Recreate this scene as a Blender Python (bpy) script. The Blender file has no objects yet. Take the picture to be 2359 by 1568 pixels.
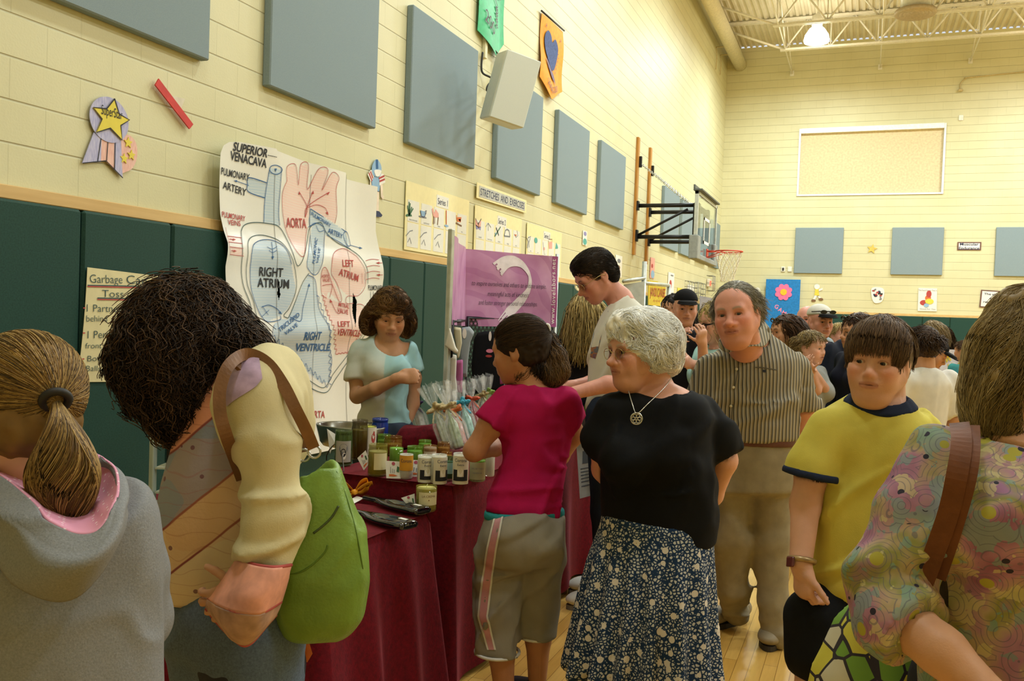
import bpy, math, random
import numpy as np
from mathutils import Vector, Matrix
random.seed(7); RNG = np.random.default_rng(11)
SC = bpy.context.scene; COL = SC.collection
# ---------------------------------------------------------------- camera model
IW, IH = 2359, 1568
CF, CYAW, CPITCH, CROLL = 2048.3, 0.37602, -0.027628, 0.035722
CAM = np.array([0, 0, 1.48])
_c, _s = math.cos(CYAW), math.sin(CYAW)
FW = np.array([-_s*math.cos(CPITCH), _c*math.cos(CPITCH), math.sin(CPITCH)])
_r = np.array([_c, _s, 0.0]); _u = np.cross(_r, FW)
CR = _r*math.cos(CROLL) + _u*math.sin(CROLL); CU = -_r*math.sin(CROLL) + _u*math.cos(CROLL)
def ray(x, y): return FW + ((x-IW/2)/CF)*CR + ((IH/2-y)/CF)*CU
def at_h(x, y, h): d = ray(x, y); return CAM + d*((h-CAM[2])/d[2])      # point at height h
def at_z(x, y, z): return CAM + ray(x, y)*z                               # point at distance z
def at_X(x, y, X=-3.8): d = ray(x, y); return CAM + d*(X/d[0])
def at_Y(x, y, Y=25.0): d = ray(x, y); return CAM + d*(Y/d[1])
FH = np.array([-_s, _c, 0.0]); RH = np.array([_c, _s, 0.0]); UP = np.array([0, 0, 1.0])
def facing(a):                      # horizontal direction: 0 = towards the camera, 90 = to the left of the view, 180 = away
 a = math.radians(a); return -math.cos(a)*FH - math.sin(a)*RH
cd = bpy.data.cameras.new('camera'); cam = bpy.data.objects.new('camera', cd); COL.objects.link(cam)
cd.sensor_width = 36; cd.lens = CF/IW*36; cd.clip_start = 0.05; cd.clip_end = 200
cam.matrix_world = Matrix(((CR[0], CU[0], -FW[0], CAM[0]), (CR[1], CU[1], -FW[1], CAM[1]), (CR[2], CU[2], -FW[2], CAM[2]), (0, 0, 0, 1)))
SC.camera = cam
# ---------------------------------------------------------------- materials
def srgb(c):
 if isinstance(c, str): c = [int(c[i:i+2], 16)/255 for i in (0, 2, 4)]
 return tuple((x/12.92 if x <= 0.04045 else ((x+0.055)/1.055)**2.4) for x in c[:3])
class NT:
 def __init__(s, name):
  s.m = bpy.data.materials.new(name); s.m.use_nodes = True; s.t = s.m.node_tree
  s.b = s.t.nodes['Principled BSDF']
 def n(s, typ, **kw):
  nd = s.t.nodes.new(typ)
  for k, v in kw.items():
   if k.startswith('i_'): nd.inputs[k[2:].replace('_', ' ')].default_value = v
   else: setattr(nd, k, v)
  return nd
 def l(s, a, b): s.t.links.new(a, b)
 def mix(s, fac, a, b, mode='MIX'):
  nd = s.n('ShaderNodeMix', data_type='RGBA', blend_type=mode)
  for k, v in ((0, fac), (6, a), (7, b)):
   if hasattr(v, 'is_linked'): s.l(v, nd.inputs[k])
   else: nd.inputs[k].default_value = v if k == 0 else (*v[:3], 1)
  return nd.outputs[2]
 def math(s, op, a, b=0.0, clamp=False):
  nd = s.n('ShaderNodeMath', operation=op, use_clamp=clamp)
  for k, v in ((0, a), (1, b)):
   if hasattr(v, 'is_linked'): s.l(v, nd.inputs[k])
   else: nd.inputs[k].default_value = v
  return nd.outputs[0]
 def ramp(s, fac, stops, interp='LINEAR'):
  nd = s.n('ShaderNodeValToRGB'); cr = nd.color_ramp; cr.interpolation = interp
  while len(cr.elements) < len(stops): cr.elements.new(0.5)
  for e, (p, c) in zip(cr.elements, stops): e.position = p; e.color = (*c[:3], 1)
  s.l(fac, nd.inputs[0]); return nd.outputs[0]
 def coord(s, kind='Object', scale=(1, 1, 1), rot=(0, 0, 0), loc=(0, 0, 0)):
  tc = s.n('ShaderNodeTexCoord'); mp = s.n('ShaderNodeMapping')
  mp.inputs['Scale'].default_value = scale; mp.inputs['Rotation'].default_value = rot; mp.inputs['Location'].default_value = loc
  s.l(tc.outputs[kind], mp.inputs[0]); return mp.outputs[0]
 def noise(s, vec, scale, detail=3, rough=0.5, out=0):
  nd = s.n('ShaderNodeTexNoise'); nd.inputs['Scale'].default_value = scale
  nd.inputs['Detail'].default_value = detail; nd.inputs['Roughness'].default_value = rough
  s.l(vec, nd.inputs['Vector']); return nd.outputs[out]
 def voro(s, vec, scale, feature='F1', out='Distance', rnd=1.0):
  nd = s.n('ShaderNodeTexVoronoi', feature=feature); nd.inputs['Scale'].default_value = scale
  nd.inputs['Randomness'].default_value = rnd
  s.l(vec, nd.inputs['Vector']); return nd.outputs[out]
 def bump(s, h, strength=0.3, dist=0.01):
  nd = s.n('ShaderNodeBump'); nd.inputs['Strength'].default_value = strength; nd.inputs['Distance'].default_value = dist
  s.l(h, nd.inputs['Height']); s.l(nd.outputs[0], s.b.inputs['Normal'])
 def base(s, v):
  if hasattr(v, 'is_linked'): s.l(v, s.b.inputs['Base Color'])
  else: s.b.inputs['Base Color'].default_value = (*v[:3], 1)
 def set(s, **kw):
  for k, v in kw.items(): s.b.inputs[k.replace('_', ' ')].default_value = v
  return s
_mats = {}
def mat(name, col, rough=0.6, metal=0.0, var=0.12, scale=20, bump=0.0, bscale=None, spec=0.5, **kw):
 """plain procedural material: base colour with a soft noise variation"""
 key = name
 if key in _mats: return _mats[key]
 t = NT(name); c = srgb(col); v = t.coord()
 n = t.noise(v, scale, 4)
 lo = tuple(x*(1-var) for x in c); hi = tuple(min(1, x*(1+var)) for x in c)
 t.base(t.ramp(n, ((0.3, lo), (0.7, hi))))
 t.set(Roughness=rough, Metallic=metal); t.b.inputs['Specular IOR Level'].default_value = spec
 for k, x in kw.items(): t.b.inputs[k.replace('_', ' ')].default_value = x
 if bump: t.bump(t.noise(v, bscale or scale*6, 3), bump, 0.004)
 _mats[key] = t.m; return t.m
def vcmat(name, rough=0.6, bump=0.0, bscale=300, spec=0.4, sss=0.0, mottle=0.06, mscale=60):
 """material that takes its colour from the point colours of the mesh"""
 if name in _mats: return _mats[name]
 t = NT(name); a = t.n('ShaderNodeAttribute', attribute_name='Col'); v = t.coord()
 n = t.noise(v, mscale, 4)
 g = t.ramp(n, ((0.3, (1-mottle,)*3), (0.7, (1,)*3)))
 t.base(t.mix(1.0, a.outputs['Color'], g, 'MULTIPLY'))
 t.set(Roughness=rough); t.b.inputs['Specular IOR Level'].default_value = spec
 if sss: t.b.inputs['Subsurface Weight'].default_value = sss; t.b.inputs['Subsurface Scale'].default_value = 0.006; t.b.inputs['Subsurface Radius'].default_value = (1, .4, .25)
 if bump: t.bump(t.noise(v, bscale, 2), bump, 0.003)
 _mats[name] = t.m; return t.m
def emat(name, col, strength):
 if name in _mats: return _mats[name]
 t = NT(name); t.base(srgb(col)); t.b.inputs['Emission Color'].default_value = (*srgb(col), 1); t.b.inputs['Emission Strength'].default_value = strength
 _mats[name] = t.m; return t.m
def glassmat(name, col, rough=0.05, trans=1.0, ior=1.3, alpha=1.0):
 if name in _mats: return _mats[name]
 t = NT(name); t.base(srgb(col)); t.set(Roughness=rough, IOR=ior, Alpha=alpha); t.b.inputs['Transmission Weight'].default_value = trans
 _mats[name] = t.m; return t.m
# ---------------------------------------------------------------- mesh helpers
def fast_mesh(name, V, Q=None, T=None, col=None, smooth=True):
 me = bpy.data.meshes.new(name); V = np.asarray(V, np.float32); me.vertices.add(len(V)); me.vertices.foreach_set('co', V.ravel())
 nq = 0 if Q is None else len(Q); nt = 0 if T is None else len(T)
 idx = np.concatenate([np.asarray(a, np.int32).ravel() for a, k in ((Q, nq), (T, nt)) if k])
 me.loops.add(len(idx)); me.loops.foreach_set('vertex_index', idx)
 me.polygons.add(nq+nt)
 st = np.concatenate([np.arange(nq)*4, nq*4+np.arange(nt)*3]).astype(np.int32)
 me.polygons.foreach_set('loop_start', st)
 me.update(calc_edges=True); me.validate()
 if smooth: me.polygons.foreach_set('use_smooth', np.ones(len(me.polygons), bool))
 if col is not None:
  ca = me.color_attributes.new('Col', 'FLOAT_COLOR', 'POINT'); c4 = np.ones((len(V), 4), np.float32); c4[:, :3] = col
  ca.data.foreach_set('color', c4.ravel())
 return me
def link(name, me, m=None, parent=None, loc=None):
 o = bpy.data.objects.new(name, me); COL.objects.link(o)
 if m is not None and me is not None:
  for x in (m if isinstance(m, (list, tuple)) else [m]): me.materials.append(x)
 if parent is not None: o.parent = parent
 if loc is not None: o.location = [float(x) for x in loc]
 return o
def tag(o, label=None, cat=None, group=None, kind=None):
 if label: o['label'] = label
 if cat: o['category'] = cat
 if group: o['group'] = group
 if kind: o['kind'] = kind
 return o
def empty(name, loc, label=None, cat=None, group=None, rz=0):
 o = bpy.data.objects.new(name, None); COL.objects.link(o); o.location = [float(x) for x in loc]; o.rotation_euler = (0, 0, rz); o.empty_display_size = .05
 return tag(o, label, cat, group)
def copy_tree(o, parent=None):
 c = o.copy(); COL.objects.link(c)
 if parent is not None: c.parent = parent
 for ch in list(o.children): copy_tree(ch, c)
 return c
class MB:
 """collects polygons, later one mesh object"""
 def __init__(s): s.v = []; s.f = []; s.mi = []; s.cur = 0; s.sm = []
 def add(s, V, F, smooth=False):
  o = len(s.v); s.v += [tuple(float(c) for c in p) for p in V]; s.f += [tuple(i+o for i in f) for f in F]; s.mi += [s.cur]*len(F); s.sm += [smooth]*len(F); return s
 def box(s, lo, hi, bev=0.0, M=None):
  x0, y0, z0 = lo; x1, y1, z1 = hi
  if bev <= 0:
   V = [(x, y, z) for z in (z0, z1) for y in (y0, y1) for x in (x0, x1)]
   F = [(0, 2, 3, 1), (4, 5, 7, 6), (0, 1, 5, 4), (2, 6, 7, 3), (0, 4, 6, 2), (1, 3, 7, 5)]
  else:
   V = []; idx = {}
   for ix, x in enumerate((x0, x1)):
    for iy, y in enumerate((y0, y1)):
     for iz, z in enumerate((z0, z1)):
      sx, sy, sz = (1-2*ix), (1-2*iy), (1-2*iz)
      for a in range(3):
       p = [x+sx*bev, y+sy*bev, z+sz*bev]; p[a] = (x, y, z)[a]
       idx[(ix, iy, iz, a)] = len(V); V.append(p)
   F = []
   for a in range(3):
    b, c = (a+1) % 3, (a+2) % 3
    for s0 in (0, 1):
     q = []
     for (u, v) in ((0, 0), (1, 0), (1, 1), (0, 1)):
      k = [0, 0, 0]; k[a] = s0; k[b] = u; k[c] = v; q.append(idx[(*k, a)])
     F.append(tuple(q if s0 else q[::-1]))
   for a in range(3):
    b, c = (a+1) % 3, (a+2) % 3
    for u in (0, 1):
     for v in (0, 1):
      k0 = [0, 0, 0]; k0[b] = u; k0[c] = v; k1 = list(k0); k1[a] = 1
      q = (idx[(*k0, b)], idx[(*k1, b)], idx[(*k1, c)], idx[(*k0, c)])
      F.append(q if (u == v) else q[::-1])
   for ix in (0, 1):
    for iy in (0, 1):
     for iz in (0, 1):
      q = tuple(idx[(ix, iy, iz, a)] for a in range(3)); F.append(q if (ix+iy+iz) % 2 else q[::-1])
  if M is not None: V = [tuple(M @ Vector(p)) for p in V]
  return s.add(V, F)
 def tube(s, pts, r, n=8, closed=False, caps=True):
  P = [np.asarray(p, float) for p in pts]; R = [r]*len(P) if np.isscalar(r) else list(r); V = []; m = len(P)
  up = None
  for i in range(m):
   a = P[(i+1) % m] if (closed or i < m-1) else P[i]; b = P[i-1] if (closed or i > 0) else P[i]
   d = a-b; d = d/(np.linalg.norm(d)+1e-9)
   if up is None:
    up = np.array([0, 0, 1.0]) if abs(d[2]) < .9 else np.array([1.0, 0, 0])
   up = up - d*(up@d); up /= np.linalg.norm(up)+1e-9; sd = np.cross(d, up)
   for k in range(n):
    t = 2*math.pi*k/n; V.append(P[i]+R[i]*(math.cos(t)*up+math.sin(t)*sd))
  F = []
  for i in range(m if closed else m-1):
   j = (i+1) % m
   for k in range(n): F.append((i*n+k, j*n+k, j*n+(k+1) % n, i*n+(k+1) % n))
  if caps and not closed: F.append(tuple(range(n))); F.append(tuple(range((m-1)*n+n-1, (m-1)*n-1, -1)))
  return s.add(V, F, True)
 def lathe(s, prof, n=24, M=None, c=(0, 0, 0), smooth=True):
  V = []; F = []; m = len(prof)
  for (r, z) in prof:
   for k in range(n):
    t = 2*math.pi*k/n; V.append((c[0]+r*math.cos(t), c[1]+r*math.sin(t), c[2]+z))
  for i in range(m-1):
   for k in range(n): F.append((i*n+k, i*n+(k+1) % n, (i+1)*n+(k+1) % n, (i+1)*n+k))
  if prof[0][0] > 1e-6: F.append(tuple(range(n-1, -1, -1)))
  if prof[-1][0] > 1e-6: F.append(tuple((m-1)*n+k for k in range(n)))
  if M is not None: V = [tuple(M @ Vector(p)) for p in V]
  return s.add(V, F, smooth)
 def grid(s, fn, nu, nv, smooth=True):
  V = [fn(i/nu, j/nv) for j in range(nv+1) for i in range(nu+1)]
  F = [(j*(nu+1)+i, j*(nu+1)+i+1, (j+1)*(nu+1)+i+1, (j+1)*(nu+1)+i) for j in range(nv) for i in range(nu)]
  return s.add(V, F, smooth)
 def prism(s, poly, fn, t):
  """extrude a 2D outline: fn(u,v,w) -> point, from w=0 to w=t"""
  n = len(poly); V = [fn(u, v, 0) for u, v in poly]+[fn(u, v, t) for u, v in poly]
  F = [tuple(range(n)), tuple(range(2*n-1, n-1, -1))]+[(i, i+n, (i+1) % n+n, (i+1) % n) for i in range(n)]
  return s.add(V, F)
 def build(s, name, m, parent=None, loc=None):
  me = bpy.data.meshes.new(name); me.from_pydata(s.v, [], s.f)
  me.polygons.foreach_set('material_index', np.array(s.mi, np.int32)); me.polygons.foreach_set('use_smooth', np.array(s.sm, bool))
  me.update()
  import bmesh
  b = bmesh.new(); b.from_mesh(me); bmesh.ops.recalc_face_normals(b, faces=b.faces); b.to_mesh(me); b.free()
  return link(name, me, m, parent, loc)
def frameM(o, x, y, z):
 return Matrix(((x[0], y[0], z[0], o[0]), (x[1], y[1], z[1], o[1]), (x[2], y[2], z[2], o[2]), (0, 0, 0, 1)))
_tc = {}
def text_poly(txt, size=1.0, bold=0.0, shear=0.0, spacing=1.0, width=None, align='CENTER'):
 key = (txt, bold, shear, spacing)
 if key not in _tc:
  cu = bpy.data.curves.new('t', 'FONT'); cu.body = txt; cu.size = 1; cu.offset = bold; cu.shear = shear; cu.space_character = spacing
  cu.resolution_u = 3; cu.fill_mode = 'FRONT'
  ob = bpy.data.objects.new('t', cu); me = bpy.data.meshes.new_from_object(ob)
  V = np.array([v.co[:2] for v in me.vertices]).reshape(-1, 2); F = [tuple(p.vertices) for p in me.polygons]
  bpy.data.objects.remove(ob); bpy.data.meshes.remove(me); bpy.data.curves.remove(cu)
  _tc[key] = (V, F)
 V, F = _tc[key]
 if not len(V): return V, F
 V = V.copy(); lo, hi = V.min(0), V.max(0)
 V[:, 0] -= {'CENTER': (lo[0]+hi[0])/2, 'LEFT': lo[0], 'RIGHT': hi[0]}[align]
 V *= size
 if width: V[:, 0] *= width/((hi[0]-lo[0])*size)
 return V, F
def put_text(mb, txt, fn, u, v, size, rot=0, w=0.002, **kw):
 """text centred at u (baseline v) in the plane fn(u,v,w)"""
 V, F = text_poly(txt, size, **kw)
 c, s = math.cos(math.radians(rot)), math.sin(math.radians(rot))
 mb.add([fn(u+c*x-s*y, v+s*x+c*y, w) for x, y in V], F)
def stroke(mb, pts, fn, width, w=0.0015, closed=False, taper=False):
 """a drawn line in the plane fn(u,v,w)"""
 P = np.asarray(pts, float); n = len(P)
 if closed: P = np.vstack([P, P[:1]]); n += 1
 d = np.gradient(P, axis=0); d /= np.linalg.norm(d, axis=1)[:, None]+1e-9; nn = np.stack([-d[:, 1], d[:, 0]], 1)
 wd = np.full(n, width/2)
 if taper: wd = wd*np.sin(np.linspace(.15, math.pi-.15, n))
 V = [fn(*(p+q*k), w) for p, q, k in zip(P, nn, wd)]+[fn(*(p-q*k), w) for p, q, k in zip(P, nn, wd)]
 mb.add(V, [(i, i+1, n+i+1, n+i) for i in range(n-1)])
def smooth_pts(pts, k=6, closed=False):
 """Catmull-Rom through points"""
 P = [np.asarray(p, float) for p in pts]; n = len(P); out = []
 for i in range(n if closed else n-1):
  g = lambda j: P[j % n] if closed else P[min(max(j, 0), n-1)]
  p0, p1, p2, p3 = g(i-1), g(i), g(i+1), g(i+2)
  for t in np.arange(k)/k:
   out.append(.5*((2*p1)+(p2-p0)*t+(2*p0-5*p1+4*p2-p3)*t*t+(3*p1-p0-3*p2+p3)*t**3))
 if not closed: out.append(P[-1])
 return np.array(out)
def ellipse(cx, cy, rx, ry, n=32, rot=0, a0=0, a1=360):
 t = np.radians(np.linspace(a0, a1, n, endpoint=(a1-a0) != 360)); c, s = math.cos(math.radians(rot)), math.sin(math.radians(rot))
 x, y = rx*np.cos(t), ry*np.sin(t); return np.stack([cx+c*x-s*y, cy+s*x+c*y], 1)
def star(cx, cy, r, ri=None, rot=90, n=5):
 ri = ri or r*.45; return np.array([(cx+(r if i % 2 == 0 else ri)*math.cos(math.radians(rot+i*180/n)), cy+(r if i % 2 == 0 else ri)*math.sin(math.radians(rot+i*180/n))) for i in range(2*n)])
def lwall(u, v, w=0.0): return (-3.8+w, u, v)             # left wall plane: u = along the hall, v = height
def ewall(u, v, w=0.0): return (u, 25.0-w, v)             # end wall plane
def inside(poly, X, Y):
 x, y = poly[:, 0], poly[:, 1]; c = np.zeros(X.shape, bool); j = len(poly)-1
 for i in range(len(poly)):
  k = ((y[i] > Y) != (y[j] > Y)) & (X < (x[j]-x[i])*(Y-y[i])/(y[j]-y[i]+1e-12)+x[i]); c ^= k; j = i
 return c
# ================================================================ ROOM
XL, XR, YN, YE, HC = -3.8, 13.0, -4.0, 25.0, 9.0
def block_mat(name, ax):
 t = NT(name); tc = t.n('ShaderNodeTexCoord'); sp = t.n('ShaderNodeSeparateXYZ'); t.l(tc.outputs['Object'], sp.inputs[0])
 cb = t.n('ShaderNodeCombineXYZ'); t.l(sp.outputs[ax], cb.inputs[0])
 t.l(t.math('ADD', sp.outputs[2], -2.01+0.2025*20), cb.inputs[1])
 br = t.n('ShaderNodeTexBrick', offset=0.5); t.l(cb.outputs[0], br.inputs['Vector'])
 br.inputs['Scale'].default_value = 1; br.inputs['Brick Width'].default_value = .406; br.inputs['Row Height'].default_value = .2025
 br.inputs['Mortar Size'].default_value = .0038; br.inputs['Mortar Smooth'].default_value = .35
 br.inputs['Color1'].default_value = (1, 1, 1, 1); br.inputs['Color2'].default_value = (.96, .96, .96, 1); br.inputs['Mortar'].default_value = (.80, .78, .72, 1)
 n = t.noise(tc.outputs['Object'], 1.3, 4)
 c = t.ramp(n, ((.3, srgb('D0CBA2')), (.7, srgb('D9D5AE'))))
 f = t.math('FRACT', t.math('ADD', t.math('MULTIPLY', t.math('ADD', sp.outputs[2], -2.01), 1/.2025), 60.5)); dl = t.math('ABSOLUTE', t.math('SUBTRACT', f, .5))
 hl = t.ramp(dl, ((0, (1, 1, 1)), (.012, (1, 1, 1)), (.032, (0, 0, 0))))
 t.base(t.mix(t.math('ADD', t.math('MULTIPLY', hl, .24), t.math('MULTIPLY', br.outputs['Fac'], .07)), c, srgb('6E684E'))); t.set(Roughness=.5)
 fine = t.noise(tc.outputs['Object'], 90, 4)
 h = t.math('SUBTRACT', t.math('MULTIPLY', fine, .14), t.math('ADD', t.math('MULTIPLY', hl, .7), t.math('MULTIPLY', br.outputs['Fac'], .25)))
 t.bump(h, .55, .012)
 return t.m
M_blkL = block_mat('painted_block_left', 1); M_blkE = block_mat('painted_block_end', 0)
def floor_mat():
 t = NT('maple_floor'); tc = t.n('ShaderNodeTexCoord'); sp = t.n('ShaderNodeSeparateXYZ'); t.l(tc.outputs['Object'], sp.inputs[0])
 cb = t.n('ShaderNodeCombineXYZ'); t.l(sp.outputs[1], cb.inputs[0]); t.l(sp.outputs[0], cb.inputs[1])
 br = t.n('ShaderNodeTexBrick', offset=.37, offset_frequency=3); t.l(cb.outputs[0], br.inputs['Vector'])
 br.inputs['Scale'].default_value = 1; br.inputs['Brick Width'].default_value = 1.1; br.inputs['Row Height'].default_value = .057; br.inputs['Mortar Size'].default_value = .0012
 br.inputs['Color1'].default_value = (*srgb('C89A4A'), 1); br.inputs['Color2'].default_value = (*srgb('DDB362'), 1); br.inputs['Mortar'].default_value = (*srgb('8A6328'), 1)
 v = t.coord('Object', (14, 1.2, 1)); n = t.noise(v, 5, 5)
 g = t.ramp(n, ((.3, (.86, .84, .8)), (.7, (1, 1, 1))))
 t.base(t.mix(1, br.outputs['Color'], g, 'MULTIPLY')); t.set(Roughness=.28); t.b.inputs['Coat Weight'].default_value = .35; t.b.inputs['Coat Roughness'].default_value = .12
 return t.m
def deck_mat():
 t = NT('painted_steel_deck'); v = t.coord(); n = t.noise(v, 2, 3)
 t.base(t.ramp(n, ((.3, srgb('CFC9B4')), (.7, srgb('DCD7C4'))))); t.set(Roughness=.45); return t.m
def struct(o, kind='structure'): o['kind'] = kind; return o
m = MB(); m.box((XL-.2, YN-.2, -.12), (XR+.2, YE+.2, 0)); struct(m.build('floor', floor_mat()))
m = MB(); m.box((XL-.2, YN, 0), (XL, YE+.2, HC)); struct(m.build('wall_left', M_blkL))
m = MB(); m.box((XR, YN, 0), (XR+.2, YE+.2, HC)); struct(m.build('wall_right', M_blkL))
m = MB(); m.box((XL-.2, YN-.2, 0), (XR+.2, YN, HC)); struct(m.build('wall_back', M_blkE))
W0, W1, WZ0, WZ1 = -1.83, 1.72, 4.95, 6.74
m = MB()
for (a, b, c, d) in ((XL, WZ0*0, XR, WZ0), (XL, WZ1, XR, HC), (XL, WZ0, W0, WZ1), (W1, WZ0, XR, WZ1)): m.box((a, YE, b), (c, YE+.25, d))
struct(m.build('wall_end', M_blkE))
m = MB(); prof = []; x = XL
while x < XR:
 prof += [(x, HC), (x+.055, HC), (x+.075, HC+.04), (x+.13, HC+.04)]; x += .15
prof = [(min(a, XR), b) for a, b in prof]; prof.append((XR, HC))
V = [(a, YN, b) for a, b in prof]+[(a, YE, b) for a, b in prof]; n_ = len(prof)
m.add(V, [(i, i+1, n_+i+1, n_+i) for i in range(n_-1)]); m.box((XL, YN, HC+.06), (XR, YE, HC+.15))
struct(m.build('ceiling', deck_mat()))
M_alu = mat('pale_aluminium', 'E9EEF2', .3, .3, .05)
w = struct(empty('window_1', ((W0+W1)/2, YE, WZ0)))
w['label'] = 'wide high window with a drawn roller blind in the end wall'
def wbox(mb, x0, y0, z0, x1, y1, z1): mb.box((x0-(W0+W1)/2, y0-YE, z0-WZ0), (x1-(W0+W1)/2, y1-YE, z1-WZ0), .004)
m = MB()
wbox(m, W0, YE-.03, WZ0, W0+.05, YE+.14, WZ1); wbox(m, W1-.05, YE-.03, WZ0, W1, YE+.14, WZ1); wbox(m, W0+.05, YE-.03, WZ0, W1-.05, YE+.14, WZ0+.045)
m.build('window_frame', M_alu, w)
m = MB(); wbox(m, W0+.05, YE-.06, WZ1-.13, W1-.05, YE+.14, WZ1); m.build('blind_cassette', mat('white_cassette', 'F6F7F5', .35), w)
m = MB(); wbox(m, W0+.05, YE+.05, WZ0+.045, W1-.05, YE+.056, WZ1-.13); m.build('roller_blind', mat('tan_blind', 'D8C7A0', .8, bump=.2, bscale=400), w)
m = MB(); wbox(m, W0, YE+.16, WZ0, W1, YE+.17, WZ1); m.build('pane', glassmat('window_glass', 'FFFFFF', .02, 1, 1.45), w)
M_wood = NT('trim_wood'); v = M_wood.coord('Object', (3, .6, 8)); M_wood.base(M_wood.ramp(M_wood.noise(v, 3, 5), ((.3, srgb('C9A468')), (.7, srgb('DBBA7E'))))); M_wood.set(Roughness=.45); M_wood = M_wood.m
m = MB(); m.box((XL, YN, 1.945), (XL+.035, YE-.03, 2.012), .004); struct(m.build('trim_1', M_wood))
m = MB(); m.box((XL, YE-.03, 1.835), (XR, YE, 1.9), .004); struct(m.build('trim_2', M_wood))
M_pad = NT('green_vinyl_pad'); v = M_pad.coord(); M_pad.base(M_pad.ramp(M_pad.noise(v, 120, 3), ((.3, srgb('1B3B33')), (.7, srgb('224840'))))); M_pad.set(Roughness=.6); M_pad.b.inputs['Specular IOR Level'].default_value = .25; M_pad = M_pad.m
m = MB(); m.box((0, -.315, .1), (.05, .315, 1.944), .014); pl_ = m.build('wall_pad', M_pad); pm = pl_.data
def pad(x, y, rz, first=[pl_]):
 o = first[0] if first else pl_.copy()
 if first: first.clear()
 else: COL.objects.link(o)
 o.location = (x, y, 0); o.rotation_euler = (0, 0, rz); return o
y = 3.443-.637*.5-.637*3
while y < YE-.35:
 tag(pad(XL, y, 0), 'dark green vinyl wall pad below the wood trim of the long left wall', 'wall pad', 'green pads along the left wall'); y += .637
x = XL+.4
while x < 4.0:
 o = pad(x, YE, -math.pi/2); o.scale = (1, 1, .944)
 tag(o, 'dark green vinyl wall pad low on the far end wall', 'wall pad', 'green pads along the end wall'); x += .637
M_pan = NT('grey_blue_fabric'); v = M_pan.coord(); M_pan.base(M_pan.ramp(M_pan.noise(v, 260, 3, .7), ((.25, srgb('7C8C94')), (.75, srgb('93A4AB'))))); M_pan.set(Roughness=.9); M_pan.b.inputs['Specular IOR Level'].default_value = .1; M_pan.bump(M_pan.noise(v, 500, 2), .2, .003); M_pan = M_pan.m
PL = [(2.97, 4.335, 'grey acoustic panel at the top left corner above the paper award ribbon'), (4.92, 6.30, 'grey acoustic panel above the heart diagram'),
      (6.87, 8.26, 'grey acoustic panel between the heart diagram panel and the white loudspeaker'), (8.83, 10.22, 'grey acoustic panel partly behind the white loudspeaker'),
      (10.83, 12.19, 'grey acoustic panel just right of the loudspeaker, above the third series poster'), (12.81, 14.25, 'grey acoustic panel just left of the basketball backboard posts'),
      (17.34, 18.87, 'grey acoustic panel behind the black backboard frame'), (19.2, 20.66, 'grey acoustic panel behind the joint of frame and backboard'),
      (21.2, 22.6, 'grey acoustic panel seen below the glass backboard, nearer one'), (23.15, 24.55, 'grey acoustic panel farthest along the left wall, beside the corner')]
for a, b, lab in PL:
 m = MB(); m.box((0, -(b-a)/2, -.595), (.065, (b-a)/2, .595), .008); o = m.build('acoustic_panel', M_pan, None, (XL, (a+b)/2, 3.545)); tag(o, lab, 'acoustic panel', 'acoustic panels on the left wall')
for a, b, lab in ((-1.81, -.6, 'grey acoustic panel on the end wall above the blue flower sign'), (.575, 1.78, 'middle grey acoustic panel on the end wall'), (2.95, 4.15, 'grey acoustic panel on the end wall at the right edge of the view')):
 m = MB(); m.box((-(b-a)/2, -.06, -.605), ((b-a)/2, 0, .605), .008); o = m.build('acoustic_panel', M_pan, None, ((a+b)/2, YE, 3.5)); tag(o, lab, 'acoustic panel', 'acoustic panels on the end wall')
M_wht = mat('white_painted_steel', 'E9E6DA', .4, .1, .06)
def joist(Y, lab, x0=-2.1, z0=8.2):
 m = MB(); 
 for dy in (-.06, .02): m.box((x0-.1, Y+dy, z0), (XR-1, Y+dy+.04, z0+.05))
 for dy in (-.07, .02): m.box((XL, Y+dy, HC-.08), (XR, Y+dy+.05, HC-.02))
 m.tube([(XL+.02, Y, HC-.08), (x0, Y, z0+.03)], .028, 6)
 x = x0; up = True; pitch = 1.06
 while x+pitch < XR-1:
  m.tube([(x, Y, z0+.03), (x+pitch/2, Y, HC-.06)], .022, 6); m.tube([(x+pitch/2, Y, HC-.06), (x+pitch, Y, z0+.03)], .022, 6)
  m.tube([(x+pitch, Y, z0+.03), (x+pitch, Y, HC-.06)], .014, 6); x += pitch
 m.tube([(x0, Y, z0+.03), (x0-.03, Y, HC-.06)], .016, 6)
 o = m.build('roof_joist', M_wht); return tag(o, lab, 'roof joist', 'open web joists', 'structure')
joist(22.8, 'white open web roof joist nearest the end wall'); joist(20.9, 'white open web roof joist, second from the end wall')
joist(19.0, 'white open web roof joist, third from the end wall'); joist(17.1, 'white open web roof joist, fourth from the end wall')
for x_, z_ in ((-2.08, 8.23), (.1, 8.25), (2.19, 8.26)):
 m = MB(); m.tube([(x_, YE, z_), (x_, 17, z_)], .016, 6); m.tube([(x_, YE, z_), (x_, 22.8, HC-.06)], .016, 6); m.tube([(x_, 22.8, 8.23), (x_, 20.9, HC-.06)], .016, 6)
 m.box((x_-.05, YE-.02, z_-.07), (x_+.05, YE, z_+.07))
 lab = {-2.08: 'white bridging rods bolted to the end wall, left set', .1: 'white bridging rods bolted to the end wall, middle set', 2.19: 'white bridging rods bolted to the end wall, right set'}[x_]
 tag(m.build('bridging_rods', M_wht), lab, 'bridging', 'bridging rods between the joists', 'structure')
t = empty('air_diffuser', (.72, 20.6, 8.1), 'round louvred air diffuser hanging under the roof deck', 'air diffuser')
m = MB(); prof = []
for k in range(5):
 r = .38-.075*k; prof += [(r, .0+.012*k), (r-.05, .035+.012*k), (r-.055, .02+.012*k)]
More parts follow.
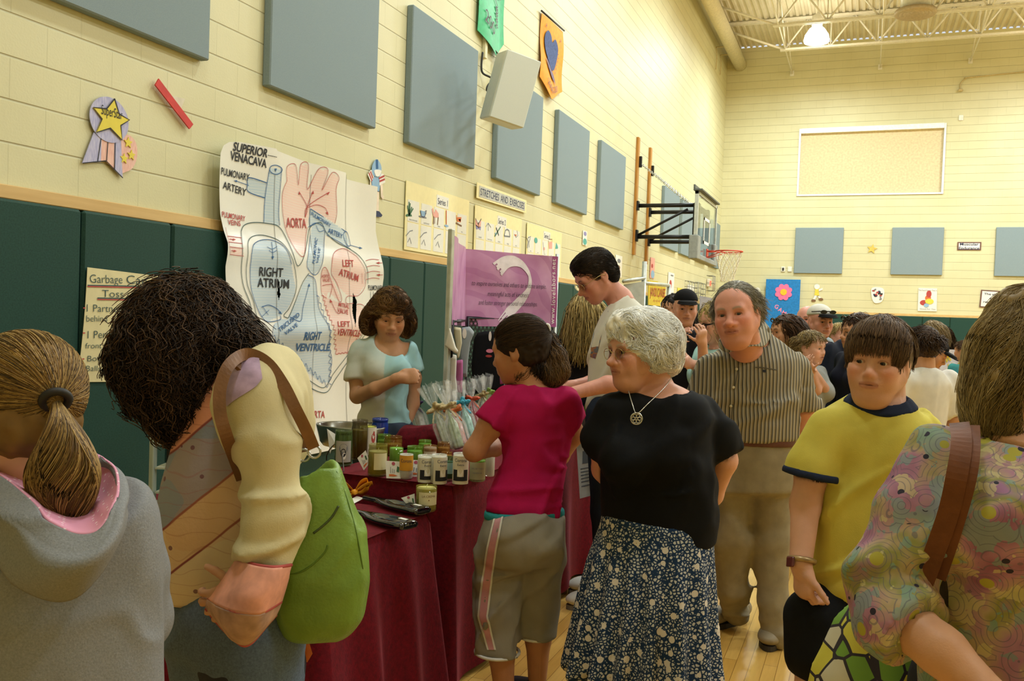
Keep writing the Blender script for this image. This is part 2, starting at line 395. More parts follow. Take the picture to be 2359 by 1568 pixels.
m.lathe([(.40, .1), (.42, .03), (.385, 0)]+prof[1:], 32); m.build('louvre', mat('diffuser_tan', 'B9A98C', .5, .2), t)
m = MB(); m.lathe([(.3, .08), (.3, .85)], 24); m.build('duct', M_wht, t)
m = MB(); m.tube([(XL+.35, 25, 8.55), (XL+.35, 14, 8.55)], .17, 16); struct(tag(m.build('roof_drain_pipe', mat('cream_pipe', 'DDD5B8', .5)), 'cream pipe along the top of the left wall', 'pipe'))
M_lamp = emat('lamp_glow', 'FFF4DC', 14.0)
LP = [(-1.3, 21.7)]+[(x, y) for y in (16.5, 11.5, 6.5, 1.5) for x in (-1.0, 4.0, 9.0)]+[(4, 21.7), (9, 21.7)]
dm = [MB(), MB()]
dm[0].lathe([(.27, 0), (.285, .05), (.26, .16), (.17, .3), (.1, .36)], 28); dm[1].lathe([(.1, .36), (.12, .38), (.12, .6), (.05, .64)], 16); dm[1].tube([(0, 0, .64), (0, 0, 1.0)], .012, 6)
base = empty('bay_light', (LP[0][0], LP[0][1], 8.02), 'glowing high bay lamp between the joists near the end wall', 'ceiling lamp', 'high bay lamps')
dm[0].build('lamp_dome', M_lamp, base); dm[1].build('lamp_housing', M_wht, base)
for i, (x, y) in enumerate(LP):
 if i:
  o = copy_tree(base); o.location = (x, y, 8.02); o['label'] = 'high bay lamp hanging from the roof deck outside the picture'
 L = bpy.data.lights.new('bay_lamp_light', 'AREA'); L.shape = 'DISK'; L.size = .8; L.energy = {1.5: 62, 6.5: 95, 11.5: 128, 16.5: 160}.get(y, 190); L.color = (.87, .98, 1); L.spread = math.radians(175)
 lo = bpy.data.objects.new('bay_lamp_light', L); COL.objects.link(lo); lo.location = (x, y, 7.98); lo.parent = None
M_plate = mat('switch_plate', 'E8E6D8', .4)
for (x, z, lab, dk) in ((-2.09, 2.996, 'small dark thermostat plate left on the end wall', 1), (-1.92, 2.999, 'small blank wall plate beside the thermostat', 0), (2.04, 6.85, 'small white box high on the end wall by the window', 0)):
 m = MB(); m.box((x-.055, YE-.03, z-.07), (x+.055, YE, z+.07), .01)
 r = m.build('wall_plate', M_plate); tag(r, lab, 'wall plate')
 if dk:
  m = MB(); m.box((x-.025, YE-.038, z-.04), (x+.025, YE-.029, z+.04), .004); m.build('dial', mat('dial_dark', '2A2A2A', .4), r)
m = MB(); P = [(1.99, YE-.02, 7.55), (1.99, YE-.03, 7.7), (2.1, YE-.03, 7.82), (2.3, YE-.03, 7.85), (4.6, YE-.03, 7.95), (8, YE-.03, 8.0)]
m.tube(smooth_pts(P, 5), .013, 6); m.lathe([(.05, 0), (.06, .03), (.05, .06)], 14, c=(1.99, YE-.06, 7.5)); tag(m.build('conduit', mat('tan_conduit', 'C9B88A', .5)), 'thin conduit curving along the upper end wall', 'conduit')
m = MB()
for yy, ln in ((22.9, .55), (23.6, .5)): m.tube([(XL+.02, yy, 8.45), (XL+.25, yy, 8.45)], .012, 6); m.tube(smooth_pts([(XL+.02, yy, 8.45), (XL+.05, yy, 8.2), (XL+.03, yy+.04, 8.45-ln)], 5), .01, 6)
tag(m.build('hanging_cables', mat('tan_conduit', 'C9B88A', .5)), 'two short cables dangling near the top corner of the left wall', 'cable')
SC.world = bpy.data.worlds.new('world'); SC.world.use_nodes = True; SC.world.node_tree.nodes['Background'].inputs[0].default_value = (.9, .95, 1, 1); SC.world.node_tree.nodes['Background'].inputs[1].default_value = .6
SC.view_settings.view_transform = 'Standard'; SC.view_settings.look = 'None'; SC.view_settings.gamma = 1; SC.view_settings.exposure = 0.45; SC.view_settings.use_curve_mapping = False
SC.cycles.max_bounces = 8; SC.cycles.diffuse_bounces = 4; SC.cycles.glossy_bounces = 3; SC.cycles.transmission_bounces = 8; SC.cycles.transparent_max_bounces = 8; SC.cycles.sample_clamp_indirect = 6; SC.cycles.caustics_reflective = False; SC.cycles.caustics_refractive = False
# ================================================================ THINGS ON THE WALLS
def wpx(x, y, X=-3.77):                # photo point -> (u, v) on the long left wall
 p = at_X(x, y, X); return np.array([p[1], p[2]])
def epx(x, y): p = at_Y(x, y, 24.97); return np.array([p[0], p[2]])
def tracer(x0, y0, s, fn=wpx, **k): return lambda pts: np.array([fn(x0+a/s, y0+b/s, **k) for a, b in pts])
INK = {k: mat('ink_'+k, c, .7, var=.05) for k, c in dict(black='1C1E24', blue='2B5F94', red='B2433F', green='34504E', grey='7A7F86', pink='E48AA8', yellow='E3D24E', orange='D2703A', brown='7A5A3C', white='F2F0EA', purple='8D8ABB', teal='58A9A0', sky='8FB4D6', darkgreen='3C6B4A', navy='2C3558', salmon='E3A79B').items()}
def line_fit(mb, txt, fn, p0, p1, h, w=.003, bold=0.01, shear=0.0, asp=None):
 """write text from p0 to p1 (wall coordinates of the base line) with capitals of height h"""
 d = p1-p0; L = np.linalg.norm(d); rot = math.degrees(math.atan2(d[1], d[0])); c = (p0+p1)/2
 put_text(mb, txt, fn, c[0], c[1], h/.7, rot, w, bold=bold, shear=shear, width=L)
def sheet(name, outline, fn, t, m, parent=None):
 mb = MB(); mb.prism([tuple(p) for p in outline], fn, t); return mb.build(name, m, parent)
def poly(mb, pts, fn, w): mb.add([fn(p[0], p[1], w) for p in pts], [tuple(range(len(pts)))])
# ---- heart diagram -----------------------------------------------------------
HT = tracer(450, 300, 2.24)
def ripple(u, v):
 return .085+.014*np.sin((v-1.2)*5.0)+.028*np.exp(-((v-1.32-.05*(u-5.5))/.09)**2)+.018*np.exp(-((v-1.83)/.10)**2)+.008*np.sin(u*9+v*3)
def hfn(u, v, w=0.0): return (-3.8+float(ripple(u, v))+w, u, v)
hl = HT([(95, 120), (93, 300), (95, 430), (108, 520), (118, 580), (105, 700), (108, 780), (122, 860), (118, 1000), (118, 1200), (118, 1500)])
top = HT([(95, 120), (110, 80), (140, 62), (200, 62), (375, 97), (382, 108), (565, 172), (568, 172), (745, 220), (747, 252), (905, 292)])
hr = HT([(905, 292), (906, 520), (925, 640), (932, 760), (928, 850), (900, 930), (885, 1000), (880, 1200), (880, 1560)])
bot = .42
u0, u1 = 4.45, 6.52; NU, NV = 280, 250
U, V_ = np.meshgrid(np.linspace(0, 1, NU+1), np.linspace(0, 1, NV+1))
vt = np.interp(np.linspace(0, 1, NU+1)*(hr[0, 0]-hl[0, 0])+hl[0, 0], top[:, 0], top[:, 1])
def edge(e, v): o = np.argsort(e[:, 1]); return np.interp(v, e[o, 1], e[o, 0])
VV = bot+(vt[None, :]-bot)*V_; UU = edge(hl, VV)+(edge(hr, VV)-edge(hl, VV))*U
P3 = np.stack([-3.8+ripple(UU, VV), UU, VV], -1).reshape(-1, 3)
Q = np.array([(j*(NU+1)+i, j*(NU+1)+i+1, (j+1)*(NU+1)+i+1, (j+1)*(NU+1)+i) for j in range(NV) for i in range(NU)])
paper = np.array(srgb('E9E8E0')); C3 = np.tile(paper, (P3.shape[0], 1))
FILL = [('blue', [(245, 640), (262, 590), (310, 565), (370, 570), (420, 610), (445, 690), (470, 800), (465, 850), (430, 920), (395, 955), (330, 985), (300, 960), (270, 900), (245, 820), (240, 720)]),
  ('blue', [(430, 970), (470, 880), (510, 790), (540, 745), (580, 770), (590, 850), (600, 920), (640, 1010), (660, 1110), (680, 1190), (665, 1300), (620, 1300), (550, 1250), (490, 1220), (440, 1170), (380, 1110), (350, 1050), (360, 1000), (400, 970)]),
  ('blue', [(580, 500), (620, 480), (640, 520), (630, 620), (600, 720), (575, 745), (540, 715), (530, 680), (550, 620), (570, 560)]),
  ('blue', [(572, 405), (745, 520), (765, 570), (760, 605), (650, 540), (570, 480)]), ('blue', [(345, 195), (330, 340), (325, 475), (400, 490), (400, 420), (405, 300), (408, 200)]), ('blue', [(250, 245), (335, 275), (330, 350), (250, 315), (243, 280)]),
  ('red', [(440, 190), (485, 182), (505, 280), (512, 178), (550, 180), (553, 305), (600, 200), (645, 210), (620, 310), (665, 220), (705, 245), (695, 310), (700, 420), (690, 480), (570, 400), (555, 500), (535, 620), (520, 640), (475, 625), (430, 500), (415, 340), (440, 260)]),
  ('red', [(660, 660), (690, 620), (740, 612), (800, 650), (835, 720), (840, 800), (800, 850), (740, 850), (690, 800), (660, 720)]),
  ('red', [(612, 740), (625, 710), (645, 720), (680, 790), (710, 870), (700, 880), (650, 830), (640, 865), (615, 830)]),
  ('red', [(620, 850), (660, 870), (710, 890), (790, 895), (850, 930), (830, 1010), (780, 1090), (760, 1150), (700, 1155), (680, 1050), (640, 950)]),
  ('red', [(120, 545), (205, 550), (200, 590), (125, 575)]), ('red', [(130, 600), (200, 610), (200, 648), (130, 640)]), ('red', [(500, 1300), (552, 1320), (550, 1440), (530, 1440)])]
hatch = .5+.5*np.sin(P3[:, 2]*420+3*np.sin(P3[:, 1]*7))
for col, pts in FILL:
 ins = inside(HT(pts), P3[:, 1], P3[:, 2]); k = (.45+.4*hatch)[:, None]
 c = np.array(srgb('A9C6DC' if col == 'blue' else 'EDC0B8')); C3[ins] = (paper*(1-k)+c*k)[ins]
lens = np.zeros(len(P3), bool)
for pts in ([(385, 765), (395, 790), (397, 850), (388, 880), (380, 840)], [(770, 835), (792, 880), (785, 940), (768, 1020), (764, 930)]): lens |= inside(HT(pts), P3[:, 1], P3[:, 2])
Q = Q[~(lens[Q].sum(1) >= 3)]
M_paper = vcmat('glossy_poster_paper', .22, spec=.6, mottle=.02)
heart = link('heart_poster', fast_mesh('heart_poster', P3, Q, None, C3), M_paper)
tag(heart, 'huge hand drawn heart diagram on taped white paper strips', 'poster')
lines = {k: MB() for k in ('black', 'blue', 'red', 'green')}
def hs(col, pts, wd=.007, closed=False, sm=True, k=6):
 p = HT(pts); p = smooth_pts(p, k, closed) if sm else p; wd *= .68
 stroke(lines[col], p, hfn, wd, .004, closed and not sm)
 if closed and sm: stroke(lines[col], np.vstack([p[-1:], p[:1]]), hfn, wd, .004)
hs('green', [(205, 520), (225, 490), (270, 476), (340, 480), (400, 500), (440, 580), (476, 698), (520, 640), (550, 570), (565, 510), (590, 485), (625, 478), (650, 530), (700, 580), (765, 612), (820, 655), (850, 720), (856, 790)], .008)
hs('green', [(205, 520), (197, 600), (190, 700), (200, 800), (238, 900), (262, 1040), (330, 1150), (440, 1240), (560, 1325), (650, 1350), (700, 1285), (760, 1185), (815, 1080), (868, 960), (882, 870), (884, 830)], .008)
hs('green', [(225, 640), (235, 575), (270, 545), (330, 543), (400, 575), (440, 640), (470, 740), (472, 820), (440, 910), (412, 950), (420, 962), (440, 950), (500, 800), (545, 735)], .007)
hs('green', [(225, 640), (218, 720), (225, 800), (255, 880), (272, 960), (300, 1060), (370, 1150), (470, 1220), (560, 1290), (640, 1325), (690, 1255), (740, 1180), (800, 1080), (850, 960), (868, 880), (870, 830)], .007)
hs('blue', [(245, 640), (262, 590), (310, 565), (370, 570), (420, 610), (445, 690)], .007); hs('blue', [(245, 640), (240, 720), (245, 820), (270, 900), (300, 960), (330, 985), (390, 975), (395, 955)], .007)
hs('blue', [(345, 195), (330, 340), (325, 475)], .007); hs('blue', [(408, 200), (404, 300), (398, 420), (402, 490)], .007); hs('blue', [(345, 205), (352, 186), (378, 182), (405, 195), (409, 212), (385, 228), (358, 222)], .008, True)
hs('blue', [(335, 272), (250, 245), (243, 280), (250, 318), (330, 350)], .009); hs('blue', [(572, 405), (748, 522)], .008, sm=False); hs('blue', [(572, 405), (568, 490), (600, 478)], .007); hs('blue', [(650, 540), (768, 612)], .007); hs('blue', [(735, 545), (745, 522), (760, 535), (770, 590), (752, 592)], .008, True)
hs('blue', [(560, 500), (600, 478), (636, 500), (640, 540), (625, 640), (600, 725), (575, 745), (545, 722), (530, 685), (555, 600), (570, 540)], .007); hs('blue', [(600, 490), (615, 522), (638, 515)], .006); hs('blue', [(440, 960), (490, 980), (510, 900), (545, 795)], .007); hs('blue', [(540, 745), (580, 770), (590, 850), (600, 920), (640, 1010), (660, 1110), (680, 1190), (665, 1300)], .007)
hs('blue', [(300, 910), (340, 900), (380, 920), (395, 940)], .007); hs('blue', [(305, 905), (335, 950)], .005); hs('blue', [(340, 925), (300, 960)], .005); hs('blue', [(355, 575), (352, 655)], .007); hs('blue', [(330, 600), (352, 612), (378, 598)], .005); hs('blue', [(336, 618), (352, 630), (374, 618)], .005)
hs('blue', [(770, 592), (825, 606)], .006); hs('blue', [(250, 285), (185, 262)], .006); hs('black', [(330, 130), (378, 140)], .005)
sc = []
for i in range(13):
 t = i/12; a = np.array([345, 1060])*(1-t)+np.array([655, 1312])*t; sc += [tuple(a+np.array([0, 12])), tuple(a+np.array([10, -6]))]
hs('blue', [(360, 1000), (348, 1030)]+sc, .006)
sc = []
for i in range(14):
 t = i/13; a = np.array([592, 850])*(1-t)+np.array([672, 1300])*t+np.array([60*math.sin(t*3.1)*.4, 0]); sc += [tuple(a+np.array([-6, 0])), tuple(a+np.array([8, 10]))]
hs('blue', sc, .006)
hs('red', [(440, 260), (437, 190), (485, 180), (505, 282), (512, 178), (550, 178), (553, 305), (600, 200), (645, 208), (622, 310), (665, 220), (705, 245), (692, 300), (700, 420), (690, 480)], .006); hs('red', [(440, 260), (415, 340), (430, 500), (478, 625), (520, 640), (555, 500)], .006)
for e in ((512, 320), (580, 318), (655, 320)): hs('red', [(545, 450), (555, 395), e], .007)
hs('red', [(555, 400), (600, 385), (640, 400), (652, 425)], .006)
hs('red', [(660, 690), (672, 640), (700, 615), (740, 612), (800, 650)], .006); hs('red', [(800, 650), (838, 720), (842, 800), (800, 850), (740, 855), (735, 890), (770, 890)], .006); hs('red', [(660, 690), (662, 740), (690, 790), (712, 865), (700, 880), (670, 800), (640, 720), (622, 708), (612, 745), (615, 840), (640, 865)], .006)
hs('red', [(618, 800), (645, 795), (668, 800), (655, 860)], .006); hs('red', [(712, 935), (690, 940), (662, 880)], .006); hs('red', [(790, 895), (820, 898), (848, 925), (852, 950)], .006)
sc = []
for (a, b, n) in (((618, 850), (700, 1150), 12), ((700, 1150), (760, 1140), 4), ((760, 1140), (848, 940), 9)):
 for i in range(n):
  t = i/n; q = np.array(a)*(1-t)+np.array(b)*t; sc += [tuple(q+np.array([-5, 0])), tuple(q+np.array([7, 4]))]
hs('red', sc, .006)
for y in (545, 575, 600, 640): hs('red', [(122, y), (200, y+9)], .005)
hs('red', [(130, 560), (155, 563)], .006); hs('red', [(130, 620), (150, 622)], .006)
for y in (668, 700, 730, 765): hs('red', [(845, y+4), (880, y-4), (912, y)], .006)
for y in (683, 745): hs('red', [(905, y), (925, y)], .006)
hs('red', [(550, 1320), (552, 1440), (530, 1442)], .006); hs('red', [(118, 500), (125, 640)], .004)
for x in (820, 835): hs('red', [(x, 735), (x+6, 790)], .005)
def harrow(col, x, y, ang, r=11):
 a = math.radians(ang); p = [(x+r*math.cos(a), y+r*math.sin(a)), (x+r*.8*math.cos(a+2.4), y+r*.8*math.sin(a+2.4)), (x+r*.8*math.cos(a-2.4), y+r*.8*math.sin(a-2.4))]
 poly(lines[col], HT(p), hfn, .004)
for a in (('red', 512, 325, -100), ('red', 580, 322, -80), ('red', 652, 325, -45), ('red', 652, 428, 60), ('red', 660, 880, -110), ('blue', 545, 798, -80), ('blue', 352, 656, 90), ('blue', 395, 940, 40), ('blue', 828, 607, 10), ('blue', 182, 262, 190), ('red', 155, 563, 0), ('red', 150, 622, 0), ('red', 905, 683, 180), ('red', 905, 745, 180), ('blue', 375, 205, 90)): harrow(*a)
for k in lines: lines[k].build('drawn_line', INK[k], heart)
hx = {k: MB() for k in ('black', 'blue', 'red', 'green')}
def ht(col, txt, x0, y0, x1, y1, h, bold=.012, shear=0):
 p = HT([(x0, y0), (x1, y1), ((x0+x1)/2, (y0+y1)/2), ((x0+x1)/2, (y0+y1)/2-h)])
 mb = MB(); line_fit(mb, txt, hfn, p[0], p[1], abs(p[3]-p[2])[1] if abs(y1-y0) < abs(x1-x0)*.6 else np.linalg.norm(p[3]-p[2])*.8, .004, bold, shear); mb.build('lettering', INK[col], heart)
for a in (('black', 'SUPERIOR', 160, 105, 328, 142, 44, .02, .2), ('black', 'VENACAVA', 148, 152, 328, 195, 44, .02), ('black', 'PULMONARY', 100, 228, 250, 262, 36), ('black', 'ARTERY', 110, 300, 237, 340, 38), ('red', 'PULMONARY', 103, 446, 232, 470, 28), ('red', 'VEINS', 133, 486, 205, 494, 26),
          ('red', 'AORTA', 437, 500, 550, 505, 50), ('blue', 'PULMONARY', 575, 438, 668, 500, 24), ('blue', 'ARTERY', 655, 528, 728, 560, 26), ('black', 'RIGHT', 290, 750, 405, 756, 46, .016), ('black', 'ATRIUM', 280, 806, 436, 814, 46, .016), ('blue', 'PULMONIC', 572, 690, 606, 560, 26), ('blue', 'VALVE', 590, 690, 614, 610, 22),
          ('blue', 'TRICUSPID', 380, 1040, 488, 955, 28), ('blue', 'VALVE', 408, 1056, 472, 1005, 24), ('blue', 'RIGHT', 505, 1080, 598, 1078, 42, .016), ('blue', 'VENTRICLE', 472, 1136, 662, 1136, 38, .016), ('red', 'LEFT', 712, 702, 772, 704, 36), ('red', 'ATRIUM', 695, 746, 798, 780, 36), ('red', 'AORTIC', 615, 760, 652, 760, 17), ('red', 'VALVE', 620, 780, 654, 780, 17), ('red', 'MITRAL', 697, 905, 747, 918, 20), ('red', 'VALVE', 690, 936, 740, 948, 24),
          ('red', 'LEFT', 685, 1010, 742, 1010, 28), ('red', 'VENTRICLE', 683, 1054, 796, 1062, 34), ('black', 'PULMONARY', 858, 824, 930, 824, 26), ('red', 'AORTA', 528, 1480, 636, 1480, 36)): ht(*a)
sm = MB()
for x in (372, 566, 746): stroke(sm, HT([(x+10*(y/1500), y) for y in range(230, 1560, 30)]), hfn, .004, .003)
sm.build('strip_seam', mat('seam_shadow', '8C8A84', .8), heart)
# ---- paper award ribbon --------------------------------------------------------
RB = tracer(0, 0, 3.137)
def wf(u, v, w=0.0): return (-3.792+w, u, v)
t = empty('award_ribbon', wf(3.7, 2.2), 'paper award ribbon cutout with yellow star on the block wall', 'paper cutout')
def part(name, pts, m, w0, th=.004, fn=wf, parent=None): 
 o = sheet(name, pts, lambda u, v, w: fn(u, v, w0+w), th, m, parent)
 if parent is not None and parent.type == 'EMPTY': o.matrix_parent_inverse = Matrix.Translation(-Vector(parent.location))
 return o
M_ppur = NT('coloured_pencil_purple'); v = M_ppur.coord('Object', (1, 40, 8)); M_ppur.base(M_ppur.ramp(M_ppur.noise(v, 3, 4), ((.3, srgb('9C9CCB')), (.7, srgb('C4C2DE'))))); M_ppur = M_ppur.m
M_ppnk = NT('coloured_pencil_pink'); v = M_ppnk.coord('Object', (1, 40, 8)); M_ppnk.base(M_ppnk.ramp(M_ppnk.noise(v, 3, 4), ((.3, srgb('E0A79C')), (.7, srgb('EFC8B8'))))); M_ppnk = M_ppnk.m
part('side_rosette', smooth_pts(RB([(905, 985), (950, 975), (990, 1010), (1010, 1070), (1005, 1150), (975, 1215), (930, 1240), (890, 1240), (880, 1100)]), 4, True), M_ppnk, 0, parent=t)
for c in ((942, 1030, 32), (965, 1120, 30), (912, 1145, 30)):
 p = RB([(c[0], c[1]), (c[0]+c[2], c[1])]); part('small_star', star(p[0][0], p[0][1], abs(p[1][0]-p[0][0])*1.0), INK['yellow'], .005, parent=t)
part('ribbon_tail', RB([(695, 955), (750, 1000), (745, 1170), (610, 1178)]), M_ppur, .003, parent=t); part('ribbon_tail', RB([(842, 1010), (890, 1010), (902, 1285), (842, 1225)]), M_ppur, .003, parent=t)
part('ribbon_tail', RB([(748, 1000), (842, 1010), (842, 1222), (780, 1160), (720, 1165)]), M_ppnk, .002, parent=t)
part('rosette', ellipse(*RB([(805, 865)])[0], *(abs(RB([(943, 865)])[0]-RB([(805, 865)])[0])[0], .5*abs(RB([(805, 700)])[0]-RB([(805, 1028)])[0])[1]), 40), M_ppur, .006, parent=t)
part('star', RB([(835, 712), (868, 822), (943, 866), (880, 905), (890, 1012), (805, 925), (705, 955), (745, 858), (682, 775), (778, 785)]), INK['yellow'], .011, parent=t)
m = MB(); stroke(m, RB([(835, 712), (868, 822), (943, 866), (880, 905), (890, 1012), (805, 925), (705, 955), (745, 858), (682, 775), (778, 785)]), wf, .007, .0165, True)
for a in ([(720, 1165), (745, 1000)], [(795, 1015), (785, 1160)], [(848, 1015), (842, 1225)], [(610, 1178), (780, 1160), (902, 1285)]): stroke(m, RB(a), wf, .005, .009)
p = RB([(738, 822), (890, 862), (800, 830), (800, 800)]); line_fit(m, 'SuperStar', wf, p[0], p[1], .05, .017, .0)
o = m.build('outline_and_lettering', INK['black'], t); o.matrix_parent_inverse = Matrix.Translation(-Vector(t.location))
m = MB(); m.prism([tuple(p) for p in RB([(1148, 568), (1397, 898), (1370, 932), (1122, 614)])], lambda u, v, w: (-3.797+w+.02, u, v), .008)
stk = m.build('paper_strip', mat('red_paper', 'C8322C', .6)); tag(stk, 'slanting red paper strip taped to the block wall', 'paper strip')
m = MB(); m.prism([tuple(p) for p in RB([(1262, 690), (1358, 712), (1330, 782)])], lambda u, v, w: (-3.797+w, u, v), .006); m.build('torn_backing', mat('torn_paper', 'D9D2BE', .8), stk)
# ---- garbage can toss sheet ------------------------------------------------------
GT = lambda pts: np.array([wpx(a/3.136, 600+b/3.136, -3.735) for a, b in pts])
def gf(u, v, w=0.0): return (-3.742+w+.01*math.sin((v-1.05)*5), u, v)
def warp_sheet(name, corners, fn, m, nu=10, nv=14, parent=None, th=.002):
 c = [np.asarray(p, float) for p in corners]; mb = MB()
 mb.grid(lambda a, b: fn(*((c[0]*(1-a)+c[1]*a)*(1-b)+(c[3]*(1-a)+c[2]*a)*b), 0.0), nu, nv)
 mb.grid(lambda a, b: fn(*((c[0]*(1-a)+c[1]*a)*(1-b)+(c[3]*(1-a)+c[2]*a)*b), -th), nu, nv)
 return mb.build(name, m, parent)
gs = warp_sheet('handwritten_sheet', GT([(638, 48), (1230, 122), (1220, 872), (565, 878)]), gf, mat('manila_paper', 'D9CFA0', .7, var=.05)); tag(gs, 'beige handwritten rules sheet pinned on the green pad', 'poster')
m, mr = MB(), MB()
for (tx, x0, y0, x1, y1, h) in (('Garbage', 650, 160, 885, 165, 78), ('Can', 915, 165, 1060, 175, 78), ('Toss', 735, 262, 890, 266, 66), ('1 Partner', 622, 368, 870, 372, 68), ('behind', 618, 440, 768, 440, 58), ('1 Person', 628, 562, 850, 556, 70), ('front of', 612, 635, 795, 632, 52), ('Both', 630, 728, 750, 724, 52), ('Balls over', 622, 798, 860, 796, 50)):
 p = GT([(x0, y0), (x1, y1), (x0, y0-h)]); ml = MB(); line_fit(ml, tx, gf, p[0], p[1], abs(p[2]-p[0])[1]*.8, .003, -.008); ml.build('lettering', INK['green'], gs)
for a in ([(632, 178), (1040, 186)], [(700, 270), (930, 274)]): stroke(m, GT(a), gf, .006, .003)
for a in ([(632, 186), (1040, 196)], [(700, 280), (930, 284)], [(596, 342), (612, 342)], [(592, 522), (610, 522)], [(592, 710), (608, 710)]): stroke(mr, GT(a), gf, .006, .003)
m.build('underline', INK['green'], gs); mr.build('underline', INK['red'], gs)
# ---- football player cutout --------------------------------------------------------
FB = tracer(800, 350, 3.37)
t = empty('player_cutout', (-3.79, 6.5, 2.3), 'paper cutout of a child in a football helmet beside the heart diagram', 'paper cutout')
M_pw = mat('cut_paper_white', 'ECEBE4', .7, var=.04); M_psk = mat('cut_paper_peach', 'EAD9C4', .7)
for nm, pts, m_, w0 in (('body', [(195, 170), (285, 170), (262, 310), (205, 300)], INK['sky'], .002), ('leg', [(205, 298), (232, 300), (215, 450), (192, 450)], M_psk, .002), ('leg', [(232, 300), (262, 305), (258, 460), (238, 460)], M_psk, .002), ('arm', [(270, 230), (290, 240), (290, 330), (300, 350), (290, 370), (276, 345)], M_psk, .002), ('arm', [(192, 200), (204, 210), (206, 330), (190, 360)], M_psk, .002),
      ('sleeve', [(215, 130), (190, 145), (172, 175), (195, 230), (218, 200)], M_pw, .004), ('sleeve', [(265, 165), (295, 170), (308, 235), (262, 260)], M_pw, .004), ('shoe', [(195, 440), (215, 450), (215, 492), (188, 490)], INK['navy'], .005), ('shoe', [(235, 455), (260, 460), (285, 490), (275, 505), (232, 502)], INK['navy'], .005)):
 part(nm, FB(pts), m_, w0, .003, parent=t)
part('helmet', smooth_pts(FB([(240, 55), (275, 110), (270, 180), (240, 190), (210, 175), (205, 110)]), 4, True), INK['sky'], .006, .003, parent=t); part('helmet_stripe', FB([(232, 58), (248, 58), (250, 130), (234, 130)]), INK['blue'], .0095, .002, parent=t); part('face', smooth_pts(FB([(222, 140), (272, 142), (262, 182), (240, 190), (226, 175)]), 4, True), M_pw, .0095, .002, parent=t)
m = MB()
for a, b in (((180, 160), (205, 225)), ((192, 150), (212, 205)), ((258, 205), (300, 185)), ((262, 228), (304, 210))): stroke(m, FB([a, b]), wf, .016, .0075)
o = m.build('sleeve_stripe', INK['red'], t); o.matrix_parent_inverse = Matrix.Translation(-Vector(t.location))
# ---- exercise posters --------------------------------------------------------------
SR = tracer(920, 400, 5.8975)
M_yel = mat('cream_poster_board', 'EDE3AE', .6, var=.03); M_card = mat('white_card', 'E4E4DC', .6, var=.02)
def series(n, u0, u1, v0, v1, lab, title, ic):
 o = sheet('exercise_poster', [(u0, v0), (u1, v0), (u1, v1), (u0, v1)], wf, .006, M_yel); tag(o, lab, 'poster')
 W = u1-u0; cw = W*.158
 for r, (a, b) in enumerate(((v0+.275, v0+.425), (v0+.05, v0+.225))):
  for k in range(5):
   x = u0+W*.03+k*W*.193; sheet('card', [(x, a-.02), (x+cw, a-.02), (x+cw, b+.02), (x, b+.02)], lambda u, v, w: wf(u, v, .006+w), .002, M_card, o)
 c = (u0+u1)/2+.06; sheet('title_card', [(c-.13, v1-.15), (c+.13, v1-.15), (c+.13, v1-.04), (c-.13, v1-.04)], lambda u, v, w: wf(u, v, .006+w), .002, M_card, o)
 m = MB(); put_text(m, title, wf, c, v1-.125, .085, 0, .0095, bold=0.0, width=.21)
 mc = MB()
 for k, cap in enumerate(ic[1]): put_text(mc, cap, wf, u0+W*.03+k*W*.193+cw/2, v0+.266, .022, 0, .0095)
 m.build('lettering', INK['navy'], o); mc.build('caption', INK['grey'], o)
 D = {}
 for col, kind, pts in ic[0]:
  mb = D.setdefault(col, MB()); p = SR(pts)
  if kind == 'f': poly(mb, p, wf, .0092)
  elif kind == 'e': poly(mb, ellipse(*p[0], *abs(p[1]-p[0]), 16), wf, .0094)
  else: stroke(mb, p, wf, .008 if kind == 'l' else .016, .0098)
 for col in D: D[col].build('drawing', INK[col], o)
G = []
for x, y in ((130, 430), (150, 380), (165, 400), (185, 450), (205, 470), (150, 480)): G += [('darkgreen', 'b', [(140+x*.05, 570), (x, y)])]
G += [('darkgreen', 'f', [(105, 560), (125, 545), (180, 550), (190, 580), (110, 580)]), ('sky', 'f', [(303, 500), (372, 505), (365, 575), (345, 590), (318, 580)]), ('grey', 'e', [(333, 588), (388, 615)]), ('white', 'e', [(338, 498), (372, 515)]), ('navy', 'l', [(372, 505), (385, 500), (378, 545), (366, 550)]), ('navy', 'l', [(303, 500), (318, 580), (345, 590), (365, 575), (372, 505)]),
      ('salmon', 'f', [(455, 480), (475, 465), (490, 540), (510, 480), (550, 540), (552, 600), (480, 590)]), ('brown', 'b', [(485, 580), (480, 685)]), ('brown', 'b', [(545, 590), (535, 695)]), ('brown', 'l', [(500, 590), (498, 680)]), ('orange', 'b', [(655, 495), (655, 690)]), ('sky', 'e', [(657, 708), (685, 730)]), ('orange', 'f', [(790, 590), (860, 590), (850, 660), (800, 650)]), ('orange', 'l', [(790, 590), (788, 570), (800, 575)]), ('brown', 'b', [(785, 665), (830, 695), (862, 710)]), ('red', 'f', [(815, 620), (850, 615), (845, 655)])]
for k in range(4): x = 100+k*190; y = 780+k*26; G += [('grey', 'l', [(x+10, y+60), (x+60, y), (x+100, y-10)]), ('grey', 'l', [(x+30, y+150), (x+60, y+90), (x+80, y+170)])]
series(1, 6.93, 8.27, 2.03, 2.635, 'cream exercise poster with five picture cards beside the helmet cutout', 'Series 1', (G, ('blow in the wind', 'cup & saucer', 'camel', 'candle', 'hen')))
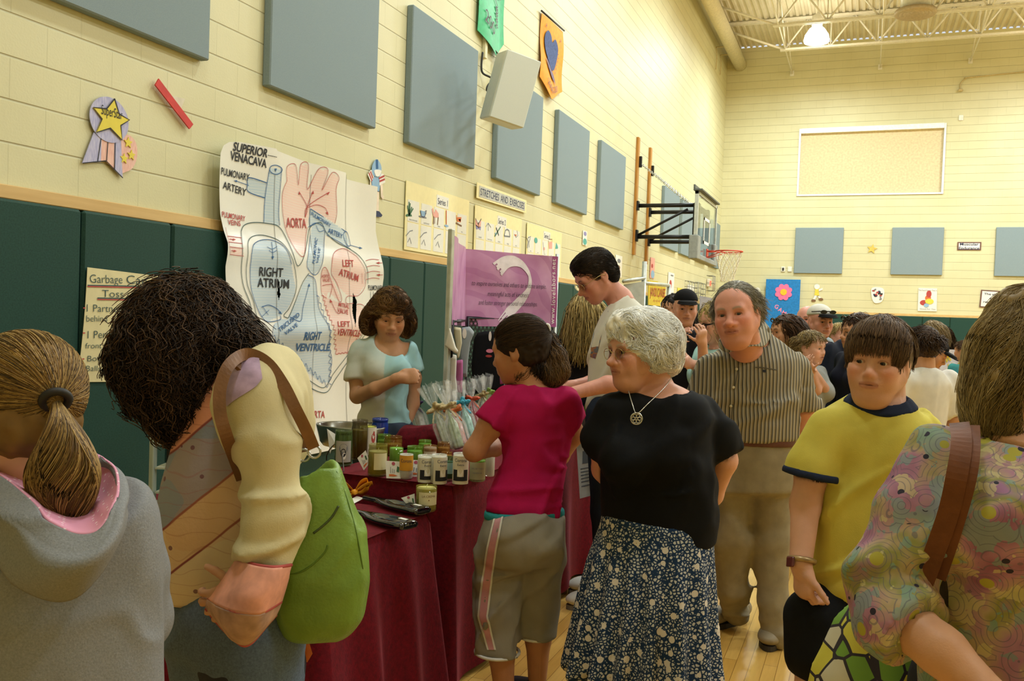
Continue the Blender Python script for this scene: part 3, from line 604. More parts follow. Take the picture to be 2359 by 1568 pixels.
G = [('salmon', 'f', [(1050, 610), (1085, 690), (1128, 615), (1120, 720), (1090, 735), (1052, 700)]), ('purple', 'f', [(1055, 690), (1088, 720), (1125, 720), (1118, 770), (1095, 750), (1060, 755)]), ('brown', 'b', [(1088, 660), (1092, 740)]), ('black', 'l', [(1050, 605), (1085, 690), (1130, 610)]), ('grey', 'l', [(1222, 670), (1222, 775)]), ('grey', 'l', [(1190, 720), (1222, 670), (1260, 730)]), ('darkgreen', 'b', [(1310, 850), (1390, 720)]), ('black', 'b', [(1330, 730), (1365, 840)]), ('sky', 'f', [(1310, 800), (1350, 810), (1320, 850)]),
     ('grey', 'b', [(1440, 840), (1455, 770), (1480, 755), (1505, 775), (1518, 850)]), ('grey', 'b', [(1440, 845), (1518, 855)]), ('orange', 'f', [(1578, 820), (1610, 830), (1600, 850), (1580, 845)]), ('grey', 'l', [(1575, 820), (1600, 865), (1625, 840), (1612, 770)])]
series(2, 8.42, 9.77, 2.02, 2.615, 'cream exercise poster under the narrow stretches sign', 'Series 2', (G, ('butterfly', 'bow & arrow', 'airplane', 'bridge', 'hook')))
G = [('grey', 'b', [(1745, 870), (1765, 920), (1750, 1010)]), ('grey', 'b', [(1765, 870), (1800, 850), (1775, 930), (1775, 1000)]), ('teal', 'e', [(1870, 905), (1890, 950)]), ('salmon', 'e', [(1980, 1020), (1990, 1045)]), ('grey', 'l', [(1965, 930), (1980, 1080)]), ('salmon', 'f', [(2040, 930), (2090, 920), (2088, 1020), (2045, 1020)]), ('brown', 'l', [(2040, 930), (2040, 890), (2090, 890), (2090, 920)]), ('teal', 'f', [(2130, 1020), (2145, 930), (2170, 1000), (2165, 1020)])]
series(3, 9.95, 11.26, 2.0, 2.60, 'cream exercise poster just above the pink banner, rightmost of the picture card posters', 'Series 3', (G, ('dog', 'tree', 'flower', 'sack', 'seat')))
o = sheet('stretches_sign', [(8.42, 2.685), (9.87, 2.70), (9.87, 2.85), (8.42, 2.845)], lambda u, v, w: wf(u, v, w+.012), .006, M_yel); tag(o, 'long narrow stretches and exercises sign under the grey panels', 'sign')
sheet('grey_band', [(8.48, 2.705), (9.82, 2.72), (9.82, 2.825), (8.48, 2.82)], lambda u, v, w: wf(u, v, .018+w), .002, mat('grey_band', 'B9BBB4', .7), o)
m = MB(); put_text(m, 'STRETCHES  AND  EXERCISES', wf, 9.15, 2.732, .105, .5, .021, width=1.28, bold=.004); m.build('lettering', INK['navy'], o)
# ---- small things further along the left wall ----------------------------------------
def small(name, lab, cat, x0, y0, x1, y1, cols, X=-3.8):
 a = wpx(x0, y0); b = wpx(x1, y1); u0, u1 = min(a[0], b[0]), max(a[0], b[0]); v0, v1 = min(a[1], b[1]), max(a[1], b[1])
 o = sheet(name, [(u0, v0), (u1, v0), (u1, v1), (u0, v1)], wf, .006, cols[0]); tag(o, lab, cat)
 for i, (c, fx, fy, fw, fh) in enumerate(cols[1:]):
  sheet('drawing', ellipse(u0+(u1-u0)*fx, v0+(v1-v0)*fy, (u1-u0)*fw/2, (v1-v0)*fh/2, 14), lambda u, v, w: wf(u, v, .006+.001*i+w), .002, INK[c], o)
 return o
small('figure_poster', 'narrow white poster with small drawn figures left of the wooden posts', 'poster', 1421, 586, 1434, 640, (M_pw, ('grey', .5, .75, .5, .2), ('brown', .45, .45, .5, .2), ('darkgreen', .5, .2, .5, .15)))
o = small('figure_cutout', 'tiny cutout figure with green skirt above the tall man\'s hair', 'paper cutout', 1346, 530, 1354, 566, (M_pw, ('purple', .5, .8, .7, .3), ('teal', .5, .25, .9, .45)))
small('flag_cutout', 'thin red and blue paper cutout right of the wooden posts', 'paper cutout', 1501, 592, 1509, 642, (INK['salmon'], ('sky', .6, .2, .8, .4), ('red', .4, .6, .4, .2)))
small('figure_poster', 'tall white poster with a red figure behind the white frame', 'poster', 1542, 626, 1553, 690, (M_pw, ('red', .4, .55, .4, .35), ('grey', .6, .9, .5, .06)))
small('paper_notice', 'yellow paper notice pinned behind the black capped man', 'poster', 1563, 662, 1573, 682, (INK['yellow'], ('white', .5, .4, .5, .3)))
small('paper_notice', 'white paper notice behind the wire cage near the corner', 'poster', 1586, 655, 1599, 690, (M_pw, ('sky', .4, .6, .4, .2)))
def wire_guard(x0, y0, x1, y1, nu, nv, name, d=.1):
 a = wpx(x0, y0); b = wpx(x1, y1); m = MB()
 for i in range(nu+1): u = a[0]+(b[0]-a[0])*i/nu; m.tube([(-3.8, u, a[1]), (-3.8+d, u, a[1]), (-3.8+d, u, b[1]), (-3.8, u, b[1])], .008, 5)
 for j in range(nv+1): z = a[1]+(b[1]-a[1])*j/nv; m.tube([(-3.8, a[0], z), (-3.8+d, a[0], z), (-3.8+d, b[0], z), (-3.8, b[0], z)], .008, 5)
 return m.build(name, mat('wire_grey', '8A8A80', .4, .6))
tag(wire_guard(1581, 647, 1598, 700, 3, 4, 'wire_guard'), 'wire guard on the left wall, nearer of two', 'wire guard'); tag(wire_guard(1603, 650, 1617, 702, 3, 4, 'wire_guard'), 'wire guard on the left wall, second one beside the exit sign', 'wire guard')
a = wpx(1627, 645); b = wpx(1637, 662)
t = empty('exit_sign', (-3.72, (a[0]+b[0])/2, b[1]), 'small glowing red exit sign in a wire cage near the corner', 'exit sign')
m = MB(); m.box((-.07, -.16, 0), (.0, .16, .2), .01); m.build('housing', mat('exit_white', 'E6DDD0', .5), t)
m = MB(); put_text(m, 'EXIT', lambda u, v, w: (.004, u, v), 0, .035, .17, 0, 0, width=.26, bold=.03); m.build('lettering', emat('exit_red', 'FF3A22', 2.5), t)
m = MB()
for k in range(4): y = -.2+k*.133; m.tube([(-.07, y, -.1), (.09, y, -.1), (.09, y, .28), (-.07, y, .28)], .007, 5)
for z in (-.1, .09, .28): m.tube([(-.07, -.2, z), (.09, -.2, z), (.09, .2, z), (-.07, .2, z)], .007, 5)
m.build('wire_cage', mat('wire_grey', '8A8A80', .4, .6), t)
# ---- loudspeaker ---------------------------------------------------------------------
Z0 = 8.35; kk = Z0/CF; ctr = at_z(1188, 205, Z0)
wv = (79*CR-19*CU+34*FW); hv = (-42*CR-152*CU+11.4*FW); wl, hl_ = np.linalg.norm(wv)*kk, np.linalg.norm(hv)*kk
wx = wv/np.linalg.norm(wv); hy = -hv/np.linalg.norm(hv); nz = np.cross(wx, hy); nz /= np.linalg.norm(nz); hy = np.cross(nz, wx)
t = empty('wall_speaker', ctr, 'white loudspeaker box tilted down on a wall bracket', 'loudspeaker'); t.matrix_world = frameM(ctr, wx, hy, nz)
m = MB(); m.box((-wl/2, -hl_/2, -.30), (wl/2, hl_/2, -.012), .012); m.build('cabinet', mat('speaker_cream', 'D9D8C8', .5, var=.03), t)
m = MB(); m.box((-wl/2+.004, -hl_/2+.004, -.012), (wl/2-.004, hl_/2-.004, .004), .006); M_gr = mat('grille_cloth', 'DCE3DC', .85, var=.03, scale=200, bump=.15, bscale=900); m.build('grille', M_gr, t)
Mi = np.linalg.inv(np.array(frameM(ctr, wx, hy, nz)))
def toloc(p): q = Mi @ np.array([*p, 1]); return q[:3]
br = at_X(1145, 185); 
m = MB(); m.box((-3.8, br[1]-.06, br[2]-.06), (-3.72, br[1]+.06, br[2]+.16), .004); m.box((-3.8, br[1]-.03, br[2]-.5), (-3.75, br[1]+.03, br[2]-.06), .004)
e = ctr-nz*.3; m.tube([(-3.74, br[1], br[2]), e-hy*.02], .022, 8); m.tube([(-3.76, br[1], br[2]-.3), e-hy*.2], .018, 8)
b_ = m.build('wall_bracket', mat('bracket_grey', '8D979A', .45, .3), t); b_.matrix_parent_inverse = t.matrix_world.inverted()
def wcable(pts, r, name, m_, lab=None, parent=None, cat='cable'):
 mb = MB(); mb.tube(smooth_pts([at_X(x, y, -3.8+d) for x, y, d in pts], 6), r, 6); o = mb.build(name, m_, parent)
 if lab: tag(o, lab, cat)
 return o
M_cab = mat('black_cable', '2A2C2A', .5)
o = wcable([(1112, 120, .03), (1109, 150, .02), (1112, 168, .03), (1128, 177, .08), (1138, 183, .1)], .012, 'speaker_cable', M_cab, 'black speaker cable hanging under the green banner')
o = wcable([(1135, 184, .1), (1124, 196, .08), (1121, 208, .07), (1130, 216, .08), (1138, 219, .1)], .009, 'looped_cable', M_cab, 'short looped cable beside the loudspeaker bracket')
a, b = at_X(1112, 135), at_X(1114, 100)
m = MB(); m.box((-3.8, a[1]-.03, a[2]), (-3.76, a[1]+.03, b[2]+.5), .004); tag(m.build('cable_raceway', mat('raceway_cream', 'DDD6B0', .5)), 'narrow cream cable raceway under the green banner', 'cable raceway')
m = MB(); p0, p1 = at_X(1133, 108, -3.76), at_X(1154, 131, -3.74); m.tube([p0, p1], .008, 6)
m.tube([p1+np.array([0, .055*math.cos(t), .055*math.sin(t)-.04]) for t in np.linspace(0, 2*math.pi, 16, endpoint=False)], .012, 6, True); tag(m.build('hanging_hook', M_cab), 'dark rod with a ring below the tip of the green banner', 'hook')
# ---- banners ---------------------------------------------------------------------------
def banner(name, lab, outline, m_, base_w=.02):
 """outline: left edge top/bottom, tip, right edge bottom/top in (u,v)"""
 (ul, vt0, vb0), (um, vtip), (ur, vt1, vb1) = outline; mb = MB()
 def f(a, b):
  u = ul+(ur-ul)*a; tm = (um-ul)/(ur-ul); vb = (vb0+(vtip-vb0)*a/tm) if a < tm else (vtip+(vb1-vtip)*(a-tm)/(1-tm)); vt = vt0+(vt1-vt0)*a
  return (-3.8+base_w+.035*abs(math.sin(a*3.3+.3))*(1-b*.9)+.01*math.sin(b*7+a*3), u, vb+(vt-vb)*b)
 mb.grid(f, 26, 20); mb.grid(lambda a, b: tuple(np.array(f(a, b))-np.array([.004, 0, 0])), 26, 20)
 o = mb.build(name, m_); tag(o, lab, 'banner'); return o, f
M_gbn = mat('green_satin', '17AE6B', .45, bump=.15, bscale=60); M_obn = mat('orange_felt', 'EE9C26', .7, bump=.15, bscale=80)
gb, gf_ = banner('green_banner', 'green pointed cloth banner high above the loudspeaker', ((8.29, 5.6, 4.36), (8.78, 4.22), (8.98, 5.6, 4.42)), M_gbn)
def bfn(f, ul, ur, vb, vt): return lambda u, v, w=0: tuple(np.array(f(min(max((u-ul)/(ur-ul), 0), 1), min(max((v-vb)/(vt-vb), 0), 1)))+np.array([.012+w, 0, 0]))
fn = bfn(gf_, 8.29, 8.98, 4.3, 5.6); m = MB()
put_text(m, '200', fn, 8.53, 4.46, .19, -6, 0, width=.26); put_text(m, 'J', fn, 8.48, 4.86, .3, 0, 0, bold=.02); put_text(m, 'th', fn, 8.78, 4.93, .26, 0, 0, bold=.01); stroke(m, [(8.38, 4.82), (8.6, 4.83)], fn, .01, 0); stroke(m, [(8.7, 4.86), (8.88, 4.85)], fn, .01, 0)
for k, w_ in enumerate((.1, .14, .1, .08)): stroke(m, smooth_pts([(8.7+.02*k, 4.84-k*.06), (8.76+w_*.3, 4.8-k*.06), (8.72, 4.78-k*.06), (8.8, 4.77-k*.06)], 4), fn, .012, 0)
m.build('lettering', mat('banner_plum', '5E4858', .7), gb)
ob, of_ = banner('orange_banner', 'orange pointed felt banner right of the loudspeaker', ((10.15, 5.14, 4.38), (10.52, 4.19), (10.99, 5.17, 4.40)), M_obn)
fn = bfn(of_, 10.15, 10.99, 4.3, 5.15); m = MB()
poly(m, smooth_pts([(10.27, 4.9), (10.35, 5.0), (10.46, 4.98), (10.52, 4.92), (10.62, 4.97), (10.74, 4.88), (10.73, 4.74), (10.62, 4.62), (10.46, 4.64), (10.3, 4.74)], 4, True), fn, .002); o = m.build('owl_shaped_patch', mat('banner_blue', '47598A', .8, var=.3, scale=60), ob)
m = MB(); poly(m, smooth_pts([(10.32, 4.66), (10.5, 4.62), (10.6, 4.55), (10.66, 4.44), (10.58, 4.5), (10.4, 4.58)], 4, True), fn, .002); m.build('patch_base', mat('banner_mauve', '7D7088', .8), ob)
m = MB()
for (x, y, s) in ((10.3, 5.02, .07), (10.42, 5.03, .06), (10.85, 4.97, .08), (10.38, 4.55, .06)): put_text(m, 'A' if s > .065 else '*', fn, x, y, s, 0, .001)
put_text(m, '2000-2001', fn, 10.56, 4.36, .11, -4, .001, width=.42)
for k in range(8): poly(m, ellipse(10.8-.03*abs(k-3), 4.9-.045*k, .012, .012, 8), fn, .001)
m.build('lettering', mat('banner_ink', '6A5A6E', .8), ob)
m = MB(); m.tube([(-3.77, 10.13, 5.16), (-3.77, 11.0, 5.19)], .012, 6); m.build('banner_rod', M_cab, ob)
# ---- basketball hoop ----------------------------------------------------------------------
t = empty('basketball_hoop', (-3.8, 15.66, 2.5), 'side basketball hoop with glass backboard on a black folding frame', 'basketball hoop')
def hp(mb, name, m_, par=None):
 o = mb.build(name, m_, par or t); o.matrix_parent_inverse = Matrix.Translation(-Vector(t.location)) if par is None else Matrix(); return o
M_post = NT('varnished_post'); v = M_post.coord('Object', (6, 6, 1)); M_post.base(M_post.ramp(M_post.noise(v, 4, 5), ((.3, srgb('A9702A')), (.7, srgb('C88F42'))))); M_post.set(Roughness=.35); M_post = M_post.m
M_blk = mat('black_steel', '15171A', .45, .2); M_chr = mat('chain_steel', 'C8CCC8', .3, .7)
BX = -2.62
for Y in (15.2, 16.15):
 m = MB(); m.box((-3.8, Y-.055, 2.52 if Y > 16 else 2.62), (-3.755, Y+.055, 4.65), .005); hp(m, 'wood_post', M_post)
for Y in (15.2, 16.15):
 m = MB()
 for z in (3.47, 3.05): m.tube([(-3.76, Y, z-(.0 if z > 3.2 else .12)), (BX-.06, Y, z-(.0 if z > 3.2 else .12))], .035, 10); m.box((-3.756, Y-.05, z-.2 if z < 3.2 else z-.08), (-3.72, Y+.05, z+.0 if z < 3.2 else z+.08), .004)
 m.tube([(-3.72, Y, 2.96), (BX-.25, Y, 3.4)], .022, 8)
 hp(m, 'frame_arm', M_blk)
m = MB(); m.box((BX-.15, 15.13, 2.9), (BX-.05, 15.27, 3.5), .01); m.box((BX-.15, 16.08, 2.9), (BX-.05, 16.22, 3.5), .01); m.box((BX-.12, 15.2, 3.4), (BX-.06, 16.15, 3.47), .005); m.box((BX-.12, 15.2, 2.9), (BX-.06, 16.15, 2.97), .005); hp(m, 'frame_bracket', M_blk)
for Y in (15.2, 16.15):
 m = MB(); m.box((-3.755, Y+.02, 4.14), (-3.71, Y+.07, 4.33), .004); hp(m, 'chain_anchor', M_blk)
 m = MB(); n = 34; A, B = np.array([-3.72, Y+.05, 4.2]), np.array([BX-.28, Y, 3.53])
 for i in range(n):
  c = A+(B-A)*(i+.5)/n; d = (B-A)/np.linalg.norm(B-A); s_ = np.cross(d, [0, 1, 0]) if i % 2 else np.array([0, 1.0, 0]); L = np.linalg.norm(B-A)/n*.72
  m.tube([c+d*L*math.cos(a)+s_*.018*math.sin(a) for a in np.linspace(0, 2*math.pi, 8, endpoint=False)], .006, 4, True)
 hp(m, 'chain', M_chr)
Y0, Y1, Z0_, Z1_ = 14.62, 16.62, 2.55, 3.63
m = MB(); m.box((BX, Y0+.05, Z0_+.05), (BX+.012, Y1-.05, Z1_-.05)); hp(m, 'backboard_glass', glassmat('backboard_glass', 'E8F2EF', .02, 1, 1.2))
m = MB()
for (a, b, c, d) in ((Y0, Z0_, Y1, Z0_+.055), (Y0, Z1_-.055, Y1, Z1_), (Y0, Z0_, Y0+.055, Z1_), (Y1-.055, Z0_, Y1, Z1_)): m.box((BX-.035, a, b), (BX+.025, c, d), .004)
hp(m, 'backboard_frame', mat('board_frame', 'C6CCC8', .4, .3))
m = MB(); m.box((BX-.10, Y0-.02, Z0_-.03), (BX+.05, Y0+.25, Z0_+.36), .012); m.box((BX-.10, Y0+.25, Z0_-.03), (BX+.05, Y1-.25, Z0_+.06), .012); m.box((BX-.10, Y1-.25, Z0_-.03), (BX+.05, Y1+.02, Z0_+.36), .012); hp(m, 'edge_padding', mat('pad_grey', '8F9594', .7))
m = MB(); m.box((BX-.06, Y0-.02, Z1_), (BX+.09, Y1-.15, Z1_+.03), .004); m.box((BX-.06, Y0-.02, Z1_+.03), (BX-.03, Y1-.15, Z1_+.1), .004); hp(m, 'top_channel', mat('top_channel', '5F6664', .5, .4))
m = MB(); c_ = 15.62
for (a, b, c, d) in ((c_-.3, 2.83, c_+.3, 2.88), (c_-.3, 3.23, c_+.3, 3.28), (c_-.3, 2.83, c_-.25, 3.28), (c_+.25, 2.83, c_+.3, 3.28)): m.box((BX+.013, a, b), (BX+.017, c, d))
hp(m, 'target_square', mat('target_white', 'F4F4F0', .5))
RX = BX+.40; rz = 2.72; M_rim = mat('rim_orange', 'C8452E', .45)
m = MB(); m.tube([(RX+.235*math.cos(a), c_+.235*math.sin(a), rz) for a in np.linspace(0, 2*math.pi, 28, endpoint=False)], .011, 8, True)
m.box((BX+.03, c_-.09, rz-.13), (BX+.045, c_+.09, rz+.04), .003)
for s_ in (-1, 1): m.tube([(BX+.04, c_+s_*.07, rz-.11), (RX-.05, c_+s_*.23, rz-.005)], .008, 6); m.tube([(BX+.04, c_+s_*.07, rz), (RX-.19, c_+s_*.13, rz)], .01, 6)
m.tube([(RX+.2*math.cos(a), c_+.2*math.sin(a), rz-.03) for a in np.linspace(-1.9, 1.9, 14)], .004, 5); hp(m, 'rim', M_rim)
m = MB()
for k in range(12):
 for s_ in (1, -1):
  pts = []
  for i in range(9): f_ = i/8; r_ = .225-.11*min(1, f_*1.25)+.0*f_; a = 2*math.pi*(k+s_*f_*3)/12; pts.append((RX+r_*math.cos(a), c_+r_*math.sin(a), rz-.02-.5*f_))
  m.tube(pts, .0055, 4, caps=False)
hp(m, 'net', mat('net_white', 'E4E0CE', .8))
# ---- booth frame, yellow sign and notices behind the crowd -----------------------------------
M_galv = mat('galvanised_pipe', 'BFC4BE', .35, .5)
def pipe_at(mb, pts, r): mb.tube([at_z(x, y, z) for x, y, z in pts], r, 8)
t = empty('booth_frame', (*at_z(1484, 760, 9.2)[:2], 0), 'light metal pipe booth frame holding the yellow sign', 'booth frame')
def bpart(mb, name, m_): o = mb.build(name, m_, t); o.matrix_parent_inverse = Matrix.Translation(-Vector(t.location)); return o
def down(x, y, z): p = at_z(x, y, z); return [p, np.array([p[0], p[1], .0])]
m = MB(); m.tube(down(1485, 602, 9.2), .025, 8); bpart(m, 'upright', M_galv); m = MB(); m.tube(down(1541, 655, 10.2), .025, 8); bpart(m, 'upright', M_galv)
m = MB(); pipe_at(m, [(1484, 652, 9.2), (1541, 657, 10.2)], .02); pipe_at(m, [(1436, 648, 9.0), (1485, 640, 9.2)], .02); bpart(m, 'rail', M_galv)
m = MB(); c = [at_z(1438, 655, 9.05), at_z(1484, 648, 9.15), at_z(1484, 720, 9.15), at_z(1438, 720, 9.05)]; nrm = np.cross(c[1]-c[0], c[3]-c[0]); nrm /= np.linalg.norm(nrm); m.add([*c, *[q+nrm*.01 for q in c]], [(0, 1, 2, 3), (7, 6, 5, 4), (0, 4, 5, 1), (1, 5, 6, 2), (2, 6, 7, 3), (3, 7, 4, 0)]); bpart(m, 'grey_side_panel', mat('booth_panel', 'AEB2A8', .6))
def card(name, lab, cat, corners, m_, th=.008, group=None):
 c = [np.asarray(p) for p in corners]; nn = np.cross(c[1]-c[0], c[3]-c[0]); nn /= np.linalg.norm(nn)
 if nn@FW > 0: nn = -nn
 mb = MB(); mb.add([*[q+nn*.0 for q in c], *[q-nn*th for q in c]], [(0, 1, 2, 3), (7, 6, 5, 4), (0, 4, 5, 1), (1, 5, 6, 2), (2, 6, 7, 3), (3, 7, 4, 0)])
 o = mb.build(name, m_); tag(o, lab, cat, group)
 f = lambda u, v, w=0.0: tuple(c[3]+(c[2]-c[3])*u+((c[0]-c[3])*(1-u)+(c[1]-c[2])*u)*v+nn*(w+.001))
 return o, f
ys, yf = card('yellow_sign', 'yellow paper sign with red hand lettering on the booth frame', 'sign', [at_z(1494, 657, 9.28), at_z(1534, 661, 9.98), at_z(1530, 706, 9.98), at_z(1494, 702, 9.28)], mat('yellow_paper', 'DDC22E', .6))
m = MB(); put_text(m, 'JANDI CANSE', lambda u, v, w: yf(u, v, w), .52, .47, .62, 0, .002, width=.9, bold=.01); stroke(m, [(.28+.03*k, .2+.09*(k % 2)+.02*math.sin(k*2)) for k in range(14)], yf, .025, .002); m.build('lettering', mat('sign_red', 'B2472A', .7), ys)
card('paper_strip', 'narrow yellow paper strip above the booth rail', 'sign', [at_z(1494, 645, 9.4), at_z(1516, 648, 9.8), at_z(1516, 654, 9.8), at_z(1494, 652, 9.4)], mat('yellow_paper', 'DDC22E', .6))
nt, nf = card('printed_notice', 'white notice with green and red print under the yellow sign', 'notice', [at_z(1522, 696, 9.0), at_z(1541, 700, 9.0), at_z(1540, 726, 9.0), at_z(1520, 720, 9.0)], M_pw)
m = MB(); put_text(m, 'AKA', nf, .5, .4, .4, 0, .002, width=.8); m.build('lettering', INK['darkgreen'], nt)
card('grey_display_board', 'grey display board edge left of the striped shirt man', 'display board', [at_z(1612, 681, 12.5), at_z(1640, 686, 12.5), at_z(1640, 760, 12.5), at_z(1612, 760, 12.5)], mat('board_grey', 'A6A6B0', .5), .02)
card('wall_notice', 'small white notice on the green pads right of the black cap', 'notice', [at_X(1599, 711, -3.74), at_X(1604, 712, -3.74), at_X(1604, 727, -3.74), at_X(1599, 726, -3.74)], M_pw)
# ---- end wall signs -----------------------------------------------------------------------------
def ef(u, v, w=0.0): return (u, 24.99-w, v)
def esheet(name, pts, m_, w0=0, th=.01, parent=None): return sheet(name, pts, lambda u, v, w: ef(u, v, w0+w), th, m_, parent)
a, b = epx(1766, 643), epx(1845, 645); c = epx(1762, 756)
def gfn(u, v, w=0.0): return (u, 24.86-w, v)
M_gb = mat('blue_felt', '1E7EC8', .8, bump=.4, bscale=60, var=.15)
gs = MB(); gs.box((a[0], 24.86, 1.25), (b[0], 24.89, a[1]), .004); gs = gs.build('games_sign', M_gb); tag(gs, 'tall blue games sign with a pink flower before the end wall', 'sign')
fc = epx(1806, 673)
for k in range(8):
 an = math.radians(k*45+22); sheet('petal', ellipse(fc[0]+.135*math.cos(an), fc[1]+.135*math.sin(an), .095, .075, 14, k*45+22), lambda u, v, w: gfn(u, v, .001+.0012*k+w), .008, mat('petal_pink', 'F277A8', .7), gs)
sheet('flower_centre', ellipse(fc[0], fc[1], .085, .085, 18), lambda u, v, w: gfn(u, v, .014+w), .010, mat('flower_yellow', 'F2C430', .7), gs)
m = MB()
for k, ch in enumerate('GAMES'): p = epx(1788+8.6*k, 706+7.2*k); put_text(m, ch, gfn, p[0], p[1]-.05, .15, -25, .003, bold=.02)
m.build('lettering', mat('letter_pink', 'F28FB8', .7), gs)
def eouter(pxs): return np.array([epx(x, y) for x, y in pxs])
def elab(o, l, c): tag(o, l, c); return o
p = epx(2009, 573); elab(esheet('paper_star', star(*p, .13, rot=80), mat('star_gold', 'DDBE5C', .7)), 'yellow paper star between two grey panels on the end wall', 'paper cutout')
def framed(x0, y0, x1, y1, tilt, name, lab, txts, fr):
 a, b = epx(x0, y0), epx(x1, y1); W, H = abs(b[0]-a[0]), abs(b[1]-a[1]); cx, cz = (a+b)/2
 R = lambda u, v, w=0.0: ef(cx+u*math.cos(tilt)-v*math.sin(tilt), cz+u*math.sin(tilt)+v*math.cos(tilt), w)
 m = MB(); m.prism([(-W/2, -H/2), (W/2, -H/2), (W/2, H/2), (-W/2, H/2)], lambda u, v, w: R(u, v, w), .01); o = m.build(name, mat('frame_'+fr, fr, .5)); tag(o, lab, 'sign')
 bw = .03; m = MB(); m.prism([(-W/2+bw, -H/2+bw), (W/2-bw, -H/2+bw), (W/2-bw, H/2-bw), (-W/2+bw, H/2-bw)], lambda u, v, w: R(u, v, .01+w), .004); m.build('sheet', M_pw, o)
 m = MB()
 for tx, v, s, wd in txts: put_text(m, tx, R, 0, v, s, 0, .016, width=wd, bold=.02)
 m.build('lettering', INK['navy'], o); return o
framed(2206, 557, 2260, 576, 0, 'framed_sign', 'small framed muscular endurance sign on the end wall', (('Muscular', .015, .095, .42), ('Endurance', -.085, .095, .46)), '6E4A3C')
framed(2259, 669, 2352, 712, -.05, 'framed_sign', 'large brown framed definition sign on the end wall beside the blonde hair', (('The ability to move', .1, .07, .75), ('and muscles', .0, .07, .5), ('repeatedly without', -.1, .07, .75), ('getting tired', -.2, .07, .45)), '6B4A3E')
fd = esheet('food_poster', eouter([(2116, 663), (2159, 664), (2158, 717), (2114, 716)]), M_pw); elab(fd, 'white food poster with red and yellow picture on the end wall', 'poster')
for (x, y, rx, ry, c) in ((2140, 677, .06, .09, 'red'), (2138, 686, .07, .07, 'orange'), (2128, 697, .09, .07, 'red'), (2141, 694, .1, .07, 'yellow'), (2134, 703, .06, .05, 'sky')): q = epx(x, y); esheet('drawing', ellipse(*q, rx, ry, 14), INK[c], .0105, .002+.0015*(x % 7), fd)
m = MB(); put_text(m, 'The Food Group That Is', ef, (epx(2137, 670))[0], epx(2137, 670)[1], .05, 0, .016, width=.42); put_text(m, 'Good For You', ef, (epx(2137, 713))[0], epx(2137, 713)[1], .05, 0, .016, width=.36); m.build('lettering', INK['grey'], fd)
bp = esheet('pattern_cutout', smooth_pts(eouter([(2008, 664), (2022, 661), (2036, 666), (2036, 684), (2029, 696), (2014, 697), (2008, 682)]), 4, True), M_pw); elab(bp, 'white rounded cutout covered in small dark drawings on the end wall', 'paper cutout')
for k in range(16): q = epx(2011+RNG.random()*22, 666+RNG.random()*26); esheet('drawing', ellipse(*q, .035, .022, 8, RNG.random()*180), INK[['navy', 'grey', 'red', 'black'][k % 4]], .0105, .001+.0008*k, bp)
rk = esheet('racket_cutout', ellipse(*epx(1745, 670), .075, .1, 20), M_pw); elab(rk, 'white oval paper cutout left of the blue games sign', 'paper cutout')
m = MB(); q = epx(1741, 684); stroke(m, [epx(1743, 678), epx(1738, 692)], ef, .03, .008); m.build('handle', INK['grey'], rk)
rn = empty('runner_cutout', ef(*epx(1882, 685)), 'small plain paper runner cutout right of the blue games sign', 'paper cutout')
for nm, pts, c in (('body', [(1878, 664), (1886, 664), (1887, 682), (1876, 680)], 'yellow'), ('leg', [(1877, 680), (1882, 681), (1876, 693), (1872, 690)], 'white'), ('leg', [(1882, 680), (1887, 681), (1893, 687), (1889, 690)], 'white'), ('arm', [(1886, 666), (1895, 663), (1895, 667), (1886, 671)], 'white')):
 o = esheet(nm, eouter(pts), INK[c], .0, .006, rn); o.matrix_parent_inverse = Matrix.Translation(-Vector(rn.location))
o = esheet('head', ellipse(*epx(1882, 660), .07, .07, 14), INK['white'], .0, .007, rn); o.matrix_parent_inverse = Matrix.Translation(-Vector(rn.location))
for q in ((1874, 692), (1891, 689)): o = esheet('shoe', ellipse(*epx(*q), .06, .035, 10), INK['brown'], .002, .007, rn); o.matrix_parent_inverse = Matrix.Translation(-Vector(rn.location))
# ================================================================ FIGURE MODELLING
_perm = RNG.permutation(4096).astype(np.int64); _val = RNG.random(4096).astype(np.float32)*2-1
def vnoise(P, seed=0):
 i = np.floor(P).astype(np.int64); f = (P-i).astype(np.float32); f = f*f*(3-2*f)
 def h(dx, dy, dz): return _val[_perm[(_perm[(_perm[(i[..., 0]+dx+seed*57) & 4095]+i[..., 1]+dy) & 4095]+i[..., 2]+dz) & 4095]]
 x, y, z = f[..., 0], f[..., 1], f[..., 2]
 a = h(0, 0, 0)*(1-x)+h(1, 0, 0)*x; b = h(0, 1, 0)*(1-x)+h(1, 1, 0)*x; c = h(0, 0, 1)*(1-x)+h(1, 0, 1)*x; d = h(0, 1, 1)*(1-x)+h(1, 1, 1)*x
 return (a*(1-y)+b*y)*(1-z)+(c*(1-y)+d*y)*z
def unit(v): v = np.asarray(v, float); return v/(np.linalg.norm(v)+1e-12)
from mathutils.bvhtree import BVHTree
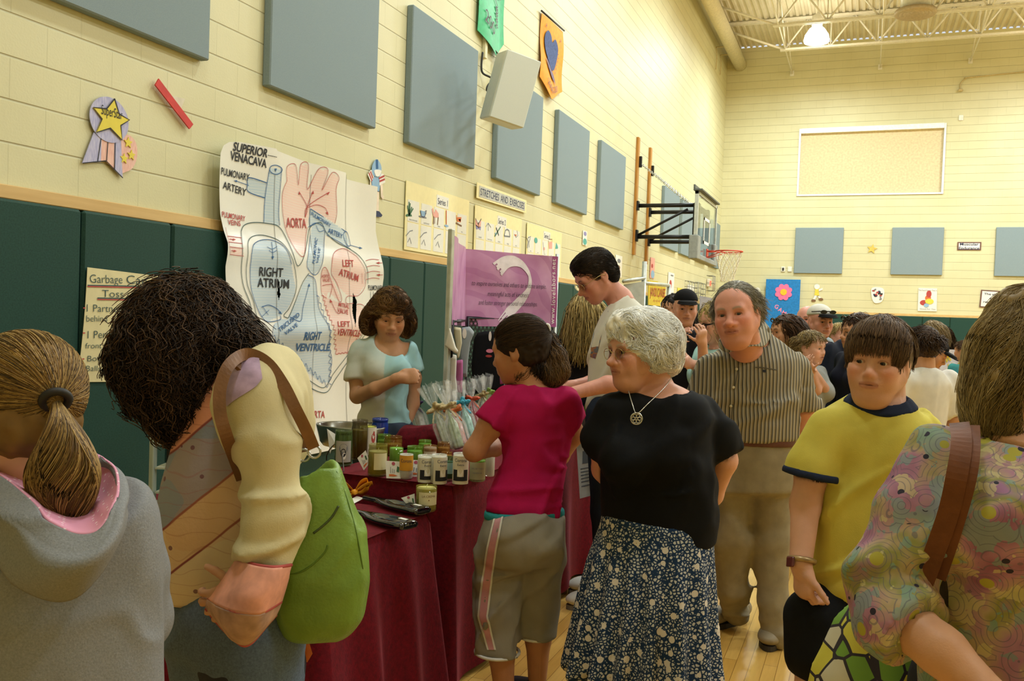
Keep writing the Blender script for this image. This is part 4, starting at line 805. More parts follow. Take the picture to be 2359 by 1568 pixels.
class Sdf:
 """smooth blended solid, meshed with surface nets"""
 def __init__(s): s.ops = []
 def _add(s, lo, hi, fn, k, mode):
  m = k+.04; s.ops.append((np.asarray(lo)-m, np.asarray(hi)+m, fn, k, mode)); return s
 def cone(s, a, b, ra, rb, k=.02, mode='add', flat=False):
  a = np.asarray(a, float); b = np.asarray(b, float); d = b-a; L2 = d@d+1e-12
  def fn(X, Y, Z):
   t = np.clip(((X-a[0])*d[0]+(Y-a[1])*d[1]+(Z-a[2])*d[2])/L2, 0, 1)
   q = np.sqrt((X-a[0]-t*d[0])**2+(Y-a[1]-t*d[1])**2+(Z-a[2]-t*d[2])**2)-(ra+(rb-ra)*t)
   if flat is True: q = np.maximum(q, ((X-b[0])*d[0]+(Y-b[1])*d[1]+(Z-b[2])*d[2])/math.sqrt(L2))
   elif flat: p_, n_ = flat; q = np.maximum(q, (X-p_[0])*n_[0]+(Y-p_[1])*n_[1]+(Z-p_[2])*n_[2])
   return q
  r = max(ra, rb); return s._add(np.minimum(a, b)-r, np.maximum(a, b)+r, fn, k, mode)
 def chain(s, pts, rs, k=.02, mode='add'):
  for i in range(len(pts)-1): s.cone(pts[i], pts[i+1], rs[i], rs[i+1], k if i == 0 else min(k, .6*min(rs[i], rs[i+1])), mode)
  return s
 def ell(s, c, r, R=None, k=.02, mode='add'):
  c = np.asarray(c, float); r = np.asarray(r, float); R = np.eye(3) if R is None else np.asarray(R, float)
  def fn(X, Y, Z):
   x, y, z = X-c[0], Y-c[1], Z-c[2]; q = [(R[i, 0]*x+R[i, 1]*y+R[i, 2]*z) for i in range(3)]
   k0 = np.sqrt((q[0]/r[0])**2+(q[1]/r[1])**2+(q[2]/r[2])**2); k1 = np.sqrt((q[0]/r[0]**2)**2+(q[1]/r[1]**2)**2+(q[2]/r[2]**2)**2)+1e-9
   return k0*(k0-1)/k1
  e = np.abs(R.T)@r; return s._add(c-e, c+e, fn, k, mode)
 def loft(s, sts, side, k=.02, mode='add', p=2.2, cap=.02, flat=0.0):
  """stations (centre, half width, half depth) bottom to top or top to bottom"""
  C_ = np.array([q[0] for q in sts], float); A = np.array([q[1] for q in sts]); B = np.array([q[2] for q in sts])
  w = unit(C_[-1]-C_[0]); u = unit(np.asarray(side)-w*(np.asarray(side)@w)); v = np.cross(w, u)
  t = (C_-C_[0])@w; o = np.argsort(t); cu = (C_-C_[0])@u; cv = (C_-C_[0])@v
  tt = np.linspace(t[0], t[-1], 61)
  def sm(y):
   f = np.interp(tt, t[o], y[o]); g = f.copy()
   for _ in range(3): g[1:-1] = (g[:-2]+g[1:-1]*2+g[2:])/4
   return g
  cu, cv, A2, B2 = sm(cu), sm(cv), sm(A), sm(B); c0 = C_[0]; t0, t1 = t[0], t[-1]
  def fn(X, Y, Z):
   x, y, z = X-c0[0], Y-c0[1], Z-c0[2]; T = x*w[0]+y*w[1]+z*w[2]
   a = np.interp(T, tt, A2); b = np.interp(T, tt, B2)
   qx = np.abs(x*u[0]+y*u[1]+z*u[2]-np.interp(T, tt, cu))/a; qy = np.abs(x*v[0]+y*v[1]+z*v[2]-np.interp(T, tt, cv))/b
   q = (qx**p+qy**p)**(1/p); d = (q-1)*np.where(qx > qy, a, b)
   e = np.maximum(t0-T, T-t1)+cap
   return np.where((d > -cap) & (e > 0), np.sqrt(np.maximum(d+cap, 0)**2+e**2)-cap, np.maximum(d, e-cap))
  r = max(A.max(), B.max()); return s._add(C_.min(0)-r, C_.max(0)+r, fn, k, mode)
 def plane_cut(s, p, n, lo, hi, k=.004):
  """remove what lies on the side n of the plane, inside the box"""
  p = np.asarray(p, float); n = unit(n)
  s.ops.append((np.asarray(lo, float), np.asarray(hi, float), lambda X, Y, Z: -((X-p[0])*n[0]+(Y-p[1])*n[1]+(Z-p[2])*n[2]), k, 'sub')); return s
 def at(s, P):
  X, Y, Z = P[:, 0], P[:, 1], P[:, 2]; F = np.full(len(P), .5)
  for (lo, hi, fn, k, mode) in s.ops:
   i = np.all((P > lo) & (P < hi), 1)
   if not i.any(): continue
   d = fn(X[i], Y[i], Z[i]); f = F[i]
   if mode == 'add': hh = np.maximum(k-np.abs(f-d), 0)/k; F[i] = np.minimum(f, d)-hh*hh*k*.25
   elif mode == 'and': F[i] = np.maximum(f, d)
   else: F[i] = np.maximum(f, -d)
  return F
 def mesh(s, h, fine=(), disp=(), lo=None, hi=None, smooth=0):
  adds = [o for o in s.ops if o[4] == 'add']
  L = np.min([o[0] for o in adds], 0) if lo is None else np.asarray(lo); H = np.max([o[1] for o in adds], 0) if hi is None else np.asarray(hi)
  axs = []
  for a in range(3):
   x = L[a]; xs = [x]
   while x < H[a]:
    st = h
    for f in fine:
     if f[0][a]-h < x < f[1][a]: st = min(st, f[2])
    x += st; xs.append(x)
   axs.append(np.array(xs, np.float32))
  ax = axs; F = np.full([len(a) for a in ax], .5, np.float32)
  for (lo_, hi_, fn, k, mode) in s.ops:
   sl = tuple(slice(int(np.searchsorted(ax[i], lo_[i])), int(np.searchsorted(ax[i], hi_[i]))) for i in range(3))
   if any(q.stop-q.start < 1 for q in sl): continue
   X, Y, Z = ax[0][sl[0]][:, None, None], ax[1][sl[1]][None, :, None], ax[2][sl[2]][None, None, :]
   d = fn(X, Y, Z).astype(np.float32); f = F[sl]
   if mode == 'add': hh = np.maximum(k-np.abs(f-d), 0)/k; F[sl] = np.minimum(f, d)-hh*hh*k*.25
   elif mode == 'and': F[sl] = np.maximum(f, d)
   else: d = -d; hh = np.maximum(k-np.abs(f-d), 0)/k; F[sl] = np.maximum(f, d)+hh*hh*k*.25
  if disp:
   I = np.argwhere(np.abs(F) < .05); P = np.stack([ax[a][I[:, a]] for a in range(3)], -1)
   dv = np.zeros(len(P), np.float32)
   for fn in disp: dv += fn(P)
   F[I[:, 0], I[:, 1], I[:, 2]] += dv
  return nets(F, ax, smooth)
def nets(F, ax, smooth=0):
 S = F < 0; n = np.array(F.shape)
 cnt = np.zeros(n-1, np.int8)
 for d in np.ndindex(2, 2, 2): cnt += S[d[0]:n[0]-1+d[0], d[1]:n[1]-1+d[1], d[2]:n[2]-1+d[2]]
 act = (cnt > 0) & (cnt < 8); I = np.argwhere(act); ids = np.full(n-1, -1, np.int32); ids[act] = np.arange(len(I))
 V = np.zeros((len(I), 3)); W = np.zeros(len(I)); co = [a.astype(float) for a in ax]
 for a in range(3):
  b, c = (a+1) % 3, (a+2) % 3
  for db in (0, 1):
   for dc in (0, 1):
    J = I.copy(); J[:, b] += db; J[:, c] += dc; K = J.copy(); K[:, a] += 1
    f0 = F[J[:, 0], J[:, 1], J[:, 2]]; f1 = F[K[:, 0], K[:, 1], K[:, 2]]; cr = (f0 < 0) != (f1 < 0)
    t = np.where(cr, f0/(f0-f1+1e-20), 0)
    p = np.zeros((len(I), 3)); p[:, b] = co[b][J[:, b]]; p[:, c] = co[c][J[:, c]]; p[:, a] = co[a][J[:, a]]*(1-t)+co[a][K[:, a]]*t
    V += p*cr[:, None]; W += cr
 V /= np.maximum(W, 1)[:, None]
 Q = []
 for a in range(3):
  b, c = (a+1) % 3, (a+2) % 3
  s0 = [slice(None)]*3; s1 = [slice(None)]*3; s0[a] = slice(0, -1); s1[a] = slice(1, None)
  e = S[tuple(s0)] != S[tuple(s1)]; E = np.argwhere(e); E = E[(E[:, b] > 0) & (E[:, c] > 0) & (E[:, b] < n[b]-1) & (E[:, c] < n[c]-1)]
  if not len(E): continue
  def g(db, dc): J = E.copy(); J[:, b] -= db; J[:, c] -= dc; return ids[J[:, 0], J[:, 1], J[:, 2]]
  q = np.stack([g(1, 1), g(0, 1), g(0, 0), g(1, 0)], 1); fl = S[E[:, 0], E[:, 1], E[:, 2]]
  q[~fl] = q[~fl][:, ::-1]; Q.append(q)
 Q = np.concatenate(Q)
 for _ in range(smooth):
  acc = np.zeros_like(V); k = np.zeros(len(V))
  for i in range(4):
   for j in ((i+1) % 4, (i-1) % 4): np.add.at(acc, Q[:, i], V[Q[:, j]]); np.add.at(k, Q[:, i], 1)
  V = V*.5+acc/np.maximum(k, 1)[:, None]*.5
 return V, Q
def folds(amp, freq, seed=0, axis=None, stretch=.25, ridge=True, mask=None):
 """cloth folds: noise stretched along an axis"""
 ax = unit(axis if axis is not None else (0, 0, 1))
 def fn(P):
  t = P@ax; Pq = (P-np.outer(t, ax)*(1-stretch))*freq
  n = vnoise(Pq+.35*vnoise(Pq*.7, seed+5)[:, None], seed)
  if ridge: r = np.clip(1-np.abs(n)*3.0, 0, 1); n = .22-r*r*(3-2*r)*.9+.55*n
  n = n*amp*.8
  return n*mask(P) if mask is not None else n
 return fn
def near(p, r):
 p = np.asarray(p, float); return lambda P: np.exp(-((P-p)**2).sum(1)/(r*r))
def surf_hair(S, V, n, flow, steps=10, step=.012, off=.001, lift=.006, jitter=.25, wave=0.0, wf=3.0, seed=1, mask=None):
 """strands that lie on the surface of a solid and follow a flow"""
 r = np.random.default_rng(seed); W_ = V if mask is None else V[mask(V)]; P = W_[r.integers(0, len(W_), n)].copy(); jt = r.normal(size=(n, 3))*jitter; ph = r.random((n, 1))*6.28; ly = r.random(n); out = []; e = .004
 for i in range(steps+1):
  d0 = S.at(P); g = np.stack([S.at(P+np.eye(3)[a]*e)-d0 for a in range(3)], 1); g /= np.linalg.norm(g, axis=1, keepdims=True)+1e-6
  P = P-g*np.clip(d0-off-lift*ly*i/steps, -.02, .012)[:, None]
  f = flow(P)+jt; f = f-g*(f*g).sum(1, keepdims=True); f /= np.linalg.norm(f, axis=1, keepdims=True)+1e-9; out.append(P+np.cross(g, f)*(wave*np.sin(ph+i*wf*6.28/steps))); P = P+f*step
 return np.stack(out, 1)
def hair_solid(p, S, A, cols, capcol, r=(.0018, .0008), h=.006, disp=(), name='hair', seed=1, var=.18, m=None, parent=None):
 V2, Q2 = S.mesh(h, (), disp); V, Q, C = strands(A, r[0], r[1], hcols(len(A), cols, seed, var)); C2 = np.tile(np.array(srgb(capcol)), (len(V2), 1))*(1+.3*vnoise(V2*70, 4)[:, None])
 return p.raw(name, np.concatenate([V, V2]), np.concatenate([Q, Q2+len(V)]), np.concatenate([C, C2]), m or M_hair, parent)
def head_cut(h, S, front=.06, side=-.01, back=-.12):
 h.e(S, (0, .115, front-.105), (.085, .075, .1), .012, 'sub')
 for q in (-1, 1): h.e(S, (q*.085, .06, side-.075), (.035, .062, .075), .012, 'sub')
 h.e(S, (0, -.05, back-.08), (.16, .14, .07), .015, 'sub')
def grain(amp, freq, seed=3): return lambda P: vnoise(P*freq, seed)*amp
# ---- strands of hair --------------------------------------------------------
def strands(paths, r0, r1, cols, sides=3):
 """paths (N,M,3) -> tapered tubes; cols (N,3)"""
 N, M, _ = paths.shape; d = np.gradient(paths, axis=1); d /= np.linalg.norm(d, axis=2, keepdims=True)+1e-9
 ref = np.where(np.abs(d[..., 2:3]) < .9, np.array([0, 0, 1.0]), np.array([1.0, 0, 0])); a = np.cross(d, ref); a /= np.linalg.norm(a, axis=2, keepdims=True)+1e-9; b = np.cross(d, a)
 t = np.linspace(0, 1, M); rad = (r0*(1-t**2)+r1*t**2)[None, :, None]; r0 = np.asarray(r0)
 V = np.stack([paths+rad*(math.cos(2*math.pi*k/sides)*a+math.sin(2*math.pi*k/sides)*b) for k in range(sides)], 2)
 idx = np.arange(N*M*sides).reshape(N, M, sides)
 q = np.stack([idx[:, :-1, :], idx[:, 1:, :], np.roll(idx, -1, 2)[:, 1:, :], np.roll(idx, -1, 2)[:, :-1, :]], -1).reshape(-1, 4)
 shade = np.repeat(np.repeat(cols[:, None, None, :], M, 1), sides, 2).reshape(-1, 3)
 return V.reshape(-1, 3), q, shade
class Head:
 """head frame: x to the person's left, y forward, z up; unit scale = 0.23 m from chin to crown"""
 def __init__(s, c, yaw, pitch=0, roll=0, H=.23):
  y = facing(yaw); x = np.cross(UP, y); z = UP.copy(); p = math.radians(pitch); y, z = y*math.cos(p)+z*math.sin(p), z*math.cos(p)-y*math.sin(p)
  r = math.radians(roll); x, z = x*math.cos(r)+z*math.sin(r), z*math.cos(r)-x*math.sin(r)
  s.c = np.asarray(c, float); s.R = np.array([x, y, z]); s.k = H/.23
 def w(s, x, y, z): return s.c+s.k*(x*s.R[0]+y*s.R[1]+z*s.R[2])
 def wv(s, P): return s.c+s.k*(np.asarray(P)@s.R)
 def loc(s, V): return ((V-s.c)@s.R.T)/s.k
 def e(s, S, c, r, k=.02, mode='add'): S.ell(s.w(*c), np.array(r)*s.k, s.R, k*s.k, mode)
 def cn(s, S, a, b, ra, rb, k=.015, mode='add'): S.cone(s.w(*a), s.w(*b), ra*s.k, rb*s.k, k*s.k, mode)
 def build(s, S, f=None):
  f = dict(dict(jaw=1.0, nose=1.0, cheek=1.0, chin=1.0, brow=1.0, lips=1.0, eye=1.0, double=0.0, bag=0.0, ear=1.0, closed=0.0), **(f or {})); s.f = f
  s.e(S, (0, -.018, .032), (.074, .094, .083)); s.e(S, (0, .03, .03), (.064, .058, .062), .03)
  s.e(S, (0, .028, -.038), (.057*f['jaw'], .057, .074), .035)
  s.e(S, (0, .066, -.094), (.024*f['chin'], .02, .019), .03)
  for q in (-1, 1):
   s.cn(S, (q*.052*f['jaw'], -.002, -.045), (q*.022, .056, -.092), .022, .018, .03)
   s.e(S, (q*.040, .058, -.022), (.024, .026*f['cheek'], .022), .022)
   s.e(S, (q*.036, .058, -.05), (.022, .022*f['cheek'], .026), .025)
  s.cn(S, (-.036, .076, .018), (.036, .076, .018), .012*f['brow'], .012*f['brow'], .02)
  for q in (-1, 1): s.e(S, (q*.031, .1, .0), (.019, .018, .0125), .016, 'sub')
  n = f['nose']
  s.cn(S, (0, .084, .008), (0, .084+.018*n, -.028), .0075, .0095*n, .014); s.e(S, (0, .083+.021*n, -.032), (.0125*n, .0125*n, .011), .01)
  for q in (-1, 1): s.e(S, (q*.0125*n, .086+.006*n, -.036), (.0085*n, .011, .008), .008); s.e(S, (q*.007*n, .089+.01*n, -.043), (.0035, .006, .004), .004, 'sub')
  for q in (-1, 1):
   s.e(S, (q*.031, .0735, .0), (.0155*f['eye'], .0145, .0145*f['eye']), .006)
   s.e(S, (q*.031, .0895, -.0005-.003*f['closed']), (.0125*f['eye'], .012, .0052*f['eye']*(1-.6*f['closed'])), .003, 'sub')
   if f['bag']: s.e(S, (q*.032, .08, -.017), (.014, .008, .006), .008)
  l = f['lips']
  s.e(S, (0, .078, -.06), (.028, .02, .02), .02)
  s.cn(S, (-.013, .0895, -.0565), (.013, .0895, -.0565), .0052*l, .0052*l, .008)
  for q in (-1, 1): s.cn(S, (q*.011, .0895, -.0572), (q*.024, .079, -.062), .0045*l, .003, .006)
  s.cn(S, (-.012, .0885, -.0685), (.012, .0885, -.0685), .0062*l, .0062*l, .008)
  s.e(S, (0, .1085, -.0622), (.024, .018, .0008), .002, 'sub')
  for q in (-1, 1):
   s.e(S, (q*.077, -.012, -.004), (.0075*f['ear'], .019*f['ear'], .031*f['ear']), .008); s.e(S, (q*.087, -.006, .0), (.006, .010, .016), .006, 'sub'); s.e(S, (q*.076, -.003, -.03), (.006, .008, .01), .008)
  if f['double']: s.e(S, (0, .04, -.105), (.045, .035, .03), .03)
 def colour(s, V, C, skin, lip=None, brow=None, blush=.35, stubble=None, beard=0):
  p = s.loc(V); x, y, z = np.abs(p[:, 0]), p[:, 1], p[:, 2]; front = (y > .03) & (y < .16) & (np.abs(z) < .15)
  def mixc(m, c):
   m = (m*front)[:, None]; C[:] = C*(1-m)+np.array(c)*m
  sk = np.array(skin); bl = np.minimum(1, sk*np.array([1.12, .72, .66]))
  mixc(blush*np.exp(-((x-.045)/.022)**2-((z+.028)/.022)**2), bl); mixc(blush*.9*np.exp(-(x/.014)**2-((z+.033)/.013)**2), bl)
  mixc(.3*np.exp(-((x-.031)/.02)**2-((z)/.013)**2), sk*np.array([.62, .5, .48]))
  if stubble is not None: mixc(stubble*((z < -.035) & (y > .02)), sk*.62)
  if lip is not None:
   m = np.exp(-(np.maximum(0, np.abs(z+.0625)-.0085*(1-(x/.03)**2).clip(.1))/.0028)**2)*(x < .026)*(y > .068); mixc(.55*m, lip)
  mixc(.55*((np.abs(z+.0622) < .0015) & (x < .025) & (y > .06)), sk*np.array([.4, .25, .23]))
  if brow is not None:
   bz = .0195+.006*np.sin((x-.012)/.034*2.6); m = np.exp(-((z-bz)/.0042)**2)*np.clip((x-.010)/.006, 0, 1)*np.clip((.05-x)/.01, 0, 1)*(y > .04); mixc(.85*m.clip(0, 1), brow)
  lm = np.exp(-((np.sqrt((x-.031)**2+((z+.0005)*1.9)**2)-.0125*s.f['eye'])/.0022)**2)*(y > .06)*(z > -.003); mixc(.75*lm, sk*np.array([.22, .16, .14]))
  return C
 def eyes(s, parent, base, iris='4A3524', gaze=(0, 0)):
  for q in (-1, 1):
   c = s.w(q*.031, .0728, -.0005); r = .0125*s.k*s.f['eye']; g = unit(s.R[1]+gaze[0]*s.R[0]+gaze[1]*s.R[2])
   a = unit(np.cross(g, s.R[2])); b = np.cross(a, g); V = [c+g*r]; Cc = [srgb('0A0808')]; F = []
   ic = srgb(iris); w = srgb('D8D0C6'); n = 16
   rings = [(14, '0A0808'), (15, iris), (32, iris), (36, '1A1210'), (38, 'D8D0C6'), (65, 'D8D0C6'), (95, 'D2C6BC'), (130, 'CFC2B8')]
   for dg, cc in rings:
    t = math.radians(dg)
    for k in range(n): u = 2*math.pi*k/n; V.append(c+r*(math.cos(t)*g+math.sin(t)*(math.cos(u)*a+math.sin(u)*b))); Cc.append(srgb(cc))
   V = np.array(V)-base
   T = np.array([(0, 1+k, 1+(k+1) % n) for k in range(n)]); Q = np.array([(1+i*n+k, 1+(i+1)*n+k, 1+(i+1)*n+(k+1) % n, 1+i*n+(k+1) % n) for i in range(len(rings)-1) for k in range(n)])
   link('eye', fast_mesh('eye', V, Q, T, np.array(Cc)), vcmat('eyeball', .12, mottle=0), parent)
def hand(S, wrist, fwd, palm, thumb, s=1.0, curl=(20, 25, 28, 32), tcurl=15, spread=.06, tf=1.0, out=.85, tp=.35):
 """palm: direction the palm faces; thumb: direction of the thumb side"""
 f = unit(fwd); p = unit(palm-f*(np.dot(palm, f))); t = np.cross(f, p); t = t if t@np.asarray(thumb) > 0 else -t
 w = np.asarray(wrist, float); R = np.array([t, f, p])
 S.cone(w-f*.02*s, w+f*.02*s, .024*s, .026*s, .015); S.ell(w+f*.052*s, np.array([.041, .05, .0155])*s, R, .016); S.ell(w+f*.075*s, np.array([.041, .022, .014])*s, R, .012)
 S.ell(w+f*.035*s+t*.026*s+p*.006*s, np.array([.018, .033, .016])*s, R, .014)
 for i, (o, L) in enumerate(zip((.030, .0105, -.010, -.029), (.071, .080, .074, .058))):
  b = w+f*(.086-.004*abs(i-1.3))*s+t*o*s; d = unit(f+t*spread*(1.3-i)*1.3); a = 0; P = [b-d*.012*s, b]; q = b
  for fr, m in ((.44, .8), (.31, 1.15), (.25, .9)):
   a += math.radians(curl[i]*m); dd = d*math.cos(a)+p*math.sin(a); q = q+dd*L*s*fr; P.append(q)
  r = np.array([.0092, .0092, .0084, .0076, .0066])*s*(1 if i < 3 else .88)
  for j in range(4): S.cone(P[j], P[j+1], r[j], r[j+1], .008 if j == 0 else .003)
 b = w+f*.03*s+t*.03*s; d = unit(f*(1-out*.35)*tf+t*out+p*tp); P = [b, b+d*.035*s]; a = math.radians(tcurl); d2 = unit(d*math.cos(a)+f*math.sin(a)*tf+p*.15-t*(1-tf)*.9); P.append(P[1]+d2*.03*s); P.append(P[2]+unit(d2+f*.25*tf+p*.1)*.024*s)
 for j in range(3): S.cone(P[j], P[j+1], (.0125, .0105, .0095, .0075)[j]*s, (.0125, .0105, .0095, .0075)[j+1]*s, .008 if j == 0 else .003)
SKIN = {k: srgb(v) for k, v in dict(fair='DDAA92', tan='CB9876', pink='DBA38E', ruddy='D99A88', olive='C48C66', deep='B98262').items()}
class Person:
 def __init__(s, label, z, base, skin='fair', ang=0):
  s.label = label; s.z = z; s.base = np.array([base[0], base[1], 0.0]); s.skin = np.array(SKIN[skin]); s.body = Sdf(); s.ang = ang; s.parts = []; s.fine = []; s.heads = []; s.root = None; s.bv = {}
 def J(s, x, y, dz=0.0): return at_z(x, y, s.z+dz)
 def m(s, px, dz=0): return px*(s.z+dz)/CF
 def sts(s, rows, ratio=.62, ang=None, grow=0.0):
  """rows (xl, xr, y[, dz[, ratio]]) : outline in the photograph -> loft stations"""
  a = math.radians(s.ang if ang is None else ang); out = []
  for r in rows:
   dz = r[3] if len(r) > 3 else 0.0; rt = r[4] if len(r) > 4 else ratio; w = s.m((r[1]-r[0])/2, dz); A = w/math.sqrt(math.cos(a)**2+(rt*math.sin(a))**2)
   out.append((s.J((r[0]+r[1])/2, r[2], dz), A+grow, A*rt+grow))
  return out
 def side(s, ang=None): return np.cross(UP, facing(s.ang if ang is None else ang))
 def limb(s, S, pts, k=.025, grow=0.0):
  """pts (x, y, dz, radius in m)"""
  S.chain([s.J(p[0], p[1], p[2]) for p in pts], [p[3]+grow for p in pts], k); return S
 def head(s, x, y, dz=0, H=.23, yaw=None, pitch=0, roll=0, feat=None, fine=.0032):
  h = Head(s.J(x, y, dz), s.ang if yaw is None else yaw, pitch, roll, H); h.build(s.body, feat); s.heads.append(h)
  if fine: r = .14*h.k; s.fine.append((h.c-r, h.c+r, fine))
  return h
 def fbox(s, p, r, hf=.0045): p = np.asarray(p); s.fine.append((p-r, p+r, hf))
 def make_body(s, h=.013, lip='A8625A', brow='5A4030', blush=.35, disp=(), eyes='4A3524', gaze=(0, 0), stub=None, extra=None, name='person', group=None):
  V, Q = s.body.mesh(h, s.fine, disp); C = np.tile(s.skin, (len(V), 1))
  for hd in s.heads: hd.colour(V, C, s.skin, srgb(lip) if lip else None, srgb(brow) if brow else None, blush, stub)
  if extra: extra(V, C)
  o = link(name, fast_mesh(name, V-s.base, Q, None, C), vcmat('skin', .48, .12, 260, .35, .12, .1, 25), None, s.base); tag(o, s.label, 'person', group); s.root = o
  if eyes:
   for hd in s.heads: hd.eyes(o, s.base, eyes, gaze)
  return o
 def part(s, name, S, m, h=.010, fine=(), disp=(), label=None, col=None, smooth=1, parent=None, cover=True):
  if cover and s.root is not None:          # the body stays inside what covers it
   me = s.root.data; n = len(me.vertices); B = np.empty(n*3, np.float32); me.vertices.foreach_get('co', B); B = B.reshape(-1, 3).astype(float); N = np.empty(n*3, np.float32); me.vertices.foreach_get('normal', N); N = N.reshape(-1, 3)
   t = np.clip(-S.at(B+s.base)/.009, 0, 1); t = t*t*(3-2*t); B -= N*(t*.026)[:, None]; me.vertices.foreach_set('co', B.astype(np.float32).ravel()); me.update()
  V, Q = S.mesh(h, fine, disp, smooth=smooth); C = None
  if col is not None: C = col(V) if callable(col) else np.tile(np.array(srgb(col)), (len(V), 1))
  o = link(name, fast_mesh(name, V-s.base, Q, None, C), m, parent or s.root); s.bv[o.name] = (V, Q)
  if label: o['label'] = label
  return o
 def part_box(s, name, S, m, h, lo, hi, grow):
  V, Q = S.mesh(h, (), [lambda P: np.full(len(P), -grow, np.float32)], lo, hi, 2); o = link(name, fast_mesh(name, V-s.base, Q), m, s.root); return o
 def cast(s, o, x, y, off=.002, src=None):
  k = o if isinstance(o, str) else o.name
  if not isinstance(s.bv[k], BVHTree): s.bv[k] = BVHTree.FromPolygons([tuple(v) for v in s.bv[k][0]], [tuple(int(i) for i in q) for q in s.bv[k][1]])
  d = unit(ray(x, y)); h = s.bv[k].ray_cast(Vector(CAM), Vector(d))
  if h[0] is None: h = s.bv[k].find_nearest(Vector(s.J(x, y)))
  n = np.array(h[1]); n = n if n@d < 0 else -n
  return np.array(h[0])+n*off, n
 def raw(s, name, V, Q, C, m, parent=None, label=None):
  o = link(name, fast_mesh(name, V-s.base, Q, None, C), m, parent or s.root)
  if label: o['label'] = label
  return o
 def mbpart(s, name, mb, m, parent=None, label=None):
  mb.v = [tuple(np.array(p)-s.base) for p in mb.v]; o = mb.build(name, m, parent or s.root)
  if label: o['label'] = label
  return o
M_hair = vcmat('hair_strands', .5, spec=.22, mottle=.15, mscale=35)
def scalp_pts(n, mask, seed=1, rx=.079, ry=.099, rz=.088, c=(0, -.018, .032)):
 r = np.random.default_rng(seed); P = r.normal(size=(n*4, 3)); P /= np.linalg.norm(P, axis=1)[:, None]; L = P*np.array([rx, ry, rz])+np.array(c)
 k = mask(L); return L[k][:n]
def hairline(front=.075, side=-.005, back=-.085):
 """mask in head space: hair covers above the line"""
 def f(L):
  y = L[:, 1]; lim = np.where(y > .035, side+(front-side)*np.clip((y-.035)/.04, 0, 1), np.where(y < -.02, side+(back-side)*np.clip((-.02-y)/.05, 0, 1), side)); return L[:, 2] > lim
 return f
def flow_hair(h, roots, steps, step, dir0, flow, seed=1, jitter=.25, curl=0.0, cfreq=2.0, keep=1.0, rad=(.08, .1, .089), cc=(0, -.018, .032), grow=.0005, hug=0.0):
 """grow strands over the skull: flow(P, i) gives the wanted direction in head space"""
 r = np.random.default_rng(seed); N = len(roots); P = roots.copy(); out = [P.copy()]; d = dir0(P); d = d/(np.linalg.norm(d, axis=1, keepdims=True)+1e-9)
 jt = r.normal(size=(N, 3))*jitter; ph = r.random(N)*6.28; rad = np.array(rad); cc = np.array(cc); lay = r.random(N)
 for i in range(steps):
  f = flow(P, i); f = f/(np.linalg.norm(f, axis=1, keepdims=True)+1e-9); d = d*.55+f*.45+jt*.25; d /= np.linalg.norm(d, axis=1, keepdims=True)+1e-9
  P = P+d*step*keep; q = (P-cc)/(rad+grow*(i+2)*(.4+lay[:, None])); L = np.linalg.norm(q, axis=1); ins = L < 1; P[ins] = cc+(P-cc)[ins]/L[ins][:, None]
  if hug: q = P-cc; e = ((L > 1.06) & (P[:, 2] > -.02))[:, None]; P = np.where(e, cc+q*(1+(1.06/np.maximum(L, 1e-3)[:, None]-1)*hug), P)
  out.append(P.copy())
 A = np.stack(out, 1)
 if curl:
  t = np.linspace(0, 1, steps+1)[None, :]; g = np.gradient(A, axis=1); g /= np.linalg.norm(g, axis=2, keepdims=True)+1e-9; a = np.cross(g, np.array([.3, .5, .81])); a /= np.linalg.norm(a, axis=2, keepdims=True)+1e-9; b = np.cross(g, a); w = ph[:, None]+t*6.28*cfreq*(.8+.4*lay[:, None])
  A = A+curl*np.minimum(1, t*3)[..., None]*(np.cos(w)[..., None]*a+np.sin(w)[..., None]*b)
 return A
def hcols(n, cols, seed=1, var=.18):
 r = np.random.default_rng(seed); c = np.array([srgb(q) for q in cols])[r.integers(0, len(cols), n)]; return c*(1+var*r.normal(size=(n, 1))).clip(.4, 1.7)
def hair_part(p, h, A, cols, r=(.0016, .0006), seed=1, name='hair', cap=None, capcol=None, sides=3, var=.18, parent=None, m=None):
 """strands (in head space) joined with an optional cap solid"""
 V, Q, C = strands(h.wv(A), r[0], r[1], hcols(len(A), cols, seed, var), sides)
 if cap is not None:
  V2, Q2 = cap; C2 = np.tile(np.array(srgb(capcol)), (len(V2), 1)); n = vnoise(h.loc(V2)*np.array([60, 60, 25]), 4)[:, None]; C2 = C2*(1+.35*n)
  Q = np.concatenate([Q, Q2+len(V)]); V = np.concatenate([V, V2]); C = np.concatenate([C, C2])
 return p.raw(name, V, Q, C, m or M_hair, parent)
def cap_solid(h, thick=.006, front=.07, side=-.005, back=-.09, hh=.005, disp=(), extra=None, face=True):
 """smooth mass of hair close to the skull, open at the face"""
 S = Sdf(); t = thick; h.e(S, (0, -.018, .032), (.074+t, .094+t, .083+t)); h.e(S, (0, -.035, -.03), (.066+t, .066+t*.6, .055), .03)
 if extra: extra(S)
 if face:
  h.e(S, (0, .115, front-.105), (.085, .075, .1), .012, 'sub')
  for q in (-1, 1): h.e(S, (q*.085, .05, side-.075), (.035, .062, .075), .012, 'sub')
 h.e(S, (0, -.05, back-.08), (.14, .12, .07), .015, 'sub')
 return S.mesh(hh*h.k, (), disp)
